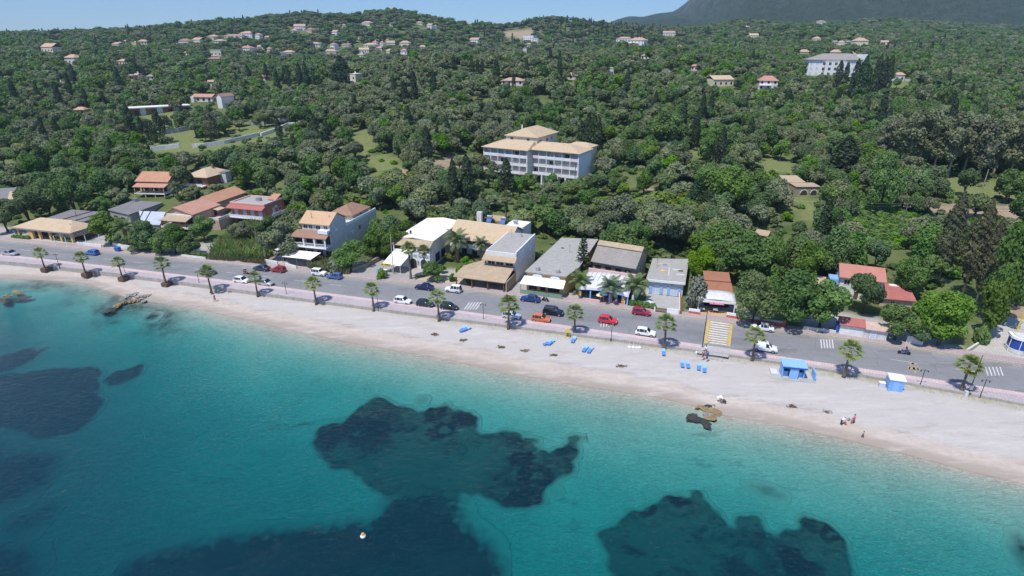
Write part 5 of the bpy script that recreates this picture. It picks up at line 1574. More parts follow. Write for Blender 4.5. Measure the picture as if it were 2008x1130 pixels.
for i, (u, v, w, h, rk, wk) in enumerate(FARH):
 vb = v + h / 2 + 1
 p = hit(u, vb)
 if p is None or p[1] > 1900:
  x, y = W(u, vb, 0)
  Y = 1350.0
  dep = TH - math.atan((CY - vb) / F)
  zz = H - Y * math.tan(dep)
  p = ((u - CX) / F * (Y * math.cos(TH) + (H - zz) * math.sin(TH)), Y, zz)
 x, y, z = p
 _, _, d3 = proj(x, y, z)
 wm, hm = w * d3 / F, h * d3 / F * 1.12
 hm = max(hm, 4.2)
 yaw = rad(R.uniform(-32, 12))
 fl = rk == 'c'
 ref = min(REFS, key=lambda q: (q[0] - u) ** 2 + (2.5 * (q[1] - v)) ** 2)
 rel = ("left of" if u < ref[0] - 14 else "right of" if u > ref[0] + 14 else "just above" if v < ref[1] - 3 else "just below" if v > ref[1] + 3 else "at")
 HOUSES.append((i, rk, wk, ref[2], rel, math.hypot(u - ref[0], 2.5 * (v - ref[1]))))
 t = thing("hill_house", "", "house", (x, y, z), yaw, "houses scattered over the wooded hills")
 dm = wm * R.uniform(.7, .95)
 rise = 0 if fl else min(hm * .32, wm * .2)
 wh = hm - rise
 walls(t, -wm / 2 + .3, wm / 2 - .3, 0, dm, wh, WF[wk], base=-4)
 if fl:
  boxo(t, -wm / 2 + .1, wm / 2 - .1, -.2, dm + .2, wh, wh + .3, 'creamroof', "roof")
 elif i % 3 == 0:
  gable(t, -wm / 2, wm / 2, -.4, dm + .4, wh, rise * 1.2, RF[rk], 'x')
 else:
  k = min(wm * .3, dm * .45)
  hip(t, -wm / 2 - .1, wm / 2 + .1, -.5, dm + .5, wh, rise * 1.2, RF[rk], (-wm / 2 + k, dm / 2), (wm / 2 - k, dm / 2))
 fl2 = 2 if wh > 5.2 else 1
 if w > 11:
  nwin = max(2, min(5, int(wm / 3)))
  for lv in range(fl2):
   for k in range(nwin):
    xx = -wm / 2 + wm * (k + .5) / nwin
    win(t, xx - .6, 0, .9 + 2.9 * lv, 1.2, 1.4, pane='glass', frame='wood', mull=0)
  if fl2 == 2:
   boxo(t, -wm / 2 + .5, wm * .15, -1.2, -.02, 2.7, 2.95, 'whitepaint', "balcony")
 else:
  win(t, -wm * .25, 0, .9, 1.2, 1.4, pane='glass', frame='wood', mull=0)
  win(t, wm * .12, 0, .9, 1.2, 1.4, pane='glass', frame='wood', mull=0)
 if i % 4 == 1:
  boxo(t, -.4, .4, dm * .6, dm * .6 + .7, wh, wh + rise + 1.4, 'whitepaint', "chimney")
 HOUSES[-1] = HOUSES[-1] + (t,)
 keep([(u - w / 2, v - h / 2), (u + w / 2, v - h / 2), (u + w / 2, v + h * .12), (u - w / 2, v + h * .12)], y)
ORD = ["nearest to it", "second nearest to it", "third nearest to it", "fourth nearest to it", "fifth nearest to it", "sixth nearest to it", "seventh nearest to it", "eighth nearest to it", "ninth nearest to it", "tenth nearest to it"]
grp = {}
for hh in HOUSES:
 grp.setdefault((hh[1], hh[2], hh[3], hh[4]), []).append(hh)
for key, hs in grp.items():
 hs.sort(key=lambda q: q[5])
 for k, hh in enumerate(hs):
  roof = "flat roofed" if key[0] == 'c' else RNAME[key[0]] + " roofed"
  lab = f"{WNAME[key[1]]} {roof} house {key[3]} {key[2]}" if key[3] == 'at' else f"{WNAME[key[1]]} {roof} house {key[3]} {key[2]}"
  if len(hs) > 1:
   lab += ", " + ORD[min(k, 9)].replace(" to it", "")
  hh[6]["label"] = lab
# large hotel on the right slope
p = hit(1633, 150)
t = thing("slope_hotel", "large white hotel with a grey-brown roof behind a row of cypresses on the right slope", "hotel", p, rad(-14))
_, _, d3 = proj(*p)
wm = 95 * d3 / F
walls(t, -wm / 2, wm / 2, 0, 14, 11, 'hotelwhite', base=-5)
walls(t, -wm * .2, wm * .2, -2.2, -.02, 9.5, 'white', "porch_block", -5)
hip(t, -wm / 2 - .8, wm / 2 + .8, -.9, 15, 11, 4.0, 'grey_sheet', (-wm * .22, 7), (wm * .3, 7), .3)
for lv in range(3):
 for k in range(9):
  xx = -wm / 2 + wm * (k + .5) / 9
  inside = abs(xx) < wm * .2 + .8
  win(t, xx - .9, -2.2 if inside else 0, .6 + 3.4 * lv, 1.8, 2.0, pane='glass' if inside else 'palepane', frame='whitepaint', mull=1)
for k in range(3):
 win(t, -wm / 2, 3 + 3.4 * k, 7.4, 1.4, 1.8, 'L', pane='glass')
 win(t, -wm / 2, 3 + 3.4 * k, 3.8, 1.4, 1.8, 'L', pane='glass')
boxo(t, wm / 2 - 3, wm / 2 + 4, 6, 11, -3, 14.5, 'white', "stair_tower")
keep([(1580, 148), (1585, 116), (1612, 108), (1690, 106), (1696, 130), (1660, 142)], p[1])
# long flat building in the left valley
a, c = hit(259, 229), hit(372, 214)
yaw = math.atan2(c[1] - a[1], c[0] - a[0])
wl = math.hypot(c[0] - a[0], c[1] - a[1])
t = thing("long_flat_building", "long single storey building with a flat white roof slab in the left valley", "building", (a[0], a[1], min(a[2], c[2])), yaw)
walls(t, 0, wl, .8, 9, 4.2, 'brick_tile', base=-3)
boxo(t, -.8, wl + .8, -.9, 9.6, 4.2, 4.75, 'white', "roof")
for k in range(7):
 x = wl * (k + .4) / 7
 if k % 2:
  boxo(t, x - 1.4, x + 1.4, .6, .79, 0, 4.1, 'white', "white_panel")
 else:
  win(t, x, .8, .6, 2.0, 2.4, pane='shadowin', frame='wood')
keep([(255, 230), (256, 213), (318, 203), (375, 200), (374, 212), (300, 226)], a[1])
a = hit(428, 212)
t = thing("white_gable_house", "house with a tall white end wall and low dark terrace in the left valley", "house", a, rad(-25))
gwall(t, 0, 4, 0, 9, 6.5, 1.5, 'white', 'y')
gable(t, -.3, 4.3, -.3, 9.4, 6.5, 1.6, 'brown_tile', 'y')
walls(t, 4.02, 24, 3, 8, 2.6, 'brown_tile', "terrace_wall")
slab(t, [(4.05, 2.4, 2.6), (24.4, 2.4, 2.6), (24.4, 8.4, 3.2), (4.05, 8.4, 3.2)], .15, 'brown_tile', "terrace_roof")
for k in range(6):
 win(t, 5 + 3.1 * k, 3, 0, 1.6, 2.2, pane='shadowin', frame='whitepaint', mull=0, name="door")
keep([(422, 185), (436, 185), (436, 215), (422, 215)], a[1])
a = hit(398, 200)
t = thing("salmon_bungalow", "long low house with salmon roof and white bay left of the white gable house", "house", a, rad(-12))
walls(t, -7, 7, 0, 6, 3, 'cream_pale', base=-3)
gable(t, -7.5, 7.5, -.6, 6.6, 3, 1.6, 'salmon_tile', 'x')
boxo(t, -7.2, -5, -1.5, -.02, -1, 3.2, 'white', "bay")
for x in (-4, 0, 4):
 win(t, x, 0, .6, 1.6, 1.6, pane='glass', frame='wood')
keep([(370, 198), (372, 184), (424, 181), (424, 190), (398, 200)], a[1])
# walls along photo lines, standing on the ground
def wall_px(label, px, h, mat, th=.3, cat="wall", name="garden_wall", zg=None, cap=None):
 pts = []
 for u, v in px:
  q = hit(u, v) if zg is None else (*W(u, v, zg), zg)
  pts.append(q)
 dense = []
 for a, c in zip(pts[:-1], pts[1:]):
  n = max(1, int(math.hypot(c[0] - a[0], c[1] - a[1]) / 4))
  for k in range(n):
   s = k / n
   x, y = a[0] + (c[0] - a[0]) * s, a[1] + (c[1] - a[1]) * s
   dense.append((x, y, gz(x, y) if zg is None else zg))
 dense.append((pts[-1][0], pts[-1][1], pts[-1][2]))
 ox, oy, oz = dense[0]
 def ribbon(z0, z1, tt):
  b = MB()
  for i, q in enumerate(dense):
   a, c = dense[max(i - 1, 0)], dense[min(i + 1, len(dense) - 1)]
   d = Vector((c[0] - a[0], c[1] - a[1])).normalized()
   nx, ny = -d.y * tt / 2, d.x * tt / 2
   x, y, z = q[0] - ox, q[1] - oy, q[2] - oz
   b.v += [(x - nx, y - ny, z + z0), (x + nx, y + ny, z + z0), (x + nx, y + ny, z + z1), (x - nx, y - ny, z + z1)]
  n = len(dense)
  for i in range(n - 1):
   for k in range(4):
    b.f.append((i * 4 + k, i * 4 + (k + 1) % 4, i * 4 + 4 + (k + 1) % 4, i * 4 + 4 + k))
  b.f += [(0, 1, 2, 3), tuple((n - 1) * 4 + k for k in (3, 2, 1, 0))]
  b.m = [0] * len(b.f)
  return b
 o = ribbon(-1.0, h, th).build(name, M[mat])
 o.location = (ox, oy, oz)
 tag(o, label, cat)
 if cap:
  ribbon(h + .002, h + cap[1], th + .03).build("coping", M[cap[0]], o)
 return o
wall_px("long white retaining wall along the valley track at left", [(378, 290), (400, 289), (440, 283), (470, 276), (512, 266)], 1.7, 'white_stained', .5)
wall_px("short white wall at the left end of the valley terraces", [(296, 297), (325, 293), (352, 290)], 1.8, 'white', .5)
wall_px("upper grey terrace wall under the valley olives", [(322, 263), (350, 260), (372, 255)], 2.2, 'concrete', .5)
wall_px("white terrace wall right of the dark cypress in the valley", [(490, 246), (520, 243), (566, 238)], 2.2, 'white_stained', .5)
wall_px("pale wall beside the bright bushes at the valley's right end", [(512, 268), (540, 258), (566, 247), (592, 246)], 1.6, 'white', .5)
wall_px("pale retaining wall right of the white balconied hotel", [(1178, 305), (1205, 304), (1232, 305)], 1.8, 'stone', .5)
wall_px("white pool terrace wall right of the slope hotel", [(1728, 158), (1758, 158), (1785, 160)], 1.6, 'white', .5)
wall_px("low white street wall before the left villas", [(152, 480), (200, 486)], .8, 'white', .25, zg=1.5)
wall_px("white street wall beside the blue dumpster", [(222, 482), (258, 489)], .9, 'white', .25, zg=1.5)
wall_px("white wall under the clipped hedge by the reeds", [(357, 503), (380, 506), (404, 508)], .6, 'white', .3, zg=1.5)
wall_px("white driveway wall in front of the three storey house", [(521, 516), (545, 520)], 1.0, 'white', .3, zg=1.5)
wall_px("white forecourt wall right of the driveway, by the red hatchback", [(561, 522), (582, 528)], .8, 'white', .3, zg=1.5)
wall_px("old stone wall along the lane left of the cream roofed restaurant", [(690, 534), (715, 526), (743, 511)], 1.1, 'stone', .5, zg=1.5)
wall_px("red and white garden wall left of the cafe entrance", [(1350, 614), (1372, 617)], .55, 'redpaint', .25, zg=1.6, cap=('whitepaint', .5))
wall_px("red and white garden wall right of the cafe entrance", [(1424, 622), (1456, 627), (1488, 632)], .55, 'redpaint', .25, zg=1.6, cap=('whitepaint', .5))
o = wall_px("brick red garden wall topped with white balusters beside the large street trees", [(1491, 633), (1536, 640)], .6, 'redpaint', .25, zg=1.6)
a, c = W(1491, 633, 1.6), W(1536, 640, 1.6)
b = MB()
for k in range(22):
 s = (k + .5) / 22
 b.lathe([(.05, .6), (.08, .75), (.05, .95), (.07, 1.05)], 6, (c[0] - a[0]) * s, (c[1] - a[1]) * s)
b.build("balusters", M['whitepaint'], o)
for k, s in enumerate((0, 1)):
 boxo(o, (c[0] - a[0]) * s - .22, (c[0] - a[0]) * s + .22, (c[1] - a[1]) * s - .22, (c[1] - a[1]) * s + .22, -.5, 1.35, 'redpaint', "pillar")
wall_px("low grey wall before the hedge left of the blue bin", [(1575, 645), (1604, 649), (1638, 654)], .6, 'white_stained', .3, zg=1.6)
wall_px("leaning white wall piece under the right street trees", [(1776, 672), (1808, 677)], 1.5, 'white', .3, zg=1.6)
wall_px("low pale blue-capped wall along the concrete yard at far right", [(1896, 688), (1912, 678), (1932, 666)], .3, 'white_stained', .3, zg=1.5)
wall_px("low pale wall in front of the beach shop terrace", [(1149, 590), (1176, 594)], .6, 'pinkpaint', .3, zg=1.6)
# sheets of paving beside the road
def sheet(name, label, px, mat, z, zp=None):
 b = MB()
 pts = [(*W(u, v, z), z) for u, v in px]
 b.add(pts, [tuple(range(len(pts)))])
 o = b.build(name, mat if not isinstance(mat, str) else M[mat])
 return tag(o, label, kind="structure")
sheet("forecourt", "grey paved lane beside the cream roofed restaurant", [(640, 541), (692, 531), (742, 508), (752, 505), (770, 530), (812, 540), (816, 556), (760, 548)], paving("forecourt_paving", (.36, .34, .33), (.44, .42, .40)), 1.455)
sheet("forecourt_alley", "pale alley between the narrow house and the ochre taverna", [(990, 575), (1040, 520), (1054, 508), (1030, 545), (1024, 580)], paving("alley_concrete", (.40, .38, .36), (.48, .46, .43)), 1.46)
sheet("forecourt_yard", "pale concrete driveway beside the three storey house", [(524, 514), (548, 502), (600, 505), (640, 500), (600, 530), (560, 524)], paving("drive_concrete", (.50, .46, .42), (.58, .54, .49)), 1.465)
sheet("forecourt_cafe", "warm tiled cafe terrace", [(1373, 616), (1374, 604), (1440, 610), (1424, 622)], paving("terrace_tiles", (.60, .40, .24), (.66, .47, .31)), 1.47)
sheet("forecourt_shop", "pinkish paved beach shop terrace", [(1126, 588), (1130, 574), (1236, 588), (1234, 601)], paving("shop_paving", (.50, .40, .36), (.58, .48, .44)), 1.475)
sheet("forecourt_garden", "sunlit garden floor under the courtyard tree", [(812, 550), (850, 536), (905, 540), (922, 566), (860, 560)], paving("garden_gravel", (.52, .42, .30), (.62, .53, .40)), 1.45)
sheet("concrete_yard", "bare concrete yard at the far right", [(1900, 692), (1936, 666), (1968, 600), (1990, 560), (2120, 560), (2120, 720), (2012, 706)], paving("yard_concrete", (.50, .47, .43), (.58, .55, .50)), 1.45)
sheet("promenade_landing", "pale paved landing at the zebra crossing", [(1377, 676), (1434, 684), (1428, 701), (1366, 692)], paving("landing_paving", (.48, .46, .45), (.56, .54, .53)), WALKZ + .006)
sheet("forecourt_taverna", "pale floor before the long taverna", [(0, 470), (60, 462), (140, 468), (210, 480), (195, 490), (140, 484)], paving("taverna_floor", (.50, .47, .44), (.58, .55, .51)), 1.45)
# foliage
M['olive'] = leafmat("olive_leaves", (.150, .188, .085), (.275, .315, .150))
M['olive_dark'] = leafmat("deep_green_leaves", (.082, .145, .050), (.16, .24, .085))  # own leaf colour of the evergreens, deeper green than the olives
M['broad'] = leafmat("broad_green_leaves", (.080, .162, .032), (.17, .275, .066))
M['bright'] = leafmat("bright_green_leaves", (.095, .22, .018), (.19, .33, .045), vary=.3)
M['lime'] = leafmat("yellow_green_leaves", (.16, .24, .025), (.25, .32, .06), vary=.3)
M['cypress'] = leafmat("cypress_needles", (.026, .048, .020), (.056, .088, .034), trans=.12)
M['browncyp'] = leafmat("brownish_conifer_needles", (.080, .090, .040), (.165, .158, .078), trans=.12)
M['euca'] = leafmat("eucalyptus_leaves", (.155, .185, .09), (.29, .30, .16))
M['palmleaf'] = leafmat("palm_fronds", (.13, .19, .05), (.27, .32, .11), trans=.3, vary=.25, nscale=1.5)
M['palmleaf2'] = leafmat("dark_palm_fronds", (.09, .15, .05), (.19, .25, .10), trans=.3, vary=.25, nscale=1.5)
M['drypalm'] = leafmat("dry_fronds", (.20, .15, .09), (.30, .23, .14), vary=.2)
M['reed'] = leafmat("reeds", (.12, .19, .05), (.27, .29, .12), nscale=.25)
M['drygrass'] = leafmat("dry_grass", (.26, .22, .11), (.20, .21, .07), nscale=.6)
M['flecked'] = leafmat("pale_flowering_oleander", (.06, .11, .035), (.42, .40, .36), nscale=2.2, vary=.2)
def cards(P, N, size, rs, asp=1.0, jag=.35):
 """leaf clumps: small irregular quads at P facing N"""
 n = len(P)
 N = N / (np.linalg.norm(N, axis=1, keepdims=True) + 1e-9)
 t = rs.normal(size=(n, 3))
 T = np.cross(N, t)
 T /= np.linalg.norm(T, axis=1, keepdims=True) + 1e-9
 B = np.cross(N, T)
 s = (size * rs.uniform(.55, 1.35, n))[:, None] * .5
 out = np.empty((n, 4, 3))
 for k, (a, b) in enumerate(((-1, -1), (1, -1), (1, 1), (-1, 1))):
  ja = 1 + rs.uniform(-jag, jag, (n, 1))
  jb = 1 + rs.uniform(-jag, jag, (n, 1))
  out[:, k] = P + T * s * a * ja * asp + B * s * b * jb + N * s * rs.uniform(-.35, .35, (n, 1))
 return out.reshape(-1, 3), np.arange(4 * n).reshape(n, 4)
def leafmesh(name, sets, mats):
 me = bpy.data.meshes.new(name)
 vs, fs, mi, o = [], [], [], 0
 for v, f, m in sets:
  vs.append(np.asarray(v, float))
  f = np.asarray(f) + o
  fs.append(f)
  mi += [m] * len(f)
  o += len(v)
 V = np.concatenate(vs)
 q = np.concatenate(fs)
 me.vertices.add(len(V))
 me.vertices.foreach_set("co", V.ravel())
 me.loops.add(q.size)
 me.loops.foreach_set("vertex_index", q.ravel())
 me.polygons.add(len(q))
 me.polygons.foreach_set("loop_start", np.arange(0, q.size, 4))
 for m in mats:
  me.materials.append(m)
 me.polygons.foreach_set("material_index", mi)
 me.update(calc_edges=True)
 return me
def blobcards(blobs, n, size, rs, r0=.68, up=.35, rnd=.55):
 bl = np.array(blobs, float)
 area = (bl[:, 3] * bl[:, 4] + bl[:, 3] * bl[:, 5] + bl[:, 4] * bl[:, 5])
 k = rs.choice(len(bl), n, p=area / area.sum())
 d = rs.normal(size=(n, 3))
 d[:, 2] += .25
 d /= np.linalg.norm(d, axis=1, keepdims=True)
 r = r0 + (1.04 - r0) * rs.random((n, 1)) ** .6
 P = bl[k, :3] + d * r * bl[k, 3:6]
 N = d / bl[k, 3:6] * bl[k, 3:6].mean(1, keepdims=True) + rs.normal(size=(n, 3)) * rnd
 N[:, 2] += up
 return cards(P, N, size, rs)
def limbs(h0, ends, r, n=6, bend=.3, rr=None):
 """trunk to h0, then limbs to the blob centres"""
 rr = rr or R
 b = MB()
 b.tube([(0, 0, -.6), (rr.uniform(-.12, .12), rr.uniform(-.12, .12), h0 * .5), (0, 0, h0)], [r * 1.35, r, r * .85], n)
 for e in ends:
  m = (e[0] * .45 + rr.uniform(-bend, bend), e[1] * .45 + rr.uniform(-bend, bend), h0 + (e[2] - h0) * .5)
  b.tube([(0, 0, h0 * .9), m, e], [r * .6, r * .4, r * .15], 5)
 return b
PROTO = {}     # kind -> list of (crown mesh, trunk mesh, height, width)
def spread(rs, k, rad_, zc, zr, br, squash=.8):
 bl = []
 for i in range(k):
  a = 2 * PI * i / k + rs.uniform(-.4, .4)
  q = rs.uniform(.45, 1.0) if i % 3 else rs.uniform(0, .45)
  z = zc + rs.uniform(-zr, zr) + (1 - q) * zr * .9
  r = br * rs.uniform(.75, 1.25)
  bl.append((math.cos(a) * rad_ * q, math.sin(a) * rad_ * q, z, r, r, r * squash))
 return bl
def mk(kind, var, blobs, n, size, mat, h0, tr, bark='trunk', far=None, **kw):
 rs = np.random.default_rng(hash((kind, var)) % 1000 if False else sum(map(ord, kind)) * 7 + var)
 v, f = blobcards(blobs, n, size, rs, **kw)
 cm = leafmesh(kind + "_crown", [(v, f, 0)], [M[mat]])
 tm = limbs(h0, [(b[0] * .8, b[1] * .8, b[2]) for b in blobs[:5]], tr, rr=random.Random(var)).mesh(kind + "_trunk", M[bark], True)
 hh = max(b[2] + b[5] for b in blobs)
 ww = 2 * max(math.hypot(b[0], b[1]) + b[3] for b in blobs)
 nf, sf = far or (int(n * .36), size * 1.65)
 vf, ff = blobcards(blobs, nf, sf, rs, **kw)
 tb = limbs(h0, [(b[0] * .8, b[1] * .8, b[2]) for b in blobs[:2]], tr, 4, rr=random.Random(var))
 fm = leafmesh(kind + "_far", [(vf, ff, 0), (np.array(tb.v), np.array([q for q in tb.f if len(q) == 4]), 1)], [M[mat], M[bark]])
 PROTO.setdefault(kind, []).append((cm, tm, hh, ww, fm))
rs0 = np.random.default_rng(3)
for i in range(5):
 mk('olive', i, spread(rs0, 11 + i % 3, 2.6, 4.4, .9, 1.35), 2600, .37, 'olive', 1.7, .32)
for i in range(3):
 mk('darkolive', i, spread(rs0, 11, 2.7, 4.6, 1.0, 1.5), 2600, .38, 'olive_dark', 1.7, .32)
for i in range(4):
 mk('broad', i, spread(rs0, 14, 2.7, 4.7, 2.2, 1.7, .95), 3400, .40, 'broad', 1.4, .28)
for i in range(2):
 mk('bright', i, spread(rs0, 13, 2.6, 4.3, 1.4, 1.5, .85), 3000, .38, 'bright', 1.6, .24)
for i in range(3):
 mk('broadbig', i, spread(rs0, 22, 3.0, 4.6, 2.4, 1.35, .9), 7000, .27, 'broad', 1.2, .26, far=(200, 1))
 mk('darkbig', i, spread(rs0, 20, 3.0, 4.6, 1.8, 1.35, .85), 6500, .27, 'olive_dark', 1.4, .28, far=(200, 1))
 mk('olivebig', i, spread(rs0, 20, 3.0, 4.4, 1.8, 1.35, .85), 6500, .27, 'olive', 1.4, .32, far=(200, 1))
mk('brightbig', 0, spread(rs0, 24, 3.0, 4.2, 2.2, 1.35, .85), 7500, .26, 'bright', 1.2, .26, far=(200, 1))
for i in range(2):
 mk('lime', i, spread(rs0, 9, 1.7, 2.4, .8, 1.1, .85), 1000, .40, 'lime', .9, .14)
for i in range(3):
 mk('shrub', i, spread(rs0, 8, 1.3, 1.1, .4, .9, .8), 700, .34, ('broad', 'olive', 'bright')[i], .5, .08)
for i in range(2):
 mk('flecked', i, spread(rs0, 10, 1.7, 2.2, .9, 1.1, .9), 1100, .34, 'flecked', .8, .1)
for i in range(3):
 bl = spread(rs0, 12, 2.9, 11.0, 2.8, 1.7, 1.0) + spread(rs0, 8, 2.6, 7.0, 1.8, 1.5, 1.0)
 mk('euca', i, bl, 4200, .42, 'euca', 5.0, .34, 'palebark', r0=.45)
def spindle(kind, var, h, r, n, size, mat, prof, z0=.4, bark='trunk', lump=.25, trunk=None):
 rs = np.random.default_rng(sum(map(ord, kind)) * 3 + var)
 def pts(n, size):
  t = rs.random(n) ** .85
  a = rs.uniform(0, 2 * PI, n)
  rr = r * np.interp(t, *zip(*prof))
  rr = rr * (1 + lump * np.sin(a * 3 + t * 23 + var) * np.sin(t * 41 + a * 2 + 1)) * (.72 + .32 * rs.random(n) ** .5)
  P = np.stack([np.cos(a) * rr, np.sin(a) * rr, z0 + t * (h - z0)], 1)
  N = np.stack([np.cos(a), np.sin(a), .15 + 0 * a], 1) + rs.normal(size=(n, 3)) * .4
  return cards(P, N, size, rs, .6)
 v, f = pts(n, size)
 cm = leafmesh(kind + "_crown", [(v, f, 0)], [M[mat]])
 b = MB().tube([(0, 0, -.8), (0, 0, h * .5), (0, 0, h * .9)], [trunk or r * .16, r * .1, .03], 7)
 tm = b.mesh(kind + "_trunk", M[bark], True)
 vf, ff = pts(int(n * .3), size * 1.8)
 fm = leafmesh(kind + "_far", [(vf, ff, 0), (np.array(b.v), np.array([q for q in b.f if len(q) == 4]), 1)], [M[mat], M[bark]])
 PROTO.setdefault(kind, []).append((cm, tm, h, r * 2, fm))
CP = [(0, .55), (.1, .88), (.3, 1.0), (.6, .92), (.82, .62), (.94, .3), (1, .02)]
for i in range(4):
 spindle('cypress', i, 12, 1.15 + .1 * i, 1300, .40, 'cypress', CP)
for i in range(2):
 spindle('widecypress', i, 13, 2.6, 2000, .5, 'cypress', [(0, .6), (.15, 1), (.45, .85), (.75, .5), (1, .03)], lump=.4)
for i in range(3):
 spindle('browncypress', i, 19, 2.7, 4200, .42, 'browncyp', [(0, .15), (.12, .6), (.3, 1), (.55, .9), (.8, .55), (1, .04)], z0=4.0, lump=.45, bark='palebark', trunk=.3)
rs = np.random.default_rng(8)
b = MB().tube([(0, 0, -.5), (0, 0, 5), (0, 0, 12.6)], [.2, .14, .03], 8)
Ps, Ns = [], []
for w_ in range(13):
 z = 2.3 + w_ * .8
 L_ = 2.7 * (1 - w_ / 14.5) ** .8
 for k in range(6):
  a = 2 * PI * k / 6 + w_ * .55
  for s in np.linspace(.2, 1, 9):
   for _ in range(2):
    Ps.append((math.cos(a) * L_ * s + rs.normal() * .13, math.sin(a) * L_ * s + rs.normal() * .13, z + .35 * s * s + rs.normal() * .06))
    Ns.append((rs.normal() * .4, rs.normal() * .4, 1))
v, f = cards(np.array(Ps), np.array(Ns), .42, rs, .7)
NORF = (leafmesh("norfolk_crown", [(v, f, 0)], [M['cypress']]), b.mesh("norfolk_trunk", M['palebark'], True), 12.7, 5.4)
# palms
def fanpalm(var, th=4.6, nf=30, L_=1.35, skirt=False):
 rs = random.Random(40 + var)
 lean = (rs.uniform(-.25, .25), rs.uniform(-.2, .2))
 b = MB()
 b.tube([(0, 0, -.4), (lean[0] * .1, lean[1] * .1, .35), (lean[0] * .3, lean[1] * .3, th * .45), (lean[0], lean[1], th)], [.34, .24, .17, .15], 9)
 tm = b.mesh("palm_trunk", M['palmbark'], True)
 vs, fs, mi = [], [], []
 top = Vector((lean[0], lean[1], th))
 for k in range(nf):
  a = k * 2.39996
  el = rad(80 - 108 * (k / nf) ** .9) + rs.uniform(-.12, .12)
  d = Vector((math.cos(a) * math.cos(el), math.sin(a) * math.cos(el), math.sin(el)))
  pl = rs.uniform(.75, 1.0) * L_ * .75
  p0, p1 = top, top + d * pl + Vector((0, 0, -.08))
  side = d.cross(Vector((0, 0, 1)))
  side = side.normalized() if side.length > .05 else Vector((1, 0, 0))
  up = side.cross(d).normalized()
  w_ = .02
  n0 = len(vs)
  vs += [p0 - side * w_, p0 + side * w_, p1 + side * w_, p1 - side * w_]
  fs.append((n0, n0 + 1, n0 + 2, n0 + 3))
  mi.append(0)
  nb = 9
  for j in range(nb):
   t = rad(-72 + 144 * j / (nb - 1))
   ld = (d * math.cos(t) + side * math.sin(t)).normalized()
   ll = L_ * rs.uniform(.5, .66) * (1 - .25 * abs(t) / 1.5)
   ws = side * math.cos(t) * .085 - d * math.sin(t) * .085
   m = p1 + ld * ll * .6 + up * .03
   e = p1 + ld * ll + Vector((0, 0, -.24 * ll)) + up * .02
   n0 = len(vs)
   vs += [p1 - ws * .4, p1 + ws * .4, m + ws, m - ws, e + ws * .25, e - ws * .25]
   fs += [(n0, n0 + 1, n0 + 2, n0 + 3), (n0 + 3, n0 + 2, n0 + 4, n0 + 5)]
   mi += [0, 0]
 cm = leafmesh("palm_crown", [(np.array([tuple(q) for q in vs]), np.array(fs), 0)], [M['palmleaf']])
 sv, sf = [], []
 for k in range(26 if not skirt else 70):
  a = k * 2.39996
  z = th - rs.uniform(.1, .45 if not skirt else 2.6)
  d = Vector((math.cos(a), math.sin(a), -1.6)).normalized()
  p = Vector((lean[0] + math.cos(a) * .1, lean[1] + math.sin(a) * .1, z))
  s_ = Vector((-math.sin(a), math.cos(a), 0)) * .16
  e = p + d * rs.uniform(.5, .9)
  n0 = len(sv)
  sv += [p - s_ * .3, p + s_ * .3, e + s_, e - s_]
  sf.append((n0, n0 + 1, n0 + 2, n0 + 3))
 sm = leafmesh("palm_skirt", [(np.array([tuple(q) for q in sv]), np.array(sf), 0)], [M['drypalm']])
 return cm, tm, sm, th + L_ * 1.0
def datepalm(var, th=3.2, nf=34, L_=2.6, rt=.34):
 rs = random.Random(70 + var)
 b = MB()
 b.tube([(0, 0, -.4), (0, 0, .3), (0, 0, th * .7), (0, 0, th)], [rt * 1.1, rt, rt * .95, rt * 1.15], 10)
 tm = b.mesh("date_palm_trunk", M['fatpalm'], True)
 vs, fs = [], []
 for k in range(nf):
  a = k * 2.39996
  el = rad(80 - 88 * (k / nf)) + rs.uniform(-.08, .08)
  h = Vector((math.cos(a), math.sin(a), 0))
  pts = []
  for j in range(8):
   s = j / 7
   ang = el - s * s * rad(95) * (.6 + .5 * k / nf)
   if not pts:
    pts.append(Vector((0, 0, th)) + h * .1)
   else:
    pts.append(pts[-1] + (h * math.cos(ang) + Vector((0, 0, math.sin(ang)))) * L_ / 7)
  side = Vector((-h.y, h.x, 0))
  for j in range(7):
   p, q = pts[j], pts[j + 1]
   d = (q - p).normalized()
   n0 = len(vs)
   vs += [p - side * .03, p + side * .03, q + side * .03, q - side * .03]
   fs.append((n0, n0 + 1, n0 + 2, n0 + 3))
   for sd_ in (-1, 1):
    for m_ in (0, .5):
     if j == 0:
      continue
     base = p + (q - p) * m_
     ll = .46 * math.sin(PI * min(.95, (j + m_) / 7.6 + .08)) + .12
     e = base + (side * sd_ * .85 + d * .55 + Vector((0, 0, -.28))).normalized() * ll
     n0 = len(vs)
     vs += [base - d * .09, base + d * .09, e + d * .05, e - d * .05]
     fs.append((n0, n0 + 1, n0 + 2, n0 + 3))
 cm = leafmesh("date_palm_crown", [(np.array([tuple(q) for q in vs]), np.array(fs), 0)], [M['palmleaf2']])
 return cm, tm, None, th + L_ * .7
FAN = [fanpalm(i, 4.5, 25 + i, 1.68) for i in range(4)]
FANTALL = [fanpalm(7, 6.2, 32, 1.35), fanpalm(8, 5.6, 32, 1.3)]
SKIRT = fanpalm(9, 6.4, 40, 1.7, True)
DATE = [datepalm(0, 3.4, 24), datepalm(1, 4.6, 24, 2.4, .3), datepalm(2, 2.7, 19, 2.5, .40)]
def put_palm(mesh4, x, y, z, s, rz, label, group, name="palm_tree"):
 t = thing(name, label, "palm tree", (x, y, z), rz, group)
 t.scale = (s, s, s)
 link("trunk", mesh4[1], t)
 link("crown", mesh4[0], t)
 if mesh4[2] is not None:
  link("dead_fronds", mesh4[2], t)
 return t
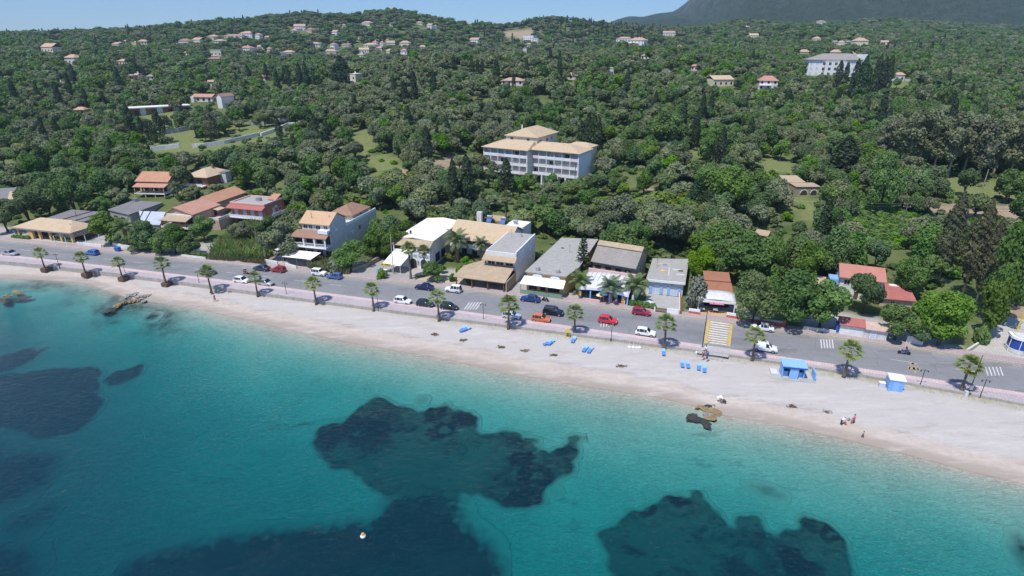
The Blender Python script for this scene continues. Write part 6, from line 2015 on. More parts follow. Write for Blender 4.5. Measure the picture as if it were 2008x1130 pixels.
def height_for(x, y, z, vtop):
 lo, hi = .5, 40
 for _ in range(30):
  m = (lo + hi) / 2
  if proj(x, y, z + m)[1] > vtop:
   lo = m
  else:
   hi = m
 return lo
PP = [(88, 527, 486, "promenade palm nearest the left edge, in a planter box"), (168, 537, 494, "promenade palm in a planter box across from the bright blue hatchback"), (240, 545, 504, "promenade palm across from the blue dumpster"), (325, 556, 504, "promenade palm across from the hedge and the lamp with a white head"),
  (414, 571, 520, "promenade palm overlapping the dark car on the road"), (505, 578, 533, "promenade palm between the white and the silver hatchback"), (620, 594, 543, "promenade palm in front of the white boxy off-roader"), (733, 607, 555, "promenade palm across from the lane with the stone wall"),
  (861, 627, 570, "promenade palm between the two dark parked hatchbacks"), (997, 643, 580, "promenade palm covering the pale silver car"), (1127, 655, 598, "promenade palm beside the yellow lifeguard chair"), (1303, 683, 617, "promenade palm right of the small white hatchback"),
  (1475, 706, 642, "promenade palm covering the white van"), (1655, 738, 669, "promenade palm between the blue changing booth and the blue cabin"), (1884, 768, 697, "largest promenade palm, beside the tall floodlight pole at right")]
for i, (u, v, vt, lab) in enumerate(PP):
 x, y = W(u, v, 1.35)
 h = height_for(x, y, 1.3, vt)
 me = FAN[i % 4]
 put_palm(me, x, y, 1.3, h / (me[3] - .05), i * 1.7, lab, "fan palms along the promenade")
 if i < 4:
  t = thing("palm_planter", ["low brown planter box round the palm nearest the left edge", "low brown planter box round the palm across from the bright blue hatchback", "low brown planter box round the palm across from the dumpster", "low brown planter box round the palm across from the hedge"][i], "planter", (x + .1, y + .1, 1.2), rad(-16), "planter boxes round the left palms")
  b = MB()
  for q in ((-.8, .8, -.8, -.68), (-.8, .8, .68, .8), (-.8, -.68, -.679, .679), (.68, .8, -.679, .679)):
   b.box(*q, -.6, .35)
  b.build("box", M['wood'], t)
  MB().box(-.67, .67, -.67, .67, -.6, .25).build("soil", M['trunk'], t)
for i, (k, u, v, vt, lab) in enumerate([
  ('f', 806, 547, 474, "stout fan palm before the arches of the cream roofed restaurant"), ('f', 833, 541, 480, "second fan palm before the arches, nearer the dark side windows"), ('d', 897, 512, 451, "tall date palm at the left end of the guesthouse balcony"), ('d', 943, 517, 466, "date palm in the middle of the guesthouse balcony"),
  ('d2', 1137, 580, 533, "stout date palm left of the beach shop canopy"), ('d2', 1196, 594, 543, "stout date palm before the middle of the beach shop canopy"), ('d2', 1242, 592, 538, "stout date palm right of the beach shop canopy"), ('s', 992, 432, 373, "tall palm with a skirt of dead fronds below the tall cypress"),
  ('d', 252, 483, 428, "date palm among the left street trees"), ('d', 352, 397, 357, "date palm right of the orange roofed house"), ('d', 930, 436, 412, "date palm behind the guesthouse roof"), ('d', 180, 428, 396, "date palm behind the long taverna")]):
 h0 = hit(u, v)
 h = height_for(*h0, vt)
 me = {'f': FANTALL[i % 2], 'd': DATE[i % 2], 'd2': DATE[2], 's': SKIRT}[k]
 put_palm(me, *h0, h / me[3], i * 2.1, lab, "garden palms behind the road")
 for dy in (0,):
  keep([(u - 8, vt), (u + 8, vt), (u + 4, v), (u - 4, v)], h0[1])
# single trees that stand out in the photo: u, top v, base v, width px, kind, label
SOLO = [
 (218, 413, 478, 72, 'broad', "round leafy street tree right of the long taverna"), (298, 432, 491, 64, 'broad', "leafy street tree in front of the pale slate roof"), (346, 440, 497, 62, 'broad', "leafy street tree below the salmon house's veranda"), (402, 422, 472, 58, 'broad', "round dark tree at the corner of the salmon house"),
 (318, 462, 498, 46, 'broad', "low tree between the two street trees before the salmon house"), (375, 462, 500, 44, 'broad', "low tree by the lamp with a white head"), (100, 352, 426, 72, 'broad', "broad green tree above the long taverna's left half"), (152, 346, 424, 76, 'broad', "broad green tree above the long taverna's right half"), (205, 385, 420, 40, 'bright', "tall bright green tree rising over the tank on the flat grey roof"), (272, 452, 493, 50, 'broad', "low leafy tree between the date palm and the slate roof"), (334, 448, 499, 56, 'broad', "leafy tree in front of the salmon house's balcony"), (475, 436, 480, 50, 'olive', "olive rising out of the reed bed"), (532, 424, 474, 62, 'darkolive', "evergreen between the pink house and the spreading tree"), (60, 372, 440, 90, 'broad', "green tree at left between the taverna and the edge"), (15, 385, 456, 70, 'darkolive', "dark tree cut by the left edge above the road"),
 (236, 368, 402, 50, 'olive', "grey-green olive left of the orange roofed house"), (385, 362, 396, 42, 'olive', "olive in front of the tan roofed villa"), (425, 360, 388, 32, 'olive', "small olive below the white stair tower"), (556, 432, 512, 84, 'olive', "spreading tree beside the white awning of the three storey house"),
 (690, 474, 528, 76, 'broad', "orchard tree right of the stained side wall"), (737, 442, 508, 62, 'broad', "orchard tree left of the pale flagpole"), (778, 440, 514, 62, 'broad', "tall orchard tree beside the restaurant's front roof"), (660, 505, 532, 44, 'shrub', "low bush below the orchard trees"), (750, 526, 548, 24, 'shrub', "clipped round bush by the blue sign"),
 (850, 512, 550, 54, 'broad', "low spreading tree in the restaurant courtyard"), (1215, 380, 472, 100, 'olive', "largest olive behind the old warehouse"), (1302, 402, 492, 104, 'olive', "broad olive behind the blue-shuttered shop"), (1166, 386, 458, 66, 'olive', "olive behind the ochre taverna's roof"), (1252, 432, 496, 64, 'darkolive', "dark olive just behind the warehouse gable"), (1182, 424, 466, 50, 'olive', "small olive over the ochre taverna's rear"),
 (1372, 482, 562, 66, 'bright', "light green tree right of the cream shop"), (1362, 540, 606, 50, 'flecked', "pale flowering oleander left of the cafe"), (1405, 470, 552, 84, 'broad', "dark leafy tree behind the cafe roof"), (1460, 455, 560, 110, 'broad', "tall dark leafy tree behind the street trees"), (1475, 537, 636, 96, 'broad', "leafy street tree right of the cafe canopy"), (1540, 527, 642, 112, 'broad', "largest leafy street tree above the balustrade"),
 (1606, 548, 646, 106, 'broad', "leafy street tree left of the red roofed house"), (1690, 540, 614, 86, 'darkolive', "grey-green tree in front of the red roofed house"), (1752, 597, 668, 82, 'darkolive', "grey-green tree over the blue-grey shed wall"), (1840, 570, 676, 118, 'bright', "big bright green dome-shaped tree at right"), (1795, 640, 676, 56, 'darkolive', "low tree left of the bright dome-shaped tree"),
 (1952, 442, 640, 92, 'broad', "huge dark leafy tree beside the bare concrete yard"), (1990, 450, 600, 90, 'broad', "second huge leafy tree, cut by the right edge"), (1935, 545, 662, 60, 'broad', "lower leafy tree at the foot of the huge one"), (1920, 638, 672, 34, 'shrub', "small bush at the corner of the concrete yard"), (1836, 375, 560, 38, 'browncypress', "tall brownish conifer left of the pair at right"), (1882, 392, 592, 44, 'browncypress', "tall brownish conifer with bare lower trunk"), (1908, 428, 606, 34, 'browncypress', "slimmer brownish conifer beside the huge dark tree"),
 (1735, 232, 318, 56, 'euca', "first eucalyptus from the left in the right-hand stand"), (1768, 222, 335, 60, 'euca', "second eucalyptus from the left in the right-hand stand"), (1800, 214, 326, 62, 'euca', "third eucalyptus from the left in the right-hand stand"), (1828, 228, 340, 60, 'euca', "fourth eucalyptus from the left in the right-hand stand"), (1856, 218, 350, 62, 'euca', "fifth eucalyptus from the left in the right-hand stand"), (1886, 224, 345, 62, 'euca', "sixth eucalyptus from the left in the right-hand stand"), (1915, 230, 356, 60, 'euca', "seventh eucalyptus from the left in the right-hand stand"), (1945, 222, 348, 62, 'euca', "eighth eucalyptus from the left in the right-hand stand"), (1975, 232, 356, 60, 'euca', "ninth eucalyptus from the left in the right-hand stand"), (2003, 226, 360, 62, 'euca', "tenth eucalyptus from the left in the right-hand stand"), (1722, 296, 420, 74, 'broad', "dark shady tree left of the right clearing"),
 (1650, 266, 340, 62, 'widecypress', "broad dark conifer above the lawn"), (1422, 324, 420, 110, 'bright', "bright green tree above the dark conifers"), (1385, 318, 398, 72, 'bright', "smaller bright green tree near the pink outbuilding"), (1358, 352, 428, 42, 'widecypress', "dark conifer left of the bright green trees"), (1386, 372, 438, 46, 'widecypress', "second dark conifer below the bright green trees"),
 (1290, 374, 418, 84, 'lime', "yellow-green bush below the hotel pool"), (1340, 378, 414, 50, 'lime', "yellow-green bush beside the dark conifer"), (1296, 214, 300, 84, 'broad', "big dark tree on the slope right of the hotel"), (1060, 380, 415, 60, 'bright', "bright green garden tree below the hotel's left wing"), (1120, 355, 400, 60, 'bright', "green garden tree below the hotel's arches"), (1078, 352, 392, 40, 'olive', "olive before the hotel's arches"),
 (672, 178 - 68, 168, 46, 'widecypress', "huge dark conifer beside the modern cream villa"), (545, 206, 244, 46, 'olive', "single olive at the right end of the valley terrace"), (520, 214, 250, 40, 'olive', "olive with leaning trunks before the white terrace wall"), (420, 220, 283, 26, 'browncypress', "brownish bare conifer standing in the valley track"),
 (1625, 440, 552, 88, 'broad', "tall dark leafy tree behind the grey tiled shed"), (1575, 472, 572, 70, 'broad', "dense leafy tree between the street trees and the shed"), (1712, 470, 532, 56, 'darkolive', "round grey-green tree behind the red roof"), (1508, 462, 560, 64, 'broad', "leafy tree over the largest street trees"), (1770, 500, 590, 64, 'broad', "leafy tree right of the crimson annexe chimney"),
 (880, 494, 513, 20, 'lime', "yellow-green plant at the foot of the left balcony palm"), (868, 519, 536, 20, 'bright', "bright shrub beside the dark restaurant windows"), (914, 502, 524, 24, 'bright', "bright shrub between the two balcony palms"), (927, 510, 530, 20, 'lime', "yellow-green plant left of the porch roof"), (902, 520, 538, 22, 'shrub', "low shrub in the middle of the courtyard"), (888, 535, 552, 18, 'shrub', "low shrub at the courtyard's street side"),
 (890, 312, 408, 20, 'cypress', "slim cypress left of the hotel garden"), (917, 303, 404, 27, 'cypress', "tall cypress left of the hotel garden, right of the slim one"), (992, 309, 386, 25, 'cypress', "fat cypress standing before the hotel's left wing"), (90, 286, 345, 0, 'cypress', "lone tall cypress near the left edge"),
 (1138, 236, 304, 0, 'cypress', "cypress touching the hotel's right wing"), (1150, 225, 306, 0, 'cypress', "second cypress right of the hotel"), (1161, 222, 310, 0, 'cypress', "third cypress right of the hotel"), (1170, 228, 312, 0, 'cypress', "outermost cypress right of the hotel"), (1386, 286, 322, 0, 'cypress', "shorter of two cypresses by the grassy slope"), (1402, 270, 324, 0, 'cypress', "taller of two cypresses by the grassy slope"),
 (258, 202, 262, 0, 'cypress', "thick cypress at the left end of the valley row"), (282, 228, 275, 0, 'cypress', "cypress in the valley row, next to the thick one"), (294, 238, 278, 0, 'cypress', "third cypress of the valley row"), (305, 236, 280, 0, 'cypress', "fourth cypress of the valley row"), (318, 214, 282, 0, 'cypress', "tallest right-hand cypress of the valley row"), (172, 172, 212, 0, 'cypress', "cypress above the small ochre house at left"), (205, 178, 210, 0, 'cypress', "cypress right of the small ochre house at left"),
 (146, 125, 160, 0, 'cypress', "thick cypress below the white house on the left hill"), (794, 157, 204, 0, 'cypress', "left of a pair of cypresses on the olive hill"), (814, 139, 208, 0, 'cypress', "right and taller of a pair of cypresses on the olive hill"), (851, 137, 190, 0, 'cypress', "lone slim cypress on the olive hill"), (890, 107, 138, 0, 'cypress', "cypress on the crest of the olive hill"), (925, 113, 146, 0, 'cypress', "cypress by the crest house on the olive hill"), (937, 116, 146, 0, 'cypress', "second cypress by the crest house"), (946, 117, 146, 0, 'cypress', "third cypress by the crest house"),
 (1668, 116, 196, 0, 'cypress', "cypress before the middle of the slope hotel"), (1682, 110, 200, 0, 'widecypress', "broad cypress before the right end of the slope hotel"), (1710, 106, 192, 0, 'cypress', "cypress right of the slope hotel"), (1722, 112, 192, 0, 'cypress', "second cypress right of the slope hotel"), (1733, 108, 186, 0, 'cypress', "outer cypress right of the slope hotel"), (1640, 118, 172, 0, 'cypress', "slim cypress before the left half of the slope hotel"), (1654, 122, 172, 0, 'cypress', "slim cypress before the porch of the slope hotel"),
 (1540, 174, 228, 0, 'widecypress', "dark cypress clump below the red roofed white house on the slope"), (550, 232, 276, 0, 'cypress', "cypress at the bright bushes in the valley"), (576, 262, 290, 0, 'cypress', "small cypress among the valley bushes"), (620, 224, 276, 0, 'widecypress', "dark conifer right of the valley bushes"), (642, 232, 278, 0, 'cypress', "cypress right of the dark conifer in the valley"), (560, 130, 165, 0, 'cypress', "cypress in the dark group behind the valley"), (568, 132, 170, 0, 'cypress', "second cypress in the dark group behind the valley"), (590, 122, 172, 0, 'cypress', "third cypress in the dark group behind the valley"), (602, 120, 172, 0, 'cypress', "fourth cypress in the dark group behind the valley"), (618, 138, 174, 0, 'cypress', "fifth cypress in the dark group behind the valley")]
CATN = dict(olive="olive tree", darkolive="tree", broad="tree", bright="tree", lime="bush", shrub="bush", flecked="shrub", euca="tree", cypress="cypress", widecypress="conifer", browncypress="conifer")
NAMEN = dict(olive="olive_tree", darkolive="evergreen_tree", broad="leafy_tree", bright="bright_leafy_tree", lime="garden_bush", shrub="bush", flecked="oleander", euca="eucalyptus_tree", cypress="cypress_tree", widecypress="dark_conifer", browncypress="brown_conifer")
OCC = []
def put_tree(kind, var, x, y, z, h, w_, rz, label, group=None):
 cm, tm, hh, ww, _ = PROTO[kind][var % len(PROTO[kind])]
 t = thing(NAMEN[kind], label, CATN[kind], (x, y, z - .1), rz, group)
 s = w_ / ww
 t.scale = (s, s, h / hh)
 link("crown", cm, t)
 link("trunk", tm, t)
 return t
for i, (u, vt, vb, wp, kind, lab) in enumerate(SOLO):
 q = hit(u, vb)
 if q is None:
  continue
 h = height_for(*q, vt)
 dp = proj(q[0], q[1], q[2] + h * .5)[2]
 nk, cat_ = NAMEN[kind], CATN[kind]
 if kind in ('broad', 'bright', 'darkolive', 'olive') and wp * dp / F > 6.2:
  kind = dict(broad='broadbig', bright='brightbig', darkolive='darkbig', olive='olivebig')[kind]
  NAMEN[kind], CATN[kind] = nk, cat_
 pr = PROTO[kind][i % len(PROTO[kind])]
 w_ = wp * dp / F if wp else pr[3] * 1.3 * (h / pr[2]) ** .6
 put_tree(kind, i, *q, h, w_, i * 1.3, lab)
 OCC.append((q[0], q[1], w_ * .42))
 if kind == 'cypress':
  keep([(u - 5, vt), (u + 5, vt), (u + 8, vb - (vb - vt) * .22), (u - 8, vb - (vb - vt) * .22)], q[1] - 2)
q = hit(1141, 547)
t = thing("norfolk_pine", "norfolk pine with tiered branches between the ochre taverna and the beach shop", "pine", q)
s = height_for(*q, 466) / NORF[2]
t.scale = (s, s, s)
link("crown", NORF[0], t)
link("trunk", NORF[1], t)
keep([(1140, 466), (1165, 530), (1120, 530)], q[1])
# the woods
bpy.context.view_layer.update()
FOOT = []
for o in COL.objects:
 if o.parent is None and o.get("category") in ("building", "house", "hotel", "marquee") and o.type == 'EMPTY':
  mi_, ma_ = [1e9, 1e9], [-1e9, -1e9]
  for c in o.children:
   if c.type == 'MESH':
    for k in c.bound_box:
     for a in (0, 1):
      mi_[a] = min(mi_[a], k[a])
      ma_[a] = max(ma_[a], k[a])
  FOOT.append((o.location.x, o.location.y, o.rotation_euler.z, mi_, ma_))
for a_, Yk in (([(290, 288), (400, 276), (520, 253), (594, 238), (596, 250), (520, 273), (400, 294), (295, 301)], 275), ([(318, 254), (372, 246), (374, 260), (320, 266)], 300), ([(488, 236), (568, 228), (570, 242), (490, 250)], 300)):
 keep(a_, Yk)
cx_, cy_, cs_ = [], [], []
for y0, y1, sp in ((112, 175, 4.6), (175, 260, 5.0), (260, 380, 5.6), (380, 560, 6.6), (560, 850, 8.5), (850, 1250, 11), (1250, 1750, 14)):
 yy = y0
 while yy < y1:
  hw = (yy * .92 + 20) * .98 + 70
  n = int(2 * hw / sp)
  xs = -hw + (np.arange(n) + NR.uniform(-.42, .42, n) + .5) * sp
  cx_.append(xs)
  cy_.append(yy + NR.uniform(-.45, .45, n) * sp)
  cs_.append(np.full(n, sp))
  yy += sp * .9
cx_, cy_, cs_ = map(np.concatenate, (cx_, cy_, cs_))
d = cy_ - yl(np.clip(cx_, -400, 350))
ok = (d > 13) & (NR.random(len(cx_)) > np.where(d < 34, .30, .06))
for fx, fy, rz, mi_, ma_ in FOOT:
 lx = (cx_ - fx) * math.cos(rz) + (cy_ - fy) * math.sin(rz)
 ly = -(cx_ - fx) * math.sin(rz) + (cy_ - fy) * math.cos(rz)
 ok &= ~((lx > mi_[0] - 1.8) & (lx < ma_[0] + 1.8) & (ly > mi_[1] - 1.8) & (ly < ma_[1] + 1.8))
for p in EARTH:
 ok &= ~inpoly(cx_, cy_, p)
for k, p in enumerate(GRASS):
 ins = inpoly(cx_, cy_, p)
 ok &= ~(ins & (NR.random(len(cx_)) > (.85 if k == 4 else .07)))
for ox, oy, orad in OCC:
 ok &= (cx_ - ox) ** 2 + (cy_ - oy) ** 2 > max(orad, 1.2) ** 2
cx_, cy_, cs_ = cx_[ok], cy_[ok], cs_[ok]
cz_ = terr(cx_, cy_)
n = len(cx_)
dz = cz_ - H
dep_ = cy_ * math.cos(TH) - dz * math.sin(TH)
uu = CX + F * cx_ / dep_
vv = CY - F * (cy_ * math.sin(TH) + dz * math.cos(TH)) / dep_
KINDS = ['olive', 'darkolive', 'broad', 'bright', 'lime', 'cypress', 'shrub']
base = np.array([.48, .17, .20, .08, .03, .02, .02])
Pk = np.repeat(base[None], n, 0)
def zone(sel, p):
 Pk[sel] = p
zone((uu < 720) & (vv < 210), [.38, .24, .30, .03, 0, .04, .01])
zone((uu > 640) & (uu < 1120) & (vv > 95) & (vv < 330), [.80, .07, .07, .02, .01, .02, .01])
zone((uu > 930) & (uu < 1330) & (vv < 96), [.38, .17, .15, .01, 0, .28, .01])
zone((uu > 1330) & (vv < 130), [.46, .24, .25, .02, 0, .03, 0])
zone((uu > 1000) & (uu < 1450) & (vv > 340) & (vv < 460), [.34, .14, .20, .16, .12, .01, .03])
zone((uu > 1450) & (vv > 330), [.30, .18, .36, .10, .03, .02, .01])
zone((uu > 480) & (uu < 640) & (vv > 230) & (vv < 330), [.40, .12, .15, .20, .08, .04, .01])
zone((uu > 1000) & (uu < 1330) & (vv > 190) & (vv < 300), [.30, .20, .36, .10, .02, .01, .01])
zone((uu < 480) & (vv > 300), [.28, .28, .34, .05, .02, .02, .01])
cl = fbm(cx_ / 45 + 3, cy_ / 60, 3)
Pk[:, 5] *= np.where(cl > .1, 3.2, np.where(cl > 0, 1.0, .25))
cl2 = fbm(cx_ / 30 + 30, cy_ / 40, 3)
Pk[:, 2] *= np.where(cl2 > .05, 2.0, .6)
Pk /= Pk.sum(1, keepdims=True)
ki = (Pk.cumsum(1) < NR.random(n)[:, None]).sum(1).clip(0, 6)
HT = np.array([6.3, 6.8, 7.6, 6.2, 3.6, 12.5, 2.4])
WD = np.array([7.2, 7.4, 7.4, 6.8, 4.6, 2.9, 3.6])
gr = NR.uniform(.62, 1.42, n)
gap = fbm(cx_ / 17 + 60, cy_ / 20 + 8, 3) < np.where((uu > 1420) & (vv > 330), -.30, np.where((uu > 600) & (uu < 1420) & (cy_ < 330), -.13, -.18))
gr = gr * np.where((ki == 5) & (cy_ > 420), .72, 1)
th_ = HT[ki] * gr * (1 + (cs_ - 5) * .02)
tw_ = WD[ki] * (.35 + .65 * gr) * NR.uniform(.85, 1.2, n) * np.where(ki == 5, 1, np.clip(cs_ / 6.2, .9, 2.0))
vis = ~gap
half = tw_ * .5
for poly, Yk in KEEP:
 pu = [q[0] for q in poly]
 pv = [q[1] for q in poly]
 cand = np.nonzero((cy_ < Yk + 1.5) & (cy_ > Yk - 120) & (uu > min(pu) - 60) & (uu < max(pu) + 60) & vis)[0]
 if not len(cand):
  continue
 bad = np.zeros(len(cand), bool)
 for fx, fz in ((0, .97), (0, .75), (-.36, .7), (.36, .7), (0, .45), (-.3, .9), (.3, .9)):
  z = cz_[cand] + th_[cand] * fz - H
  dp = cy_[cand] * math.cos(TH) - z * math.sin(TH)
  a = CX + F * (cx_[cand] + fx * tw_[cand]) / dp
  b_ = CY - F * (cy_[cand] * math.sin(TH) + z * math.cos(TH)) / dp
  bad |= inpoly(a, b_, poly)
 vis[cand[bad]] = False
for k, px in enumerate(GRASS_PX + EARTH_PX):
 pw = (GRASS + EARTH)[k]
 ym = sum(q[1] for q in pw) / len(pw)
 z = cz_ + th_ * .75 - H
 dp = cy_ * math.cos(TH) - z * math.sin(TH)
 a, b_ = CX + F * cx_ / dp, CY - F * (cy_ * math.sin(TH) + z * math.cos(TH)) / dp
 ins = inpoly(a, b_, px) & (cy_ < ym) & (cy_ > ym - 95)
 vis &= ~(ins & (NR.random(n) < (.22 if k == 4 else .93)))
for a in ('cx_', 'cy_', 'cz_', 'ki', 'th_', 'tw_', 'uu', 'vv', 'dep_'):
 globals()[a] = globals()[a][vis]
n = len(cx_)
inframe = (uu > -25) & (uu < 2033) & (vv > 5)
LIM = dict(olive=300, darkolive=200, broad=260, bright=120, lime=60, cypress=230, shrub=40)
single = np.zeros(n, bool)
var = NR.integers(0, 12, n)
for k, kn in enumerate(KINDS):
 sel = np.nonzero((ki == k) & inframe & (cy_ < (620 if kn == 'cypress' else 330)))[0]
 sel = sel[np.argsort(-(th_[sel] / dep_[sel]))][:LIM[kn]]
 single[sel] = True
LM = [(100, 447, "the long taverna"), (262, 408, "the flat grey roof"), (300, 365, "the orange roofed house"), (410, 345, "the tan roofed villa"), (400, 410, "the salmon roofed house"), (500, 410, "the pink flat roofed house"), (570, 367, "the long grey shed"), (650, 440, "the three storey house"), (825, 460, "the cream roofed restaurant"), (955, 450, "the guesthouse"),
  (1018, 480, "the narrow white house"), (1085, 500, "the ochre taverna"), (1215, 500, "the old warehouse"), (1310, 520, "the blue-shuttered shop"), (1408, 560, "the cafe"), (1690, 535, "the red roofed house"), (1055, 300, "the white hotel"), (1585, 365, "the arched ruin"), (1480, 366, "the white marquee"), (1765, 430, "the tall power pole"),
  (1950, 410, "the dirt track at right"), (1520, 318, "the upper grassy clearing"), (1575, 412, "the lawn below the ruin"), (1840, 270, "the eucalyptus stand"), (1640, 130, "the slope hotel"), (1505, 165, "the red roofed white house"), (1418, 160, "the two-chimney villa"), (1204, 141, "the white cube house"), (1004, 161, "the crest house"), (810, 170, "the olive hill's cypress pair"),
  (690, 160, "the modern cream villa"), (440, 280, "the white valley wall"), (310, 215, "the long flat-roofed building"), (428, 207, "the white gable house"), (158, 220, "the small ochre house"), (95, 98, "the four storey cream villa"), (138, 117, "the white hillside house"), (88, 320, "the lone left cypress"), (900, 320, "the bare earth patch"), (730, 290, "the grassy slope"), (1240, 300, "the hotel pool terrace"), (905, 360, "the two tall garden cypresses"), (240, 122, "the pinkish hillside villa")]
DESC = dict(olive="grey-green olive", darkolive="deep green evergreen", broad="dark leafy tree", bright="bright green tree", lime="yellow-green bush", cypress="narrow dark cypress", shrub="low bush")
ORD2 = ["", "second", "third", "fourth", "fifth", "sixth", "seventh", "eighth", "ninth", "tenth", "eleventh", "twelfth", "thirteenth", "fourteenth", "fifteenth", "sixteenth", "seventeenth", "eighteenth", "nineteenth", "twentieth"]
bins = {}
USED = {q[5] for q in SOLO}
for i in np.nonzero(single)[0]:
 vm = vv[i] - F * th_[i] * .5 / dep_[i]
 best = min(LM, key=lambda q: (q[0] - uu[i]) ** 2 + (1.6 * (q[1] - vm)) ** 2)
 du, dv = uu[i] - best[0], 1.6 * (vm - best[1])
 rel = ("left of" if du < 0 else "right of") if abs(du) > abs(dv) * 1.2 else ("behind" if dv < 0 else "below")
 bins.setdefault((KINDS[ki[i]], best[2], rel), []).append((math.hypot(du, dv), i))
for (kn, ref, rel), lst in bins.items():
 lst.sort()
 for r_, (_, i) in enumerate(lst):
  lab = f"{DESC[kn]} {rel} {ref}"
  if len(lst) > 1:
   lab += ", nearest of them" if r_ == 0 else f", {ORD2[min(r_, 19)]} nearest of them"
  if lab in USED:
   lab += ", farther off"
  put_tree(kn, int(var[i]), cx_[i], cy_[i], cz_[i], th_[i], tw_[i], float(var[i]) * 1.9 + i, lab, {'olive': "olive trees over the slopes", 'darkolive': "evergreen trees over the slopes", 'broad': "leafy trees over the slopes", 'bright': "bright green trees over the slopes", 'lime': "yellow-green bushes in the gardens", 'cypress': "cypresses over the slopes", 'shrub': "low bushes over the slopes"}[kn])
def scatter(name, label, px, py, pz, sc3, rz, pick, meshes):
 """one mass of plants: points that carry instances (geometry nodes)"""
 src = bpy.data.collections.new(name + "_kinds")
 for k, me in enumerate(meshes):
  src.objects.link(bpy.data.objects.new(f"{name}_kind_{k:02d}", me))
 me = bpy.data.meshes.new(name)
 m_ = len(px)
 me.vertices.add(m_)
 me.vertices.foreach_set("co", np.stack([px, py, pz], 1).ravel())
 a = me.attributes.new("size", 'FLOAT_VECTOR', 'POINT')
 a.data.foreach_set("vector", np.asarray(sc3, float).ravel())
 a = me.attributes.new("turn", 'FLOAT_VECTOR', 'POINT')
 a.data.foreach_set("vector", np.stack([np.zeros(m_), np.zeros(m_), rz], 1).ravel())
 a = me.attributes.new("pick", 'INT', 'POINT')
 a.data.foreach_set("value", np.asarray(pick, np.int32))
 o = link(name, me)
 ng = bpy.data.node_groups.new(name + "_spread", 'GeometryNodeTree')
 ng.interface.new_socket("Geometry", in_out='INPUT', socket_type='NodeSocketGeometry')
 ng.interface.new_socket("Geometry", in_out='OUTPUT', socket_type='NodeSocketGeometry')
 gi, go = ng.nodes.new("NodeGroupInput"), ng.nodes.new("NodeGroupOutput")
 ip = ng.nodes.new("GeometryNodeInstanceOnPoints")
 ci = ng.nodes.new("GeometryNodeCollectionInfo")
 ci.inputs["Collection"].default_value = src
 ci.inputs["Separate Children"].default_value = True
 ci.inputs["Reset Children"].default_value = True
 ip.inputs["Pick Instance"].default_value = True
 def na(nm, ty):
  q = ng.nodes.new("GeometryNodeInputNamedAttribute")
  q.data_type = ty
  q.inputs["Name"].default_value = nm
  return q.outputs["Attribute"]
 Lk = ng.links.new
 Lk(gi.outputs[0], ip.inputs["Points"])
 Lk(ci.outputs[0], ip.inputs["Instance"])
 Lk(na("pick", 'INT'), ip.inputs["Instance Index"])
 er = ng.nodes.new("FunctionNodeEulerToRotation")
 Lk(na("turn", 'FLOAT_VECTOR'), er.inputs[0])
 Lk(er.outputs[0], ip.inputs["Rotation"])
 Lk(na("size", 'FLOAT_VECTOR'), ip.inputs["Scale"])
 Lk(ip.outputs[0], go.inputs[0])
 md = o.modifiers.new("spread", 'NODES')
 md.node_group = ng
 return tag(o, label, "woodland", kind="stuff")
idxs = np.nonzero(~single)[0]
meshes, off = [], {}
for kn in KINDS:
 off[kn] = len(meshes)
 meshes += [q[4] for q in PROTO[kn]]
nearm = len(meshes)
for kn in KINDS:
 meshes += [None] * 0
pick = np.array([off[KINDS[ki[i]]] + var[i] % len(PROTO[KINDS[ki[i]]]) for i in idxs])
sc3 = []
for i in idxs:
 q = PROTO[KINDS[ki[i]]][var[i] % len(PROTO[KINDS[ki[i]]])]
 sc3.append((tw_[i] / q[3], tw_[i] / q[3], th_[i] / q[2]))
scatter("woodland", "olive and cypress woods covering the farther hills", cx_[idxs], cy_[idxs], cz_[idxs] - .1, sc3, NR.uniform(0, 6.28, len(idxs)), pick, meshes)
m_ = 9000
ux = NR.uniform(-260, 260, m_)
uy = NR.uniform(112, 330, m_)
d = uy - yl(ux)
ok = (d > 12) & (np.abs(ux) < uy * .95 + 20)
for fx, fy, rz, mi_, ma_ in FOOT:
 lx = (ux - fx) * math.cos(rz) + (uy - fy) * math.sin(rz)
 ly = -(ux - fx) * math.sin(rz) + (uy - fy) * math.cos(rz)
 ok &= ~((lx > mi_[0] - 1) & (lx < ma_[0] + 1) & (ly > mi_[1] - 1) & (ly < ma_[1] + 1))
for p in EARTH:
 ok &= ~inpoly(ux, uy, p)
for k, p in enumerate(GRASS):
 if k != 2:
  ok &= ~(inpoly(ux, uy, p) & (NR.random(m_) < .85))
ok &= fbm(ux / 14, uy / 14, 3) > -.13
ok &= ~((d < 26) & (NR.random(m_) < .55))
ux, uy = ux[ok], uy[ok]
s = NR.uniform(.35, .95, len(ux))
scatter("undergrowth", "low scrub between the nearer trees", ux, uy, terr(ux, uy) - .1, np.stack([s, s, s * .8], 1), NR.uniform(0, 6.28, len(ux)), NR.choice([0, 0, 1, 2], len(ux)), [q[4] for q in PROTO['shrub']])
vp = np.array(GRASS[2])
m_ = 900
vx = NR.uniform(vp[:, 0].min(), vp[:, 0].max(), m_)
vy = NR.uniform(vp[:, 1].min(), vp[:, 1].max(), m_)
ok = inpoly(vx, vy, vp)
vx, vy = vx[ok], vy[ok]
s = NR.uniform(.45, .9, len(vx))
scatter("vine_thicket", "bright green vines smothering the plot beside the tall power pole", vx, vy, terr(vx, vy) - .2, np.stack([s * 1.3, s * 1.3, s * .8], 1), NR.uniform(0, 6.28, len(vx)), NR.choice([0, 2, 2], len(vx)), [q[4] for q in PROTO['shrub']])
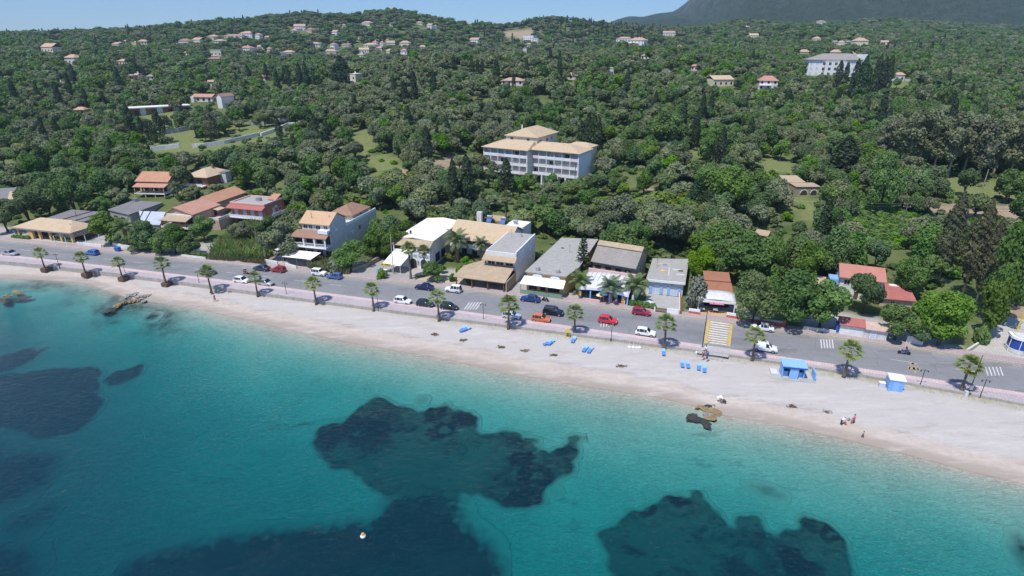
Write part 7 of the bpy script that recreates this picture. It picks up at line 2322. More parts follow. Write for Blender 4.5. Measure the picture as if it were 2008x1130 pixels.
def blades(name, label, poly, n_, h0, h1, w_, mat, zoff=0.0, zfun=terr, lean=.35):
 pl = np.array(poly)
 rs = np.random.default_rng(len(name) * 13)
 X = rs.uniform(pl[:, 0].min(), pl[:, 0].max(), n_ * 3)
 Y = rs.uniform(pl[:, 1].min(), pl[:, 1].max(), n_ * 3)
 k = inpoly(X, Y, poly) & (vnoise(X / 1.3, Y / 1.3) > .22)
 X, Y = X[k][:n_], Y[k][:n_]
 Z = zfun(X, Y) + zoff
 n2 = len(X)
 h = rs.uniform(h0, h1, n2) * (.7 + .6 * vnoise(X / 2.2 + 7, Y / 2.2))
 a = rs.uniform(0, 2 * PI, n2)
 lx, ly = rs.normal(0, lean, n2) * h * .5, rs.normal(0, lean, n2) * h * .5
 dx, dy = np.cos(a) * w_, np.sin(a) * w_
 V = np.empty((n2, 6, 3))
 V[:, 0] = np.stack([X - dx * .5, Y - dy * .5, Z], 1)
 V[:, 1] = np.stack([X + dx * .5, Y + dy * .5, Z], 1)
 V[:, 2] = np.stack([X + lx * .4 + dx, Y + ly * .4 + dy, Z + h * .65], 1)
 V[:, 3] = np.stack([X + lx * .4 - dx, Y + ly * .4 - dy, Z + h * .65], 1)
 V[:, 4] = np.stack([X + lx + dx * .4, Y + ly + dy * .4, Z + h], 1)
 V[:, 5] = np.stack([X + lx - dx * .4, Y + ly - dy * .4, Z + h], 1)
 i0 = np.arange(n2)[:, None] * 6
 fs = np.concatenate([i0 + [0, 1, 2, 3], i0 + [3, 2, 4, 5]])
 return tag(link(name, leafmesh(name, [(V.reshape(-1, 3), fs, 0)], [M[mat]])), label, "vegetation", kind="stuff")
fl = lambda px, z: [W(u, v, z) for u, v in px]
blades("reed_bed", "tall green reed bed left of the three storey house", fl([(410, 505), (440, 470), (470, 450), (520, 440), (575, 455), (570, 480), (540, 500), (515, 514), (470, 512)], 1.5), 7000, 1.2, 3.0, .08, 'reed', lean=.7)
blades("dry_weeds", "dry weeds along the pavement below the reeds", fl([(405, 510), (470, 505), (525, 505), (520, 520), (470, 515)], 1.5), 2600, .5, 1.3, .07, 'drygrass')
blades("green_weeds", "green canes beside the driveway of the three storey house", fl([(600, 527), (618, 510), (660, 512), (690, 530), (684, 540), (640, 537)], 1.5), 3600, .9, 2.0, .08, 'reed')
blades("verge_grass", "dry grass along the seaward foot of the promenade wall", [(float(x), float(yp(x)) - .05) for x in np.arange(-10, 90, 3)] + [(float(x), float(yp(x)) - 1.7) for x in np.arange(88, -10, -3)], 4200, .08, .26, .035, 'drygrass', zfun=lambda x, y: np.full(len(x), 1.12), lean=.6)
for lab, px, hgt in (("clipped hedge in front of the blue-shuttered shop", [(1236, 598), (1281, 605)], 1.2), ("clipped hedge on the white wall by the reeds", [(358, 501), (404, 506)], 1.5), ("thick hedge at the left of the taverna terrace", [(27, 466), (56, 468)], .9), ("low hedge at the right of the taverna terrace", [(106, 469), (142, 474)], .8)):
 a, c = W(*px[0], 1.6), W(*px[1], 1.6)
 nb = max(4, int(math.hypot(c[0] - a[0], c[1] - a[1]) / .55))
 bl = [((c[0] - a[0]) * k / nb, (c[1] - a[1]) * k / nb + R.uniform(-.1, .1), hgt * .5, .55, .55, hgt * .55) for k in range(nb + 1)]
 v, f = blobcards(bl, nb * 130, .22, rs0, r0=.8)
 o = link("hedge", leafmesh("hedge", [(v, f, 0)], [M['broad']]))
 o.location = (*a, 1.5)
 tag(o, lab, "hedge")
# vehicles
def tan_at(x):
 return math.atan2(float(ys_(x + 2)) - float(ys_(x - 2)), 4.0)
CARS = dict(
 hatch=dict(L=3.75, W=1.64, hood=.86, belt=.92, roof=1.45, st=[(0, .60, .0), (.12, .72, 0), (.95, .90, 0), (1.55, .95, 1), (1.95, 1.0, 2), (2.35, 1.0, 2), (2.45, 1.0, 3), (3.15, 1.0, 2), (3.5, .97, 4), (3.75, .80, 0)]),
 sedan=dict(L=4.25, W=1.68, hood=.84, belt=.90, roof=1.42, st=[]), suv=dict(L=4.2, W=1.75, hood=1.0, belt=1.06, roof=1.68, st=[]), van=dict(L=4.1, W=1.7, hood=.95, belt=1.0, roof=1.78, st=[]), jeep=dict(L=3.6, W=1.62, hood=1.0, belt=1.05, roof=1.66, st=[]))
def make_car(kind, label, loc, rz, pm, group="cars on the seafront road", name="car"):
 sp = CARS[kind]
 Ln, Wd, hood, belt, roof = (sp[k] for k in ('L', 'W', 'hood', 'belt', 'roof'))
 if kind == 'hatch':
  prof = [(0, .62), (.15, .74), (.95, hood), (1.02, hood + .01), (1.62, roof - .04), (2.1, roof), (2.16, roof), (3.0, roof - .02), (3.06, roof - .03), (3.45, roof - .12), (3.68, belt + .02), (Ln, .62)]
  cab = (3, 10)
 elif kind == 'sedan':
  prof = [(0, .60), (.15, .72), (1.05, hood), (1.12, hood + .01), (1.75, roof - .04), (2.2, roof), (2.26, roof), (2.85, roof - .03), (2.91, roof - .04), (3.15, roof - .10), (3.62, belt + .03), (4.12, belt), (Ln, .6)]
  cab = (3, 10)
 elif kind == 'suv':
  prof = [(0, .70), (.12, .88), (1.05, hood), (1.12, hood + .01), (1.62, roof - .05), (2.2, roof), (2.27, roof), (3.3, roof), (3.37, roof), (3.9, roof - .04), (4.12, belt), (Ln, .7)]
  cab = (3, 10)
 elif kind == 'van':
  prof = [(0, .66), (.14, .80), (.85, hood), (.92, hood + .01), (1.5, roof - .28), (1.75, roof - .18), (2.0, roof - .04), (2.1, roof), (2.9, roof), (3.0, roof), (3.98, roof - .03), (4.05, belt), (Ln, .66)]
  cab = (3, 11)
 else:
  prof = [(0, .72), (.1, .92), (1.1, hood), (1.17, hood + .01), (1.45, roof - .06), (1.75, roof), (2.1, roof), (2.17, roof), (2.9, roof), (2.97, roof), (3.42, roof - .02), (3.5, belt), (Ln, .72)]
  cab = (3, 11)
 hw = Wd / 2
 V, tags, faces = [], [], []
 n = len(prof)
 for i, (x, z) in enumerate(prof):
  taper = 1 - .13 * max(0, (0.7 - x) / .7) ** 2 - .08 * max(0, (x - Ln + .5) / .5) ** 2
  w_ = hw * taper
  cabin = cab[0] < i < cab[1]
  bz = min(belt, z) if not cabin else belt
  wr = w_ * (.80 if cabin else .93)
  x_ = -x + Ln / 2
  ys = [(-w_ * .94, .24), (-w_, .42), (-w_ * .985, bz - .04 if cabin else max(.43, z - .12)), (-wr, z), (0, z + (.035 if cabin else .03))]
  row = [(x_, a, c) for a, c in ys] + [(x_, -a, c) for a, c in ys[-2::-1]]
  V += row
 m = 9
 parts = {k: [] for k in ("body", "windshield", "rear_window", "side_window")}
 for i in range(n - 1):
  for k in range(m - 1):
   f = (i * m + k, (i + 1) * m + k, (i + 1) * m + k + 1, i * m + k + 1)
   key = "body"
   if cab[0] <= i < cab[1]:
    top = k in (3, 4)
    sidew = k in (2, 5)
    z0, z1 = prof[i][1], prof[i + 1][1]
    if top and i == cab[0]:
     key = "windshield"
    elif top and i == cab[1] - 1:
     key = "rear_window"
    elif sidew and (prof[i + 1][0] - prof[i][0]) > .12 and cab[0] < i < cab[1] - 1:
     key = "side_window"
     if kind == 'van' and i > 6:
      key = "body"
   parts[key].append(f)
  parts["body"].append((i * m, i * m + m - 1, (i + 1) * m + m - 1, (i + 1) * m))
 parts["body"] += [tuple(range(m)), tuple((n - 1) * m + k for k in range(m - 1, -1, -1))]
 t = thing(name, label, "car", loc, rz, group)
 for key, fs in parts.items():
  if not fs:
   continue
  groups = [fs]
  if key == "side_window":
   groups = [[f for f in fs if V[f[0]][1] < 0], [f for f in fs if V[f[0]][1] > 0]]
  for g in groups:
   us_ = sorted({i for f in g for i in f})
   mp = {a: b_ for b_, a in enumerate(us_)}
   b = MB()
   b.add([V[i] for i in us_], [tuple(mp[i] for i in f) for f in g])
   o = b.build(key, pm if key == "body" else M['carglass'], t, smooth=False, fix=(key == "body"))
   if key == "body":
    bv = o.modifiers.new("soft_edges", 'BEVEL')
    bv.width = .05
    bv.segments = 2
    bv.limit_method = 'ANGLE'
    bv.angle_limit = rad(28)
    o.data.polygons.foreach_set("use_smooth", [True] * len(o.data.polygons))
 rw = .33 if kind in ('suv', 'jeep') else .29
 for x in (Ln / 2 - .72, -Ln / 2 + .68):
  for s in (-1, 1):
   y0, y1 = sorted((s * (hw - .16), s * (hw + .025)))
   o = MB().lathe([(rw * .6, y0), (rw, y0), (rw, y1), (rw * .62, y1)], 14, x, rw, axis='y').build("wheel", M['tyre'], t)
   y2, y3 = sorted((s * (hw + .0), s * (hw + .035)))
   MB().lathe([(rw * .58, y2), (rw * .58, y3)], 10, x, rw, axis='y').build("rim", M['rim'], o)
 for s in (-1, 1):
  y = s * hw * .62
  MB().box(Ln / 2 - .20, Ln / 2 - .03, y - .17, y + .17, hood * .76 - .08, hood * .76 + .06).build("headlight", M['lampglass'], t)
  MB().box(-Ln / 2 + .0, -Ln / 2 + .14, y - .12, y + .16, belt * .80 - .1, belt * .80 + .1).build("taillight", M['redlamp'], t)
  MB().box(Ln / 2 - 1.5, Ln / 2 - 1.38, s * (hw + .02) - .07, s * (hw + .02) + .07, belt + .0, belt + .13).build("mirror", M['blacktrim'], t)
 MB().box(Ln / 2 - .1, Ln / 2 + .02, -hw * .7, hw * .7, .28, .42).build("bumper", M['blacktrim'], t)
 if kind == 'jeep':
  MB().lathe([(.3, -Ln / 2 - .0), (.3, -Ln / 2 + .0)], 12).v
  w2 = MB()
  for k in range(12):
   pass
  q = MB().tube([(-Ln / 2 - .17, 0, .95), (-Ln / 2 + .02, 0, .95)], .31, 14).build("spare_wheel", M['tyre'], t)
 if kind in ('suv',):
  for s in (-1, 1):
   MB().box(-1.6, .2, s * .55 - .02, s * .55 + .02, roof + .01, roof + .07).build("roof_rail", M['steel'], t)
 return t
CARLIST = [(20, 496, 'sedan', 'silver', 0, "silver saloon at the far left of the road"), (180, 495, 'hatch', 'blue', 1, "bright blue hatchback in the far lane at left"), (407, 532, 'sedan', 'dark', 0, "dark saloon half hidden by a promenade palm"), (513, 525, 'sedan', 'slate', 1, "slate blue car parked by the driveway wall"), (545.5, 528, 'hatch', 'red', 1, "cherry red hatchback parked behind the slate blue car"),
   (474, 549, 'hatch', 'white', 0, "white hatchback behind the red scooter"), (521, 554, 'hatch', 'silver', 0, "silver hatchback half hidden by a promenade palm"), (626, 535, 'jeep', 'white', 0, "white boxy off-roader parked nose to a periwinkle hatchback"), (656, 541, 'hatch', 'periwinkle', 1, "periwinkle blue hatchback parked before the white off-roader"), (832, 562, 'sedan', 'navy', 1, "navy saloon parked in front of the restaurant courtyard"),
   (889, 567, 'jeep', 'white', 1, "white jeep with spare wheel before the porch roof"), (790, 589, 'hatch', 'white', 0, "white hatchback in the near lane leading two dark ones"), (834, 595, 'hatch', 'black', 0, "black-green hatchback between the white one and a palm"), (881, 601, 'hatch', 'black', 0, "black-green hatchback just right of a promenade palm"), (1003, 618, 'hatch', 'paleblue', 0, "pale silver car hidden behind a promenade palm"),
   (1061, 624, 'hatch', 'orange', 0, "burnt orange hatchback with roof rails"), (1085, 611, 'suv', 'midnight', 0, "midnight blue estate beside the orange car"), (1040, 585, 'sedan', 'royal', 1, "royal blue saloon parked before the ochre taverna"), (1192, 627, 'hatch', 'scarlet', 0, "scarlet hatchback in the near lane"), (1258, 611, 'hatch', 'crimson', 0, "crimson hatchback in front of the hedge"),
   (1266, 651, 'hatch', 'white', 0, "small white hatchback left of the zebra crossing"), (1495, 641, 'sedan', 'white', 1, "white saloon beside the brick red balustrade"), (1500, 681, 'van', 'white', 0, "white delivery van behind a promenade palm")]
for u, v, kd, pc, rev, lab in CARLIST:
 x, y = W(u, v, ROADZ + .65)
 make_car(kd, lab, (x, y, ROADZ + .008), tan_at(x) + (PI if rev else 0), PAINT[pc])
for u, v, kd, pc, a, lab in ((552, 494, 'hatch', 'white', 60, "white car parked under the spreading tree by the white awning"), (806, 374, 'sedan', 'dark', 20, "dark car parked among the olives behind the restaurant"), (826, 384, 'sedan', 'slate', 100, "slate blue car on the lane among the olives"), (1840, 437, 'van', 'white', -20, "white van parked on the dirt track at right"), (1812, 436, 'hatch', 'white', -30, "white car parked left of the white van on the dirt track")):
 q = hit(u, v + 3)
 make_car(kd, lab, (q[0], q[1], q[2] + .05), rad(a), PAINT[pc], "cars parked off the road")
# people
def person(label, loc, rz, h=1.72, pose="stand", shirt='white', legs='navy', hair='hair', sleeves=True, bare=False, helmet=None, group=None):
 """one continuous body grown on a posed skeleton; clothes and hair are its parts"""
 s = h / 1.72
 J = dict(pelvis=(0, 0, .93), waist=(0, 0, 1.10), chest=(.01, 0, 1.30), neck=(.02, 0, 1.46), head=(.03, 0, 1.56), crown=(.03, 0, 1.68),
    shl=(0, .19, 1.38), ell=(-.03, .25, 1.12), wrl=(.04, .27, .88), shr=(0, -.19, 1.38), elr=(-.03, -.25, 1.12), wrr=(.04, -.27, .88),
    hil=(0, .09, .90), knl=(.02, .10, .50), anl=(-.02, .10, .08), hir=(0, -.09, .90), knr=(.02, -.10, .50), anr=(-.02, -.10, .08))
 if pose == "walk":
  J.update(knl=(.16, .10, .52), anl=(.22, .10, .10), knr=(-.05, -.10, .50), anr=(-.28, -.10, .14), ell=(-.14, .25, 1.13), wrl=(-.12, .26, .90), elr=(.08, -.25, 1.12), wrr=(.24, -.24, .96))
 if pose in ("bend", "crouch"):
  J.update(waist=(.12, 0, 1.04), chest=(.33, 0, 1.12), neck=(.48, 0, 1.14), head=(.57, 0, 1.13), crown=(.68, 0, 1.13), shl=(.38, .18, 1.12), ell=(.46, .22, .86), wrl=(.58, .18, .62), shr=(.38, -.18, 1.12), elr=(.46, -.22, .86), wrr=(.58, -.18, .62))
 if pose == "crouch":
  for k, q in list(J.items()):
   if k not in ('knl', 'knr', 'anl', 'anr'):
    J[k] = (q[0] - .10, q[1], q[2] - .48)
  J.update(knl=(.28, .14, .46), knr=(.28, -.14, .46))
 if pose == "sit":
  for k, q in list(J.items()):
   if k not in ('knl', 'knr', 'anl', 'anr'):
    J[k] = (q[0], q[1], q[2] - .40)
  J.update(knl=(.40, .16, .50), knr=(.40, -.16, .50), anl=(.30, .17, .12), anr=(.30, -.17, .12), ell=(.16, .24, .80), wrl=(.42, .24, .74), elr=(.16, -.24, .80), wrr=(.42, -.24, .74), chest=(.06, 0, .90), neck=(.10, 0, 1.06), head=(.13, 0, 1.16), crown=(.13, 0, 1.28), shl=(.06, .19, .98), shr=(.06, -.19, .98))
 if pose == "hold":
  J.update(ell=(.12, .26, 1.16), wrl=(.36, .20, 1.16), elr=(.12, -.26, 1.16), wrr=(.36, -.20, 1.16))
 V, E, Rr = [], [], []
 def vert(p, r):
  V.append(tuple(q * s for q in p))
  Rr.append(r * s)
  return len(V) - 1
 id_ = {}
 rads = dict(pelvis=.135, waist=.12, chest=.145, neck=.055, head=.095, crown=.075, shl=.065, ell=.045, wrl=.03, shr=.065, elr=.045, wrr=.03, hil=.085, knl=.06, anl=.042, hir=.085, knr=.06, anr=.042)
 for k in J:
  id_[k] = vert(J[k], rads[k])
 for a, b_ in (("pelvis", "waist"), ("waist", "chest"), ("chest", "neck"), ("neck", "head"), ("head", "crown"), ("chest", "shl"), ("shl", "ell"), ("ell", "wrl"), ("chest", "shr"), ("shr", "elr"), ("elr", "wrr"), ("pelvis", "hil"), ("hil", "knl"), ("knl", "anl"), ("pelvis", "hir"), ("hir", "knr"), ("knr", "anr")):
  E.append((id_[a], id_[b_]))
 hv = Vector(J['head'])
 fwd = Vector((1, 0, 0)) if pose not in ("bend", "crouch") else Vector((.2, 0, -1)).normalized()
 nose = vert(tuple(hv + fwd * .115), .012)
 E.append((id_['head'], nose))
 for sd_ in ('l', 'r'):
  f = Vector(J['an' + sd_])
  toe = vert((f.x + .17, f.y, max(.035, f.z - .05)), .035)
  E.append((id_['an' + sd_], toe))
  wv, el = Vector(J['wr' + sd_]), Vector(J['el' + sd_])
  d = (wv - el).normalized()
  side = d.cross(Vector((1, 0, .2))).normalized()
  palm = vert(tuple(wv + d * .08), .026)
  E.append((id_['wr' + sd_], palm))
  for k, ln in enumerate((.075, .085, .08, .06)):
   a = wv + d * .10 + side * (k - 1.5) * .020
   m_ = vert(tuple(a + d * ln * .5), .009)
   e = vert(tuple(a + d * ln + Vector((.015, 0, -.012))), .0075)
   E.append((palm, m_))
   E.append((m_, e))
  tm_ = vert(tuple(wv + d * .07 - side * .045), .010)
  E.append((palm, tm_))
 me = bpy.data.meshes.new("person_body")
 me.from_pydata(V, E, [])
 o = link("person", me)
 o.location = loc
 o.rotation_euler = (0, 0, rz)
 tag(o, label, "person", group)
 sk = o.modifiers.new("skin", 'SKIN')
 for i, r in enumerate(Rr):
  me.skin_vertices[0].data[i].radius = (r, r)
 me.skin_vertices[0].data[0].use_root = True
 su = o.modifiers.new("smooth", 'SUBSURF')
 su.levels = su.render_levels = 1
 me.materials.append(M['skin'])
 P = {k: Vector(q) * s for k, q in J.items()}
 if not bare:
  b = MB()
  b.tube([P['pelvis'] - Vector((0, 0, .04)), P['waist'], P['chest'], P['chest'] * .4 + P['neck'] * .6], [.165 * s, .15 * s, .18 * s, .10 * s], 10)
  if sleeves:
   for q in ('l', 'r'):
    b.tube([P['chest'], P['sh' + q], P['sh' + q] * .35 + P['el' + q] * .65], [.09 * s, .085 * s, .065 * s], 8)
  b.build("shirt", M['cloth_' + shirt], o, True)
 b = MB()
 low = .12 if legs != 'black' else .55
 for q in ('l', 'r'):
  kn, an = P['kn' + q], P['an' + q]
  b.tube([P['pelvis'], P['hi' + q], kn, kn * low + an * (1 - low)], [.15 * s, .115 * s, .08 * s, .065 * s], 9)
 b.build("trousers", M['cloth_' + legs], o, True)
 up = (P['crown'] - P['head']).normalized()
 b = MB()
 c = P['head'] - fwd * .015 * s
 b.tube([c - up * .02 * s, c + up * .06 * s, c + up * .11 * s, c + up * .135 * s], [.108 * s, .112 * s, .085 * s, .03 * s], 10)
 if helmet:
  MB().tube([c - up * .05 * s, c + up * .06 * s, c + up * .12 * s, c + up * .16 * s], [.13 * s, .145 * s, .11 * s, .04 * s], 12).build("helmet", M['cloth_' + helmet], o, True)
 elif hair == 'hat':
  b.tube([c + up * .04 * s, c + up * .055 * s], [.19 * s, .18 * s], 12)
  b.build("sun_hat", M['blond'], o, True)
 else:
  b.build("hair", M[hair], o, True)
 return o
def bz(x, y):
 """beach height"""
 q = (y - float(ysh(x))) * .955
 w_ = float(yp(x) - ysh(x))
 t_ = 1 - (y - float(ysh(x))) / w_
 return min(1.22, .35 + w_ * .05) * max(0, 1 - t_) ** .8 + .02
def onbeach(u, v):
 z = .5
 for _ in range(6):
  x, y = W(u, v, z)
  z = bz(x, y)
 return x, y, z
PEOPLE = [(1415, 790, -2.4, 1.70, "bend", 'white', 'white', 'hat', "person in white with a straw hat holding a towel near the flat rocks"), (1421, 792, 2.6, 1.62, "crouch", 'black', 'black', 'hair', "dark haired person in black crouching beside the one with the straw hat"), (1649, 834, .4, 1.66, "bend", 'white', 'navy', 'hair', "person in white top and navy trousers bending on the wet sand"),
   (1673, 830, 2.8, 1.60, "stand", 'pink', 'navy', 'hair', "person in a pink top standing on the beach"), (1669, 831, -1.5, 1.05, "stand", 'orange', 'grey', 'hair', "child in an orange top beside the person in pink"), (1658, 834, 1.6, .95, "crouch", 'red', 'red', 'hair', "small child in red crouching on the sand")]
for u, v, a, h, ps, sh, lg, hr, lab in PEOPLE:
 person(lab, onbeach(u, v), a, h, ps, sh, lg, hr, group="people on the beach")
person("bare-chested child in dark trunks walking at the waterline", onbeach(1691, 859), 2.2, 1.2, "walk", legs='black', bare=True, group="people on the beach")
person("person in red walking along the sand near the boulder spit", onbeach(422, 592), -.3, 1.7, "walk", 'red', 'black', group="people on the beach")
x, y = W(1383, 694, WALKZ)
person("person in a white shirt leaving the zebra crossing", (x, y, WALKZ), -1.4, 1.72, "walk", 'white', 'navy', group="people at the crossing")
x, y = W(1378, 702, WALKZ)
person("person in pink at the promenade railing", (x, y, WALKZ), -1.2, 1.6, "stand", 'pink', 'black', group="people at the crossing")
x, y = W(1386, 705, WALKZ)
person("person in blue by the steps down to the beach", (x, y, WALKZ), 2.0, 1.7, "stand", 'blue', 'navy', group="people at the crossing")
x, y, z = onbeach(1412, 786)
t = thing("beach_towel", "white towel held out near the flat rocks", "towel", (x - .1, y - .1, z), .3)
MB().slab([(-.7, -.3, .85), (.1, -.35, 1.0), (.15, .1, 1.02), (-.65, .1, .9)], .03).build("cloth", M['whitepaint'], t)
x, y, z = onbeach(1664, 824)
t = thing("beach_bag", "small dark bag lying between the people on the sand", "bag", (x, y, z), .6)
MB().prism([(-.25, -.14), (.25, -.14), (.22, .14), (-.22, .14)], 0, [.26, .26, .3, .3]).build("bag_body", M['cloth_grey'], t)
MB().tube([(-.12, 0, .27), (-.06, 0, .42), (.06, 0, .42), (.12, 0, .27)], .015, 6).build("handle", M['blacktrim'], t)
def two_wheeler(label, loc, rz, body, scooter=True, name="scooter"):
 t = thing(name, label, "scooter" if scooter else "motorcycle", loc, rz)
 rw = .24 if scooter else .31
 L_ = 1.25 if scooter else 1.42
 for x in (L_ / 2, -L_ / 2):
  o = MB().lathe([(rw * .55, -.06), (rw, -.05), (rw, .05), (rw * .55, .06)], 14, x, rw, axis='y').build("wheel", M['tyre'], t)
  MB().lathe([(rw * .5, -.03), (rw * .5, .03)], 10, x, rw, axis='y').build("rim", M['rim'], o)
 MB().tube([(L_ / 2, 0, rw), (L_ / 2 - .12, 0, .62), (L_ / 2 - .24, 0, 1.0)], [.05, .05, .04], 8).build("fork", M['steel'], t)
 MB().tube([(L_ / 2 - .26, -.33, 1.02), (L_ / 2 - .22, 0, 1.0), (L_ / 2 - .26, .33, 1.02)], .022, 8).build("handlebar", M['blacktrim'], t)
 b = MB()
 if scooter:
  b.prism([(.18, -.2), (.42, -.16), (.42, .16), (.18, .2)], .28, [.85, .95, .95, .85])
  b.box(-.16, .2, -.16, .16, .24, .32)
  b.tube([(-.1, 0, .46), (-.4, 0, .56), (-.72, 0, .62)], [.14, .19, .08], 10)
 else:
  b.tube([(.42, 0, .72), (.1, 0, .80), (-.2, 0, .72)], [.10, .17, .12], 10)
  b.tube([(-.2, 0, .70), (-.5, 0, .76), (-.82, 0, .84)], [.12, .13, .06], 10)
  b.tube([(.3, 0, .42), (-.25, 0, .42)], [.16, .16], 8)
  b.tube([(L_ / 2 - .3, 0, .72), (L_ / 2 - .02, 0, .86)], [.16, .07], 8)
 b.build("fairing", body, t, True)
 MB().tube([(-.05, 0, .80), (-.5, 0, .82)], [.11, .12], 10).build("seat", M['blacktrim'], t, True)
 MB().tube([(-.2, -.17, .32), (-.85, -.19, .42)], [.05, .06], 8).build("exhaust", M['steel'], t)
 MB().box(L_ / 2 - .12, L_ / 2 - .02, -.09, .09, .78, .92).build("headlight", M['lampglass'], t)
 return t
x, y = W(1772, 695, ROADZ)
a = tan_at(x) + PI
two_wheeler("dark motorcycle ridden along the far lane at right", (x, y, ROADZ + .01), a, M['deepblue'], False, "motorcycle")
c_, s_ = math.cos(a), math.sin(a)
person("helmeted rider in dark clothes on the motorcycle", (x - .28 * c_, y - .28 * s_, ROADZ + .30), a, 1.72, "sit", 'black', 'navy', helmet='black', group="riders")
x, y = W(483, 538, ROADZ)
a = tan_at(x)
two_wheeler("red scooter carrying two people beside the white hatchback", (x, y, ROADZ + .01), a, M['redpaint'])
c_, s_ = math.cos(a), math.sin(a)
for k, (dd, lab) in enumerate(((.05, "front rider in a white helmet on the red scooter"), (-.48, "passenger in a white helmet on the red scooter"))):
 person(lab, (x + (dd - .15) * c_, y + (dd - .15) * s_, ROADZ + .34), a, 1.68, "sit", ('black', 'grey')[k], 'navy', helmet='white', group="riders")
x, y = W(1069, 591, ROADZ)
two_wheeler("dark parked scooter behind the royal blue saloon", (x, y, ROADZ + .01), tan_at(x) + 2.9, M['blacktrim'])
x, y = W(214, 473, 1.5)
two_wheeler("dark parked motorbike before the street trees at left", (x, y, 1.47), .3, M['crimson_sheet'], False, "motorcycle")
# street furniture
def lamp(u, v, vt, label, group="twin lantern lamps along the promenade"):
 x, y = W(u, v, WALKZ - .2)
 h = height_for(x, y, WALKZ - .2, vt)
 t = thing("street_lamp", label, "street lamp", (x, y, WALKZ - .2), rad(-16), group)
 MB().tube([(0, 0, -.3), (0, 0, .4), (0, 0, .45), (0, 0, h)], [.09, .08, .055, .045], 8).build("pole", M['metal'], t)
 MB().tube([(-.5, 0, h - .28), (-.25, 0, h - .14), (0, 0, h - .3), (.25, 0, h - .14), (.5, 0, h - .28)], .022, 6).build("arms", M['metal'], t)
 for s in (-1, 1):
  MB().lathe([(.05, h - .52), (.11, h - .32), (.13, h - .28), (.02, h - .16)], 8, s * .5, 0).build("lantern", M['metal'], t)
 return t
for u, v, vt, lab in ((117, 525, 497, "promenade lamp between the two leftmost planter palms"), (246, 537, 516, "promenade lamp just behind the palm across from the dumpster"), (391, 556, 532, "promenade lamp left of the palm over the dark saloon"), (562, 578, 553, "promenade lamp right of the silver hatchback"), (742, 607, 571, "promenade lamp close behind a palm, across from the stone wall lane"),
      (948, 627, 595, "promenade lamp before the rumble bars and the narrow house"), (1198, 667, 635, "promenade lamp under the scarlet hatchback"), (1804, 756, 724, "promenade lamp right of the blue cabin"), (1922, 778, 744, "promenade lamp at the right end, past the largest palm")):
 lamp(u, v, vt, lab)
def mast(u, v, vt, label, mat, r=.09, z=None, cross=0, name="utility_pole", cat="pole", head=False):
 q = hit(u, v) if z is None else (*W(u, v, z), z)
 h = height_for(*q, vt)
 t = thing(name, label, cat, q, rad(-18))
 MB().tube([(0, 0, -.8), (0, 0, h * .5), (0, 0, h)], [r * 1.2, r, r * .75], 9).build("mast", M[mat], t)
 for k in range(cross):
  MB().box(-.9, .9, -.06, .06, h - .35 - .8 * k, h - .24 - .8 * k).build("crossarm", M['polewood'], t)
  for s in (-.8, 0.0, .8):
   MB().lathe([(.05, h - .24 - .8 * k), (.06, h - .14 - .8 * k), (.02, h - .05 - .8 * k)], 8, s, 0).build("insulator", M['whitepaint'], t)
 if head:
  MB().tube([(0, 0, h - .05), (.5, -.6, h + .12)], .03, 6).build("arm", M['steel'], t)
  MB().box(.32, .68, -.95, -.5, h + .06, h + .16).build("lamp_head", M['whitepaint'], t)
 return q[0], q[1], q[2] + h
mast(772, 538, 459, "tall pale flagpole before the white awning", 'palemast', .10, 1.45)
mast(1142, 545, 474, "pale pole in front of the norfolk pine", 'palemast', .09, 1.45)
mast(508, 495, 444, "grey pole standing in the reeds", 'steel', .1, 1.45)
mast(521, 512, 480, "thin pale post by the driveway wall", 'palemast', .06, 1.45)
mast(373, 489, 464, "street lamp with a white head above the hedge", 'steel', .07, 1.5, name="street_lamp", cat="street lamp", head=True)
mast(601, 507, 486, "thin dark post beside the white terrace awning", 'metal', .05, 1.45)
mast(158, 450, 414, "dark pole behind the roof of the long taverna", 'polewood', .1, 1.45)
mast(147, 471, 438, "dark leaning pole at the taverna's right corner", 'polewood', .09, 1.45)
mast(1377, 681, 603, "tall dark pole at the zebra crossing", 'metal', .07, WALKZ)
mast(1630, 533, 478, "wooden pole among the trees behind the street", 'polewood', .1)
mast(1838, 679, 645, "weathered stump of a pole under the bright dome-shaped tree", 'polewood', .12, 1.5)
PT = [mast(1761, 470, 398, "tall wooden power pole beside the vine thicket", 'polewood', .15, None, 2), mast(1635, 450, 391, "wooden power pole behind the lawn", 'polewood', .14, None, 2)]
mast(1926, 372, 332, "slanting bare pole in the clearing at far right", 'palebark', .16)
x, y = W(1898, 776, 1.4)
h = height_for(x, y, 1.4, 697)
t = thing("floodlight_pole", "tall floodlight pole with grey box and white foot by the largest palm", "pole", (x, y, 1.4), rad(-16))
MB().tube([(0, 0, -.3), (0, 0, h * .5), (0, 0, h)], [.08, .07, .05], 8).build("mast", M['metal'], t)
boxo(t, -.2, .2, -.28, -.06, 1.2, 1.9, 'steel', "meter_box")
boxo(t, -.55, -.1, -.25, .25, -.3, .8, 'white_stained', "foot")
MB().tube([(-.4, 0, .9), (.5, 0, .9)], .03, 6).build("bracket", M['metal'], t)
x, y = W(1986, 665, 1.5)
h = height_for(x, y, 1.5, 596)
t = thing("gantry_pole", "steel gantry pole with yellow braces beside the blue kiosk at far right", "pole", (x, y, 1.5), rad(-25))
MB().tube([(0, 0, -.3), (.3, 0, h)], [.14, .12], 8).build("mast", M['yellow'], t)
for k in range(4):
 MB().tube([(.1 + .05 * k, 0, 1 + 1.3 * k), (2.6, .2, .6 + 1.3 * k)], .04, 6).build("brace", M['steel'], t)
CT = [(-330, 330, 34), (-60, 238, 16), (-6, 176, 12.5), (48, 166, 12)]
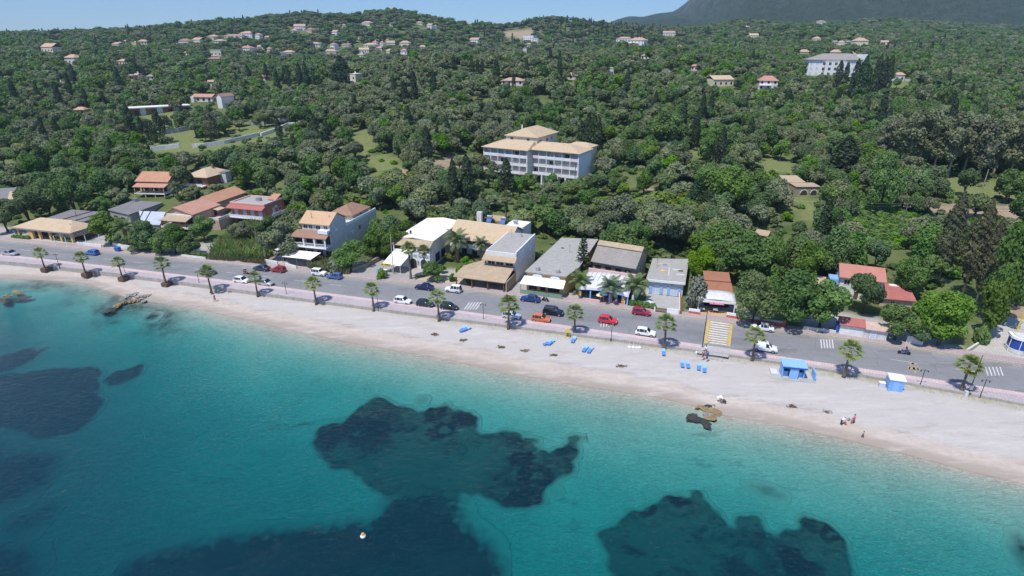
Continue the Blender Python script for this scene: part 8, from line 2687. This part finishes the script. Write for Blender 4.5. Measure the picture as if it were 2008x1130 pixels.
def cable(name, label, a, c, sag, r=.02):
 b = MB()
 pts = [(a[0] + (c[0] - a[0]) * s, a[1] + (c[1] - a[1]) * s, a[2] + (c[2] - a[2]) * s - sag * 4 * s * (1 - s)) for s in np.linspace(0, 1, 13)]
 b.tube(pts, r, 5)
 return tag(b.build(name, M['metal']), label, "cable", "power cables over the valley")
p1_, p2_ = PT[0], PT[1]
for k, (dx, dzz) in enumerate(((-.8, -.1), (.8, -.1), (0, -.85))):
 nm = ("upper left", "upper right", "lower")[k]
 cable("power_cable", f"{nm} cable between the two wooden power poles", (p2_[0] + dx, p2_[1], p2_[2] + dzz), (p1_[0] + dx, p1_[1], p1_[2] + dzz), .5)
 cable("power_cable", f"{nm} cable from the tall power pole off to the right", (p1_[0] + dx, p1_[1], p1_[2] + dzz), (p1_[0] + 75 + dx, p1_[1] - 16, p1_[2] + 1.5 + dzz), .9)
 cable("power_cable", f"{nm} cable from the power pole behind the lawn to the hotel garden", (p2_[0] + dx, p2_[1], p2_[2] + dzz), (22 + dx, 198, 14.5 + dzz), 1.6)
 cable("power_cable", f"{nm} cable from the hotel garden toward the left valley", (22 + dx, 198, 14.5 + dzz), (-75 + dx, 240, 18 + dzz), 2.2)
 cable("power_cable", f"{nm} cable climbing the left valley", (-75 + dx, 240, 18 + dzz), (-330 + dx, 400, 46 + dzz), 5)
q = (22, 198, gz(22, 198))
t = thing("power_pole", "power pole rising from the hotel garden trees", "pole", q, rad(-18))
MB().tube([(0, 0, -.5), (0, 0, 14.6 - q[2])], [.16, .11], 8).build("mast", M['polewood'], t)
MB().box(-.95, .95, -.06, .06, 14.3 - q[2], 14.42 - q[2]).build("crossarm", M['polewood'], t)
q = (-75, 240, gz(-75, 240))
t = thing("power_pole", "power pole among the valley bushes at left", "pole", q, rad(-18))
MB().tube([(0, 0, -.5), (0, 0, 18.1 - q[2])], [.16, .11], 8).build("mast", M['polewood'], t)
MB().box(-.95, .95, -.06, .06, 17.8 - q[2], 17.92 - q[2]).build("crossarm", M['polewood'], t)
def bin_(u, v, label, wd=1.35, dp=1.0, hh=1.3, mat='bluebin', z=WALKZ):
 x, y = W(u, v, z)
 t = thing("dumpster", label, "dumpster", (x, y, z), tan_at(x))
 MB().add([(-wd * .42, -dp * .42, .12), (wd * .42, -dp * .42, .12), (wd * .42, dp * .42, .12), (-wd * .42, dp * .42, .12), (-wd / 2, -dp / 2, hh * .82), (wd / 2, -dp / 2, hh * .82), (wd / 2, dp / 2, hh * .82), (-wd / 2, dp / 2, hh * .82)],
    [(0, 3, 2, 1), (0, 1, 5, 4), (1, 2, 6, 5), (2, 3, 7, 6), (3, 0, 4, 7), (4, 5, 6, 7)]).build("bin_body", M[mat], t)
 MB().slab([(-wd * .52, -dp * .54, hh * .86), (wd * .52, -dp * .54, hh * .86), (wd * .52, dp * .5, hh), (-wd * .52, dp * .5, hh)], .07).build("lid", M[mat], t)
 for sx in (-1, 1):
  for sy in (-1, 1):
   MB().lathe([(.08, sy * dp * .36 - .03), (.08, sy * dp * .36 + .03)], 8, sx * wd * .36, .08, axis='y').build("wheel", M['tyre'], t)
 return t
bin_(232, 493.5, "blue wheeled dumpster on the road edge at left", z=ROADZ + .01)
bin_(1643, 651, "blue dumpster standing against the white street shed", 1.2, 1.0, 2.0)
bin_(227, 476, "blue bin behind the white wall under the street trees", 1.0, .8, 1.3)
x, y = W(1137, 585, 1.6)
t = thing("post_box", "small yellow box on a stand before the stout palm", "box", (x, y, 1.6), rad(-20))
MB().box(-.25, .25, -.18, .18, .75, 1.35).lathe([(.25, -.18), (.25, .18)], 12, 0, 1.35, axis='y').build("box_body", M['yellow'], t)
posts(t, [(-.18, 0), (.18, 0)], .03, -.1, .76, 'steel', "leg")
def umbrella(u, v, r, h, mats, label, z=1.55):
 x, y = W(u, v, z)
 t = thing("beach_umbrella", label, "umbrella", (x, y, z), .2)
 b = MB()
 n_ = 10
 vs = [(0, 0, h + .35)] + [(r * math.cos(2 * PI * k / n_), r * math.sin(2 * PI * k / n_), h - .15) for k in range(n_)]
 vs += [(0, 0, h + .31)] + [(q[0] * .98, q[1] * .98, q[2] - .04) for q in vs[1:n_ + 1]]
 fs = [(0, 1 + k, 1 + (k + 1) % n_) for k in range(n_)] + [(n_ + 1, n_ + 2 + (k + 1) % n_, n_ + 2 + k) for k in range(n_)] + [(1 + k, n_ + 2 + k, n_ + 2 + (k + 1) % n_, 1 + (k + 1) % n_) for k in range(n_)]
 b.add(vs, fs)
 b.m = [k % 2 if k < n_ else 0 for k in range(len(b.f))]
 b.build("canopy", [M[m] for m in mats], t)
 MB().tube([(0, 0, -.2), (0, 0, h + .3)], .03, 6).build("pole", M['whitepaint'], t)
umbrella(1183, 592, 1.15, 2.1, ('bluesun2', 'lightblue'), "light blue umbrella in front of the beach shop")
umbrella(1177, 592, 1.0, 1.7, ('cloth_orange', 'whitepaint'), "orange and white umbrella behind the light blue one")
for u, v, m_, w_, h_, lab in ((1207, 594, 'cloth_pink', .9, .8, "pink and violet inflatable beside the shop front"), (1208, 590, 'bluesun2', .6, 1.6, "turquoise inflatable standing behind the pink one"), (1222, 597, 'ochre', .8, 2.0, "tall rack of orange and pink goods by the right post")):
 x, y = W(u, v, 1.55)
 t = thing("beach_goods", lab, "beach goods", (x, y, 1.55), rad(-22))
 if h_ > 1.9:
  boxo(t, -w_ / 2, w_ / 2, -.15, .15, 0, h_, m_, "rack")
  for k in range(4):
   for j in range(3):
    boxo(t, -w_ / 2 + .06 + j * .26, -w_ / 2 + .26 + j * .26, -.24, -.152, .15 + k * .46, .5 + k * .46, ('cloth_pink', 'cloth_orange', 'yellow', 'cloth_white')[(k + j) % 4], "packet")
 else:
  MB().lathe([(.05, 0), (w_ * .5, .12), (w_ * .55, h_ * .35), (w_ * .35, h_ * .8), (.05, h_)], 12).build("inflatable", M[m_], t, True)
  MB().lathe([(.05, h_ * .6), (w_ * .3, h_ * .7), (w_ * .3, h_ * .95), (.05, h_ * 1.12)], 12, .1, -.1).build("inflated_head", M['cloth_white'], t, True)
x, y = W(742, 541, 1.55)
t = thing("blue_sign", "tall narrow blue and white roadside sign by the clipped bush", "sign", (x, y, 1.5), rad(-10))
boxo(t, -.35, .35, -.08, .08, 0, 1.9, 'lightblue', "board")
boxo(t, -.28, .28, -.1, -.082, .3, 1.0, 'whitepaint', "white_panel")
x, y = W(1353, 606, 1.55)
t = thing("pale_sign", "tall pale blue upright sign left of the cafe", "sign", (x, y, 1.5), rad(-10))
boxo(t, -.28, .28, -.08, .08, .6, 3.6, 'palepane', "board")
boxo(t, -.3, .3, -.15, .15, -.2, .6, 'redpaint', "base")
x, y = W(757, 541, 1.5)
t = thing("display_stand", "dark blue display stand beside the yellow sign board", "stand", (x, y, 1.5), rad(-16))
boxo(t, -.35, .35, -.25, .25, 0, 1.5, 'bluebin', "cabinet")
boxo(t, -.4, .4, -.3, .3, 1.5, 1.62, 'whitepaint', "top")
# beach things
def lounger(u, v, rz, label):
 x, y, z = onbeach(u, v)
 t = thing("sun_lounger", label, "sun lounger", (x, y, z - .02), rz, "blue sun loungers on the beach")
 MB().box(-.95, .35, -.31, .31, .26, .34).build("bed", M['bluesun'], t)
 MB().slab([(.36, -.31, .36), (1.0, -.31, .60), (1.0, .31, .60), (.36, .31, .36)], .08).build("backrest", M['bluesun2'], t)
 for sx in (-.8, .45):
  for sy in (-.26, .26):
   MB().box(sx - .03, sx + .03, sy - .03, sy + .03, 0, .258).build("leg", M['whitepaint'], t)
for u, v, a, lab in ((907, 648, 65, "left lounger of the leftmost pair, crossing its neighbour"), (914, 648, 35, "right lounger of the leftmost pair, crossing its neighbour"), (1073, 675, 40, "left lounger of the pair below the orange hatchback"), (1080, 674, 55, "right lounger of the pair below the orange hatchback"), (1124.5, 669, 68, "single lounger at the foot of the palm by the lifeguard chair"),
      (1147, 687, 62, "left lounger of the pair right of the lifeguard chair"), (1157, 689, 62, "right lounger of the pair right of the lifeguard chair"), (1301, 694, 78, "single lounger below the palm left of the crossing"), (1337.5, 717, 80, "left lounger of the pair seaward of the crossing"), (1348.5, 718.5, 80, "right lounger of the pair seaward of the crossing"),
      (1370, 722.5, 72, "left lounger of the rightmost pair"), (1381, 727, 72, "right lounger of the rightmost pair")):
 lounger(u, v, rad(a), lab)
x, y, z = onbeach(1112, 661)
t = thing("lifeguard_chair", "yellow lifeguard chair by the promenade wall", "chair", (x, y, z), rad(-100))
for sx, sy in ((-.35, -.35), (.35, -.35), (.35, .35), (-.35, .35)):
 MB().tube([(sx * 1.25, sy * 1.2, 0), (sx * .8, sy * .9, 1.9 if sx > 0 else 1.2)], .04, 6).build("leg", M['yellow'], t)
boxo(t, -.34, .34, -.34, .34, 1.15, 1.22, 'yellow', "seat")
boxo(t, .28, .34, -.34, .34, 1.25, 1.9, 'yellow', "backrest")
for k in range(3):
 boxo(t, -.47 + .04 * k, -.41 + .04 * k, -.38, .38, .25 + .3 * k, .31 + .3 * k, 'yellow', "rung")
for i, (u, v) in enumerate(((1234, 681), (1241.5, 681.5), (1248.5, 682.5), (1254, 682.5), (1367, 692), (1374, 692.5))):
 x, y, z = onbeach(u, v)
 t = thing("umbrella_stand", ["first from the left of four white umbrella stands by the wall", "second from the left of four white umbrella stands by the wall", "third from the left of four white umbrella stands by the wall", "rightmost of four white umbrella stands by the wall", "left of two white umbrella stands at the railing", "right of two white umbrella stands at the railing"][i], "umbrella stand", (x, y, z), 0, "white umbrella stands on the beach")
 MB().lathe([(.30, -.05), (.32, .12), (.26, .2), (.07, .26)], 14).build("base", M['whitepaint'], t, True)
 MB().tube([(0, 0, .2), (0, 0, 1.3)], .025, 6).build("tube", M['whitepaint'], t)
a, c = W(1366, 697, 1.5), W(1416, 707, 1.5)
t = thing("promenade_railing", "steel handrail along the promenade edge at the crossing", "railing", (a[0], a[1], 1.5), math.atan2(c[1] - a[1], c[0] - a[0]))
ln = math.hypot(c[0] - a[0], c[1] - a[1])
for k in range(6):
 MB().tube([(ln * k / 5, 0, -.2), (ln * k / 5, 0, 1.0)], .025, 6).build("post", M['steel'], t)
MB().tube([(0, 0, 1.0), (ln, 0, 1.0)], .028, 6).build("top_rail", M['steel'], t)
MB().tube([(0, 0, .5), (ln, 0, .5)], .02, 6).build("mid_rail", M['steel'], t)
t = thing("changing_booth", "light blue open changing booth on a concrete pad on the beach", "booth", (44.9, 81.5, .9), rad(-12))
boxo(t, -2.0, 5.2, -.9, 2.2, -.8, .12, 'concrete', "pad")
b = MB().box(-.05, .15, 0, 1.8, .12, 2.35).box(3.25, 3.45, 0, 1.8, .12, 2.35).box(.15, 3.25, 1.65, 1.8, .12, 2.35)
b.build("wall", M['lightblue'], t)
boxo(t, 1.05, 2.35, -.35, .0, .12, 2.2, 'bluesun2', "central_panel")
MB().slab([(-.2, -.45, 2.42), (3.6, -.45, 2.42), (3.6, 2.0, 2.55), (-.2, 2.0, 2.55)], .16).build("roof", M['bluesun2'], t)
boxo(t, -.2, 3.6, -.52, -.46, 2.1, 2.3, 'deepblue', "fascia")
boxo(t, .2, 1.0, .3, .36, .12, 1.1, 'bluesun2', "cubicle_door")
boxo(t, 2.4, 3.2, .3, .36, .12, 1.1, 'bluesun2', "cubicle_door")
boxo(t, 4.9, 5.05, -.4, 1.6, .12, 1.6, 'lightblue', "screen")
boxo(t, -1.6, -.5, .2, 1.9, .12, .5, 'white_stained', "low_block")
t = thing("beach_cabin", "light blue cabin with a rounded white roof on the beach", "cabin", (60.0, 77.4, .95), rad(-18))
MB().box(.0, 2.05, -.1, 1.9, -.3, 2.1).build("cabin_body", M['lightblue'], t)
b = MB()
b.side([(-.22, 2.11), (2.02, 2.11), (2.02, 2.28), (1.6, 2.40), (.9, 2.45), (.2, 2.40), (-.22, 2.28)], -.12, 2.17)
b.build("roof", M['whitepaint'], t)
for k in range(4):
 boxo(t, -.012 - .002 * k, -.002 + 2.06, -.13, -.102, .2 + .5 * k, .24 + .5 * k, 'bluesun', "groove")
boxo(t, .6, 1.4, -.135, -.103, -.2, 1.8, 'bluesun2', "door")
t = thing("utility_box", "small pale blue box beside the light blue cabin", "box", (*W(1728, 759, 1.1), 1.0), rad(-18))
boxo(t, -.4, .4, -.3, .3, -.2, .9, 'palepane', "cabinet")
boxo(t, -.45, .45, -.35, .35, .9, .98, 'whitepaint', "lid")
t = thing("blue_kiosk", "blue glazed kiosk with a white curved roof at the far right", "kiosk", (90.0, 87.9, 1.5), rad(-24))
t.scale = (.92, .92, 1.25)
pr = [(2.0 * math.cos(q), 1.5 + 1.6 * math.sin(q)) for q in np.linspace(-2.9, -.25, 9)] + [(2.1, 2.6), (-2.0, 2.8)]
MB().prism(pr, 0, .6).build("counter", M['white_stained'], t)
MB().prism([(q[0] * .95, q[1] * .95 + .08) for q in pr], .6, 2.1).build("glazing", M['deepblue'], t)
MB().prism([(q[0] * 1.08, q[1] * 1.08 - .1) for q in pr], 2.1, 2.45).build("roof", M['whitepaint'], t)
MB().prism([(q[0] * .8, q[1] * .8 + .3) for q in pr], 2.453, 2.62).build("roof_cap", M['canopy'], t)
for q in (pr[0], pr[3], pr[5], pr[8]):
 MB().tube([(q[0], q[1], 0), (q[0], q[1], 2.1)], .06, 6).build("mullion", M['whitepaint'], t)
boxo(t, 2.15, 2.5, .6, 1.4, 0, 1.2, 'yellow', "yellow_stand")
def boulder(u, v, sx, sy, sz, label, mat, zoff=0.0, group=None, seed=0, deep=False):
 x, y = W(u, v, 0.05)
 bm = bmesh.new()
 bmesh.ops.create_icosphere(bm, subdivisions=3, radius=1)
 for q in bm.verts:
  n_ = q.co.normalized()
  f = 1 + .8 * (float(vnoise(n_.x * 1.7 + seed * 3.1 + 20, n_.y * 1.7 + n_.z * 2.3 + seed)) - .5) + .55 * (float(vnoise(n_.x * 5 + seed + 9, n_.y * 5 + n_.z * 4 + 31)) - .5)
  q.co = Vector((n_.x * sx, n_.y * sy, n_.z * sz * .72)) * f
 me = bpy.data.meshes.new("boulder")
 bm.to_mesh(me)
 bm.free()
 me.materials.append(mat)
 o = link("boulder", me)
 o.location = (x, y, zoff)
 o.rotation_euler = (R.uniform(-.2, .2), R.uniform(-.2, .2), R.uniform(0, 3))
 tag(o, label, "boulder", group)
def rockmat(name, a, b_, c):
 m, nt, out = newmat(name)
 co = objco(nt)
 n1, n2 = noise(nt, co, 1.6, 6, .7), noise(nt, co, 6, 5, .75)
 col = mix(nt, ramp(nt, n1, [(.35, 0.0), (.65, 1.0)]), a, b_)
 col = mix(nt, ramp(nt, n2, [(.5, 0.0), (.75, .7)]), col, c)
 bsdf(nt, out, col, .85, normal=bumped(nt, n2, .8, .1), spec=.25)
 return m
RK1 = rockmat("grey_limestone", (.20, .18, .16), (.42, .39, .35), (.10, .085, .07))
RK2 = rockmat("tawny_rock", (.20, .135, .07), (.33, .24, .13), (.06, .05, .035))
RK3 = rockmat("wet_dark_rock", (.045, .042, .038), (.09, .08, .065), (.02, .02, .02))
names1 = ["pale boulder at the landward end of the spit", "long pale boulder on top of the spit", "grey boulder at the spit's shoulder", "dark gap boulder in the middle of the spit", "rounded grey boulder on the spit's left side", "tawny boulder on the spit's seaward slope", "small tawny boulder low on the spit", "flat tawny slab near the spit's tip", "dark wet boulder at the spit's tip", "sunken dark boulder off the spit's tip", "pale block behind the long boulder", "small pale stone at the spit's root"]
pos1 = [(290, 583, 1.0, .7, .6, 1), (276, 586, 1.1, .75, .75, 1), (262, 581, .8, .6, .6, 1), (268, 590, .8, .7, .5, 2), (250, 583, .9, .7, .6, 1), (256, 592, .9, .6, .45, 2), (243, 594, .8, .6, .45, 2), (228, 600, 1.1, .7, .35, 2), (220, 604, 1.3, .8, .3, 3), (210, 609, 1.5, .9, .3, 3), (266, 577, .7, .5, .5, 1), (283, 592, .6, .5, .35, 1)]
for i, (u, v, a, b_, c, k) in enumerate(pos1):
 boulder(u, v, a, b_, c, names1[i], (RK1, RK2, RK3)[k - 1], .18 if k == 1 else .02 if k == 2 else -.22, "boulders of the left rocky spit", i)
names2 = ["tawny reef rock at the left edge of the bay", "second tawny reef rock, nearer the left edge", "dark submerged rock under the left reef", "dark submerged rock beside the left reef"]
for i, (u, v, a, b_, c, k) in enumerate(((34, 574, 1.4, .7, .35, 2), (16, 581, 1.2, .7, .3, 2), (8, 587, 2.0, .9, .3, 3), (40, 582, 1.8, .8, .25, 3))):
 boulder(u, v, a, b_, c, names2[i], (RK1, RK2, RK3)[k - 1], .05 if k == 2 else -.28, "rocks of the left reef", 30 + i)
names3 = ["flat tawny slab nearest the people in white", "long tawny ledge across the flat rocks", "second tawny ledge below the long one", "pale rounded stone among the flat rocks", "tawny slab at the right of the flat rocks", "dark rock at the landward edge of the flat rocks", "sunken dark rock seaward of the flat rocks", "sunken dark rock left of the flat rocks", "sunken dark rock at the outer end of the flat rocks", "small dark rock near the crouching person", "tawny outer slab of the flat rocks"]
for i, (u, v, a, b_, c, k) in enumerate(((1404, 806, 1.2, .5, .26, 2), (1383, 803, 1.5, .5, .3, 2), (1374, 799, 1.2, .5, .32, 2), (1386, 814, .6, .5, .35, 1), (1405, 811, 1.1, .5, .25, 2), (1389, 797, .7, .45, .3, 3), (1370, 820, 1.6, .9, .25, 3), (1356, 814, 1.4, .8, .25, 3), (1386, 828, 1.6, .8, .22, 3), (1401, 796, .45, .35, .25, 3), (1394, 820, 1.2, .7, .26, 2))):
 boulder(u, v, a * .8, b_ * .85, c, names3[i], (RK1, RK2, RK3)[k - 1], .06 if k < 3 else (-.3 if v > 812 else .06), "flat rocks at the waterline", 60 + i)
x, y = W(712, 1051, 0.05)
t = thing("buoy", "small white and orange buoy floating over the deep meadow", "buoy", (x, y, 0), 0)
MB().lathe([(.05, -.25), (.3, -.12), (.34, .05), (.2, .25), (.05, .3)], 14).build("float", M['whitepaint'], t, True)
MB().lathe([(.2, .26), (.16, .42), (.03, .46)], 12).build("cap", M['cloth_orange'], t, True)
for i, (u, v) in enumerate(((852, 656), (909, 667), (1030, 688), (1086, 697), (982, 681), (1218, 718), (1553, 797), (1621, 808), (165, 538), (454, 572))):
 x, y, z = onbeach(u, v)
 rs = np.random.default_rng(100 + i)
 P = rs.normal(size=(70, 3)) * np.array([.34, .2, .05])
 P[:, 2] = np.abs(P[:, 2]) + .01
 vv_, ff_ = cards(P, np.array([0, 0, 1]) + rs.normal(size=(70, 3)) * .5, .2, rs)
 o = link("drift_weed", leafmesh("drift_weed", [(vv_, ff_, 0)], [M['drypalm']]))
 o.location = (x, y, z)
 tag(o, ["brown weed clump left of the leftmost loungers", "brown weed clump below the leftmost loungers", "brown weed clump midway to the second lounger pair", "brown weed clump below the second lounger pair", "brown weed clump midway down the beach by a palm", "brown weed clump below the four umbrella stands", "brown weed clump left of the small white scrap", "brown weed clump left of the bending person", "brown weed clump near the second planter palm", "brown weed clump below the white hatchback"][i], "seaweed", "clumps of drift weed on the sand")
# sky, sun, air
w = bpy.data.worlds.new("World")
SC.world = w
w.use_nodes = True
nt = w.node_tree
bg = nt.nodes["Background"]
sky = nt.nodes.new("ShaderNodeTexSky")
sky.sky_type = 'NISHITA'
sky.sun_disc = False
SUN_AZ, SUN_EL = rad(222), rad(64)       # azimuth clockwise from +y
sky.sun_elevation = SUN_EL
sky.sun_rotation = SUN_AZ
sky.altitude = 50
sky.air_density = 1.0
sky.dust_density = .1
sky.ozone_density = 4.0
tint = nt.nodes.new("ShaderNodeMix")
tint.data_type = 'RGBA'
tint.blend_type = 'MULTIPLY'
tint.inputs[0].default_value = 1.0
tint.inputs[7].default_value = (.71, .93, 1.25, 1)
nt.links.new(sky.outputs[0], tint.inputs[6])
nt.links.new(tint.outputs[2], bg.inputs[0])
bg.inputs[1].default_value = .11
sd = bpy.data.lights.new("sun", 'SUN')
sd.energy = 4.5
sd.angle = rad(.53)
sd.color = (1, .955, .88)
so = bpy.data.objects.new("sun", sd)
COL.objects.link(so)
to = Vector((math.sin(SUN_AZ) * math.cos(SUN_EL), math.cos(SUN_AZ) * math.cos(SUN_EL), math.sin(SUN_EL)))
so.rotation_euler = to.to_track_quat('Z', 'Y').to_euler()
if HAZE:
 m, nt2, out = newmat("thin_blue_air")
 v = nt2.nodes.new("ShaderNodeVolumePrincipled")
 v.inputs["Color"].default_value = (.58, .78, 1.0, 1)
 v.inputs["Density"].default_value = HAZE
 v.inputs["Anisotropy"].default_value = .2
 nt2.links.new(v.outputs[0], out.inputs["Volume"])
 m.cycles.homogeneous_volume = True
 tag(MB().box(-6500, 6500, -1200, 6500, -24, 1500).build("haze", m), "thin blue summer haze", kind="stuff")
vs = SC.view_settings
vs.view_transform = 'Standard'
vs.look = 'None'
vs.exposure = EXPO
vs.gamma = 1.0
SC.display_settings.display_device = 'sRGB'
cy = SC.cycles
cy.max_bounces = 6
cy.diffuse_bounces = 3
cy.glossy_bounces = 2
cy.transmission_bounces = 3
cy.transparent_max_bounces = 10
cy.volume_bounces = 0
cy.caustics_reflective = False
cy.caustics_refractive = False
cy.use_denoising = True
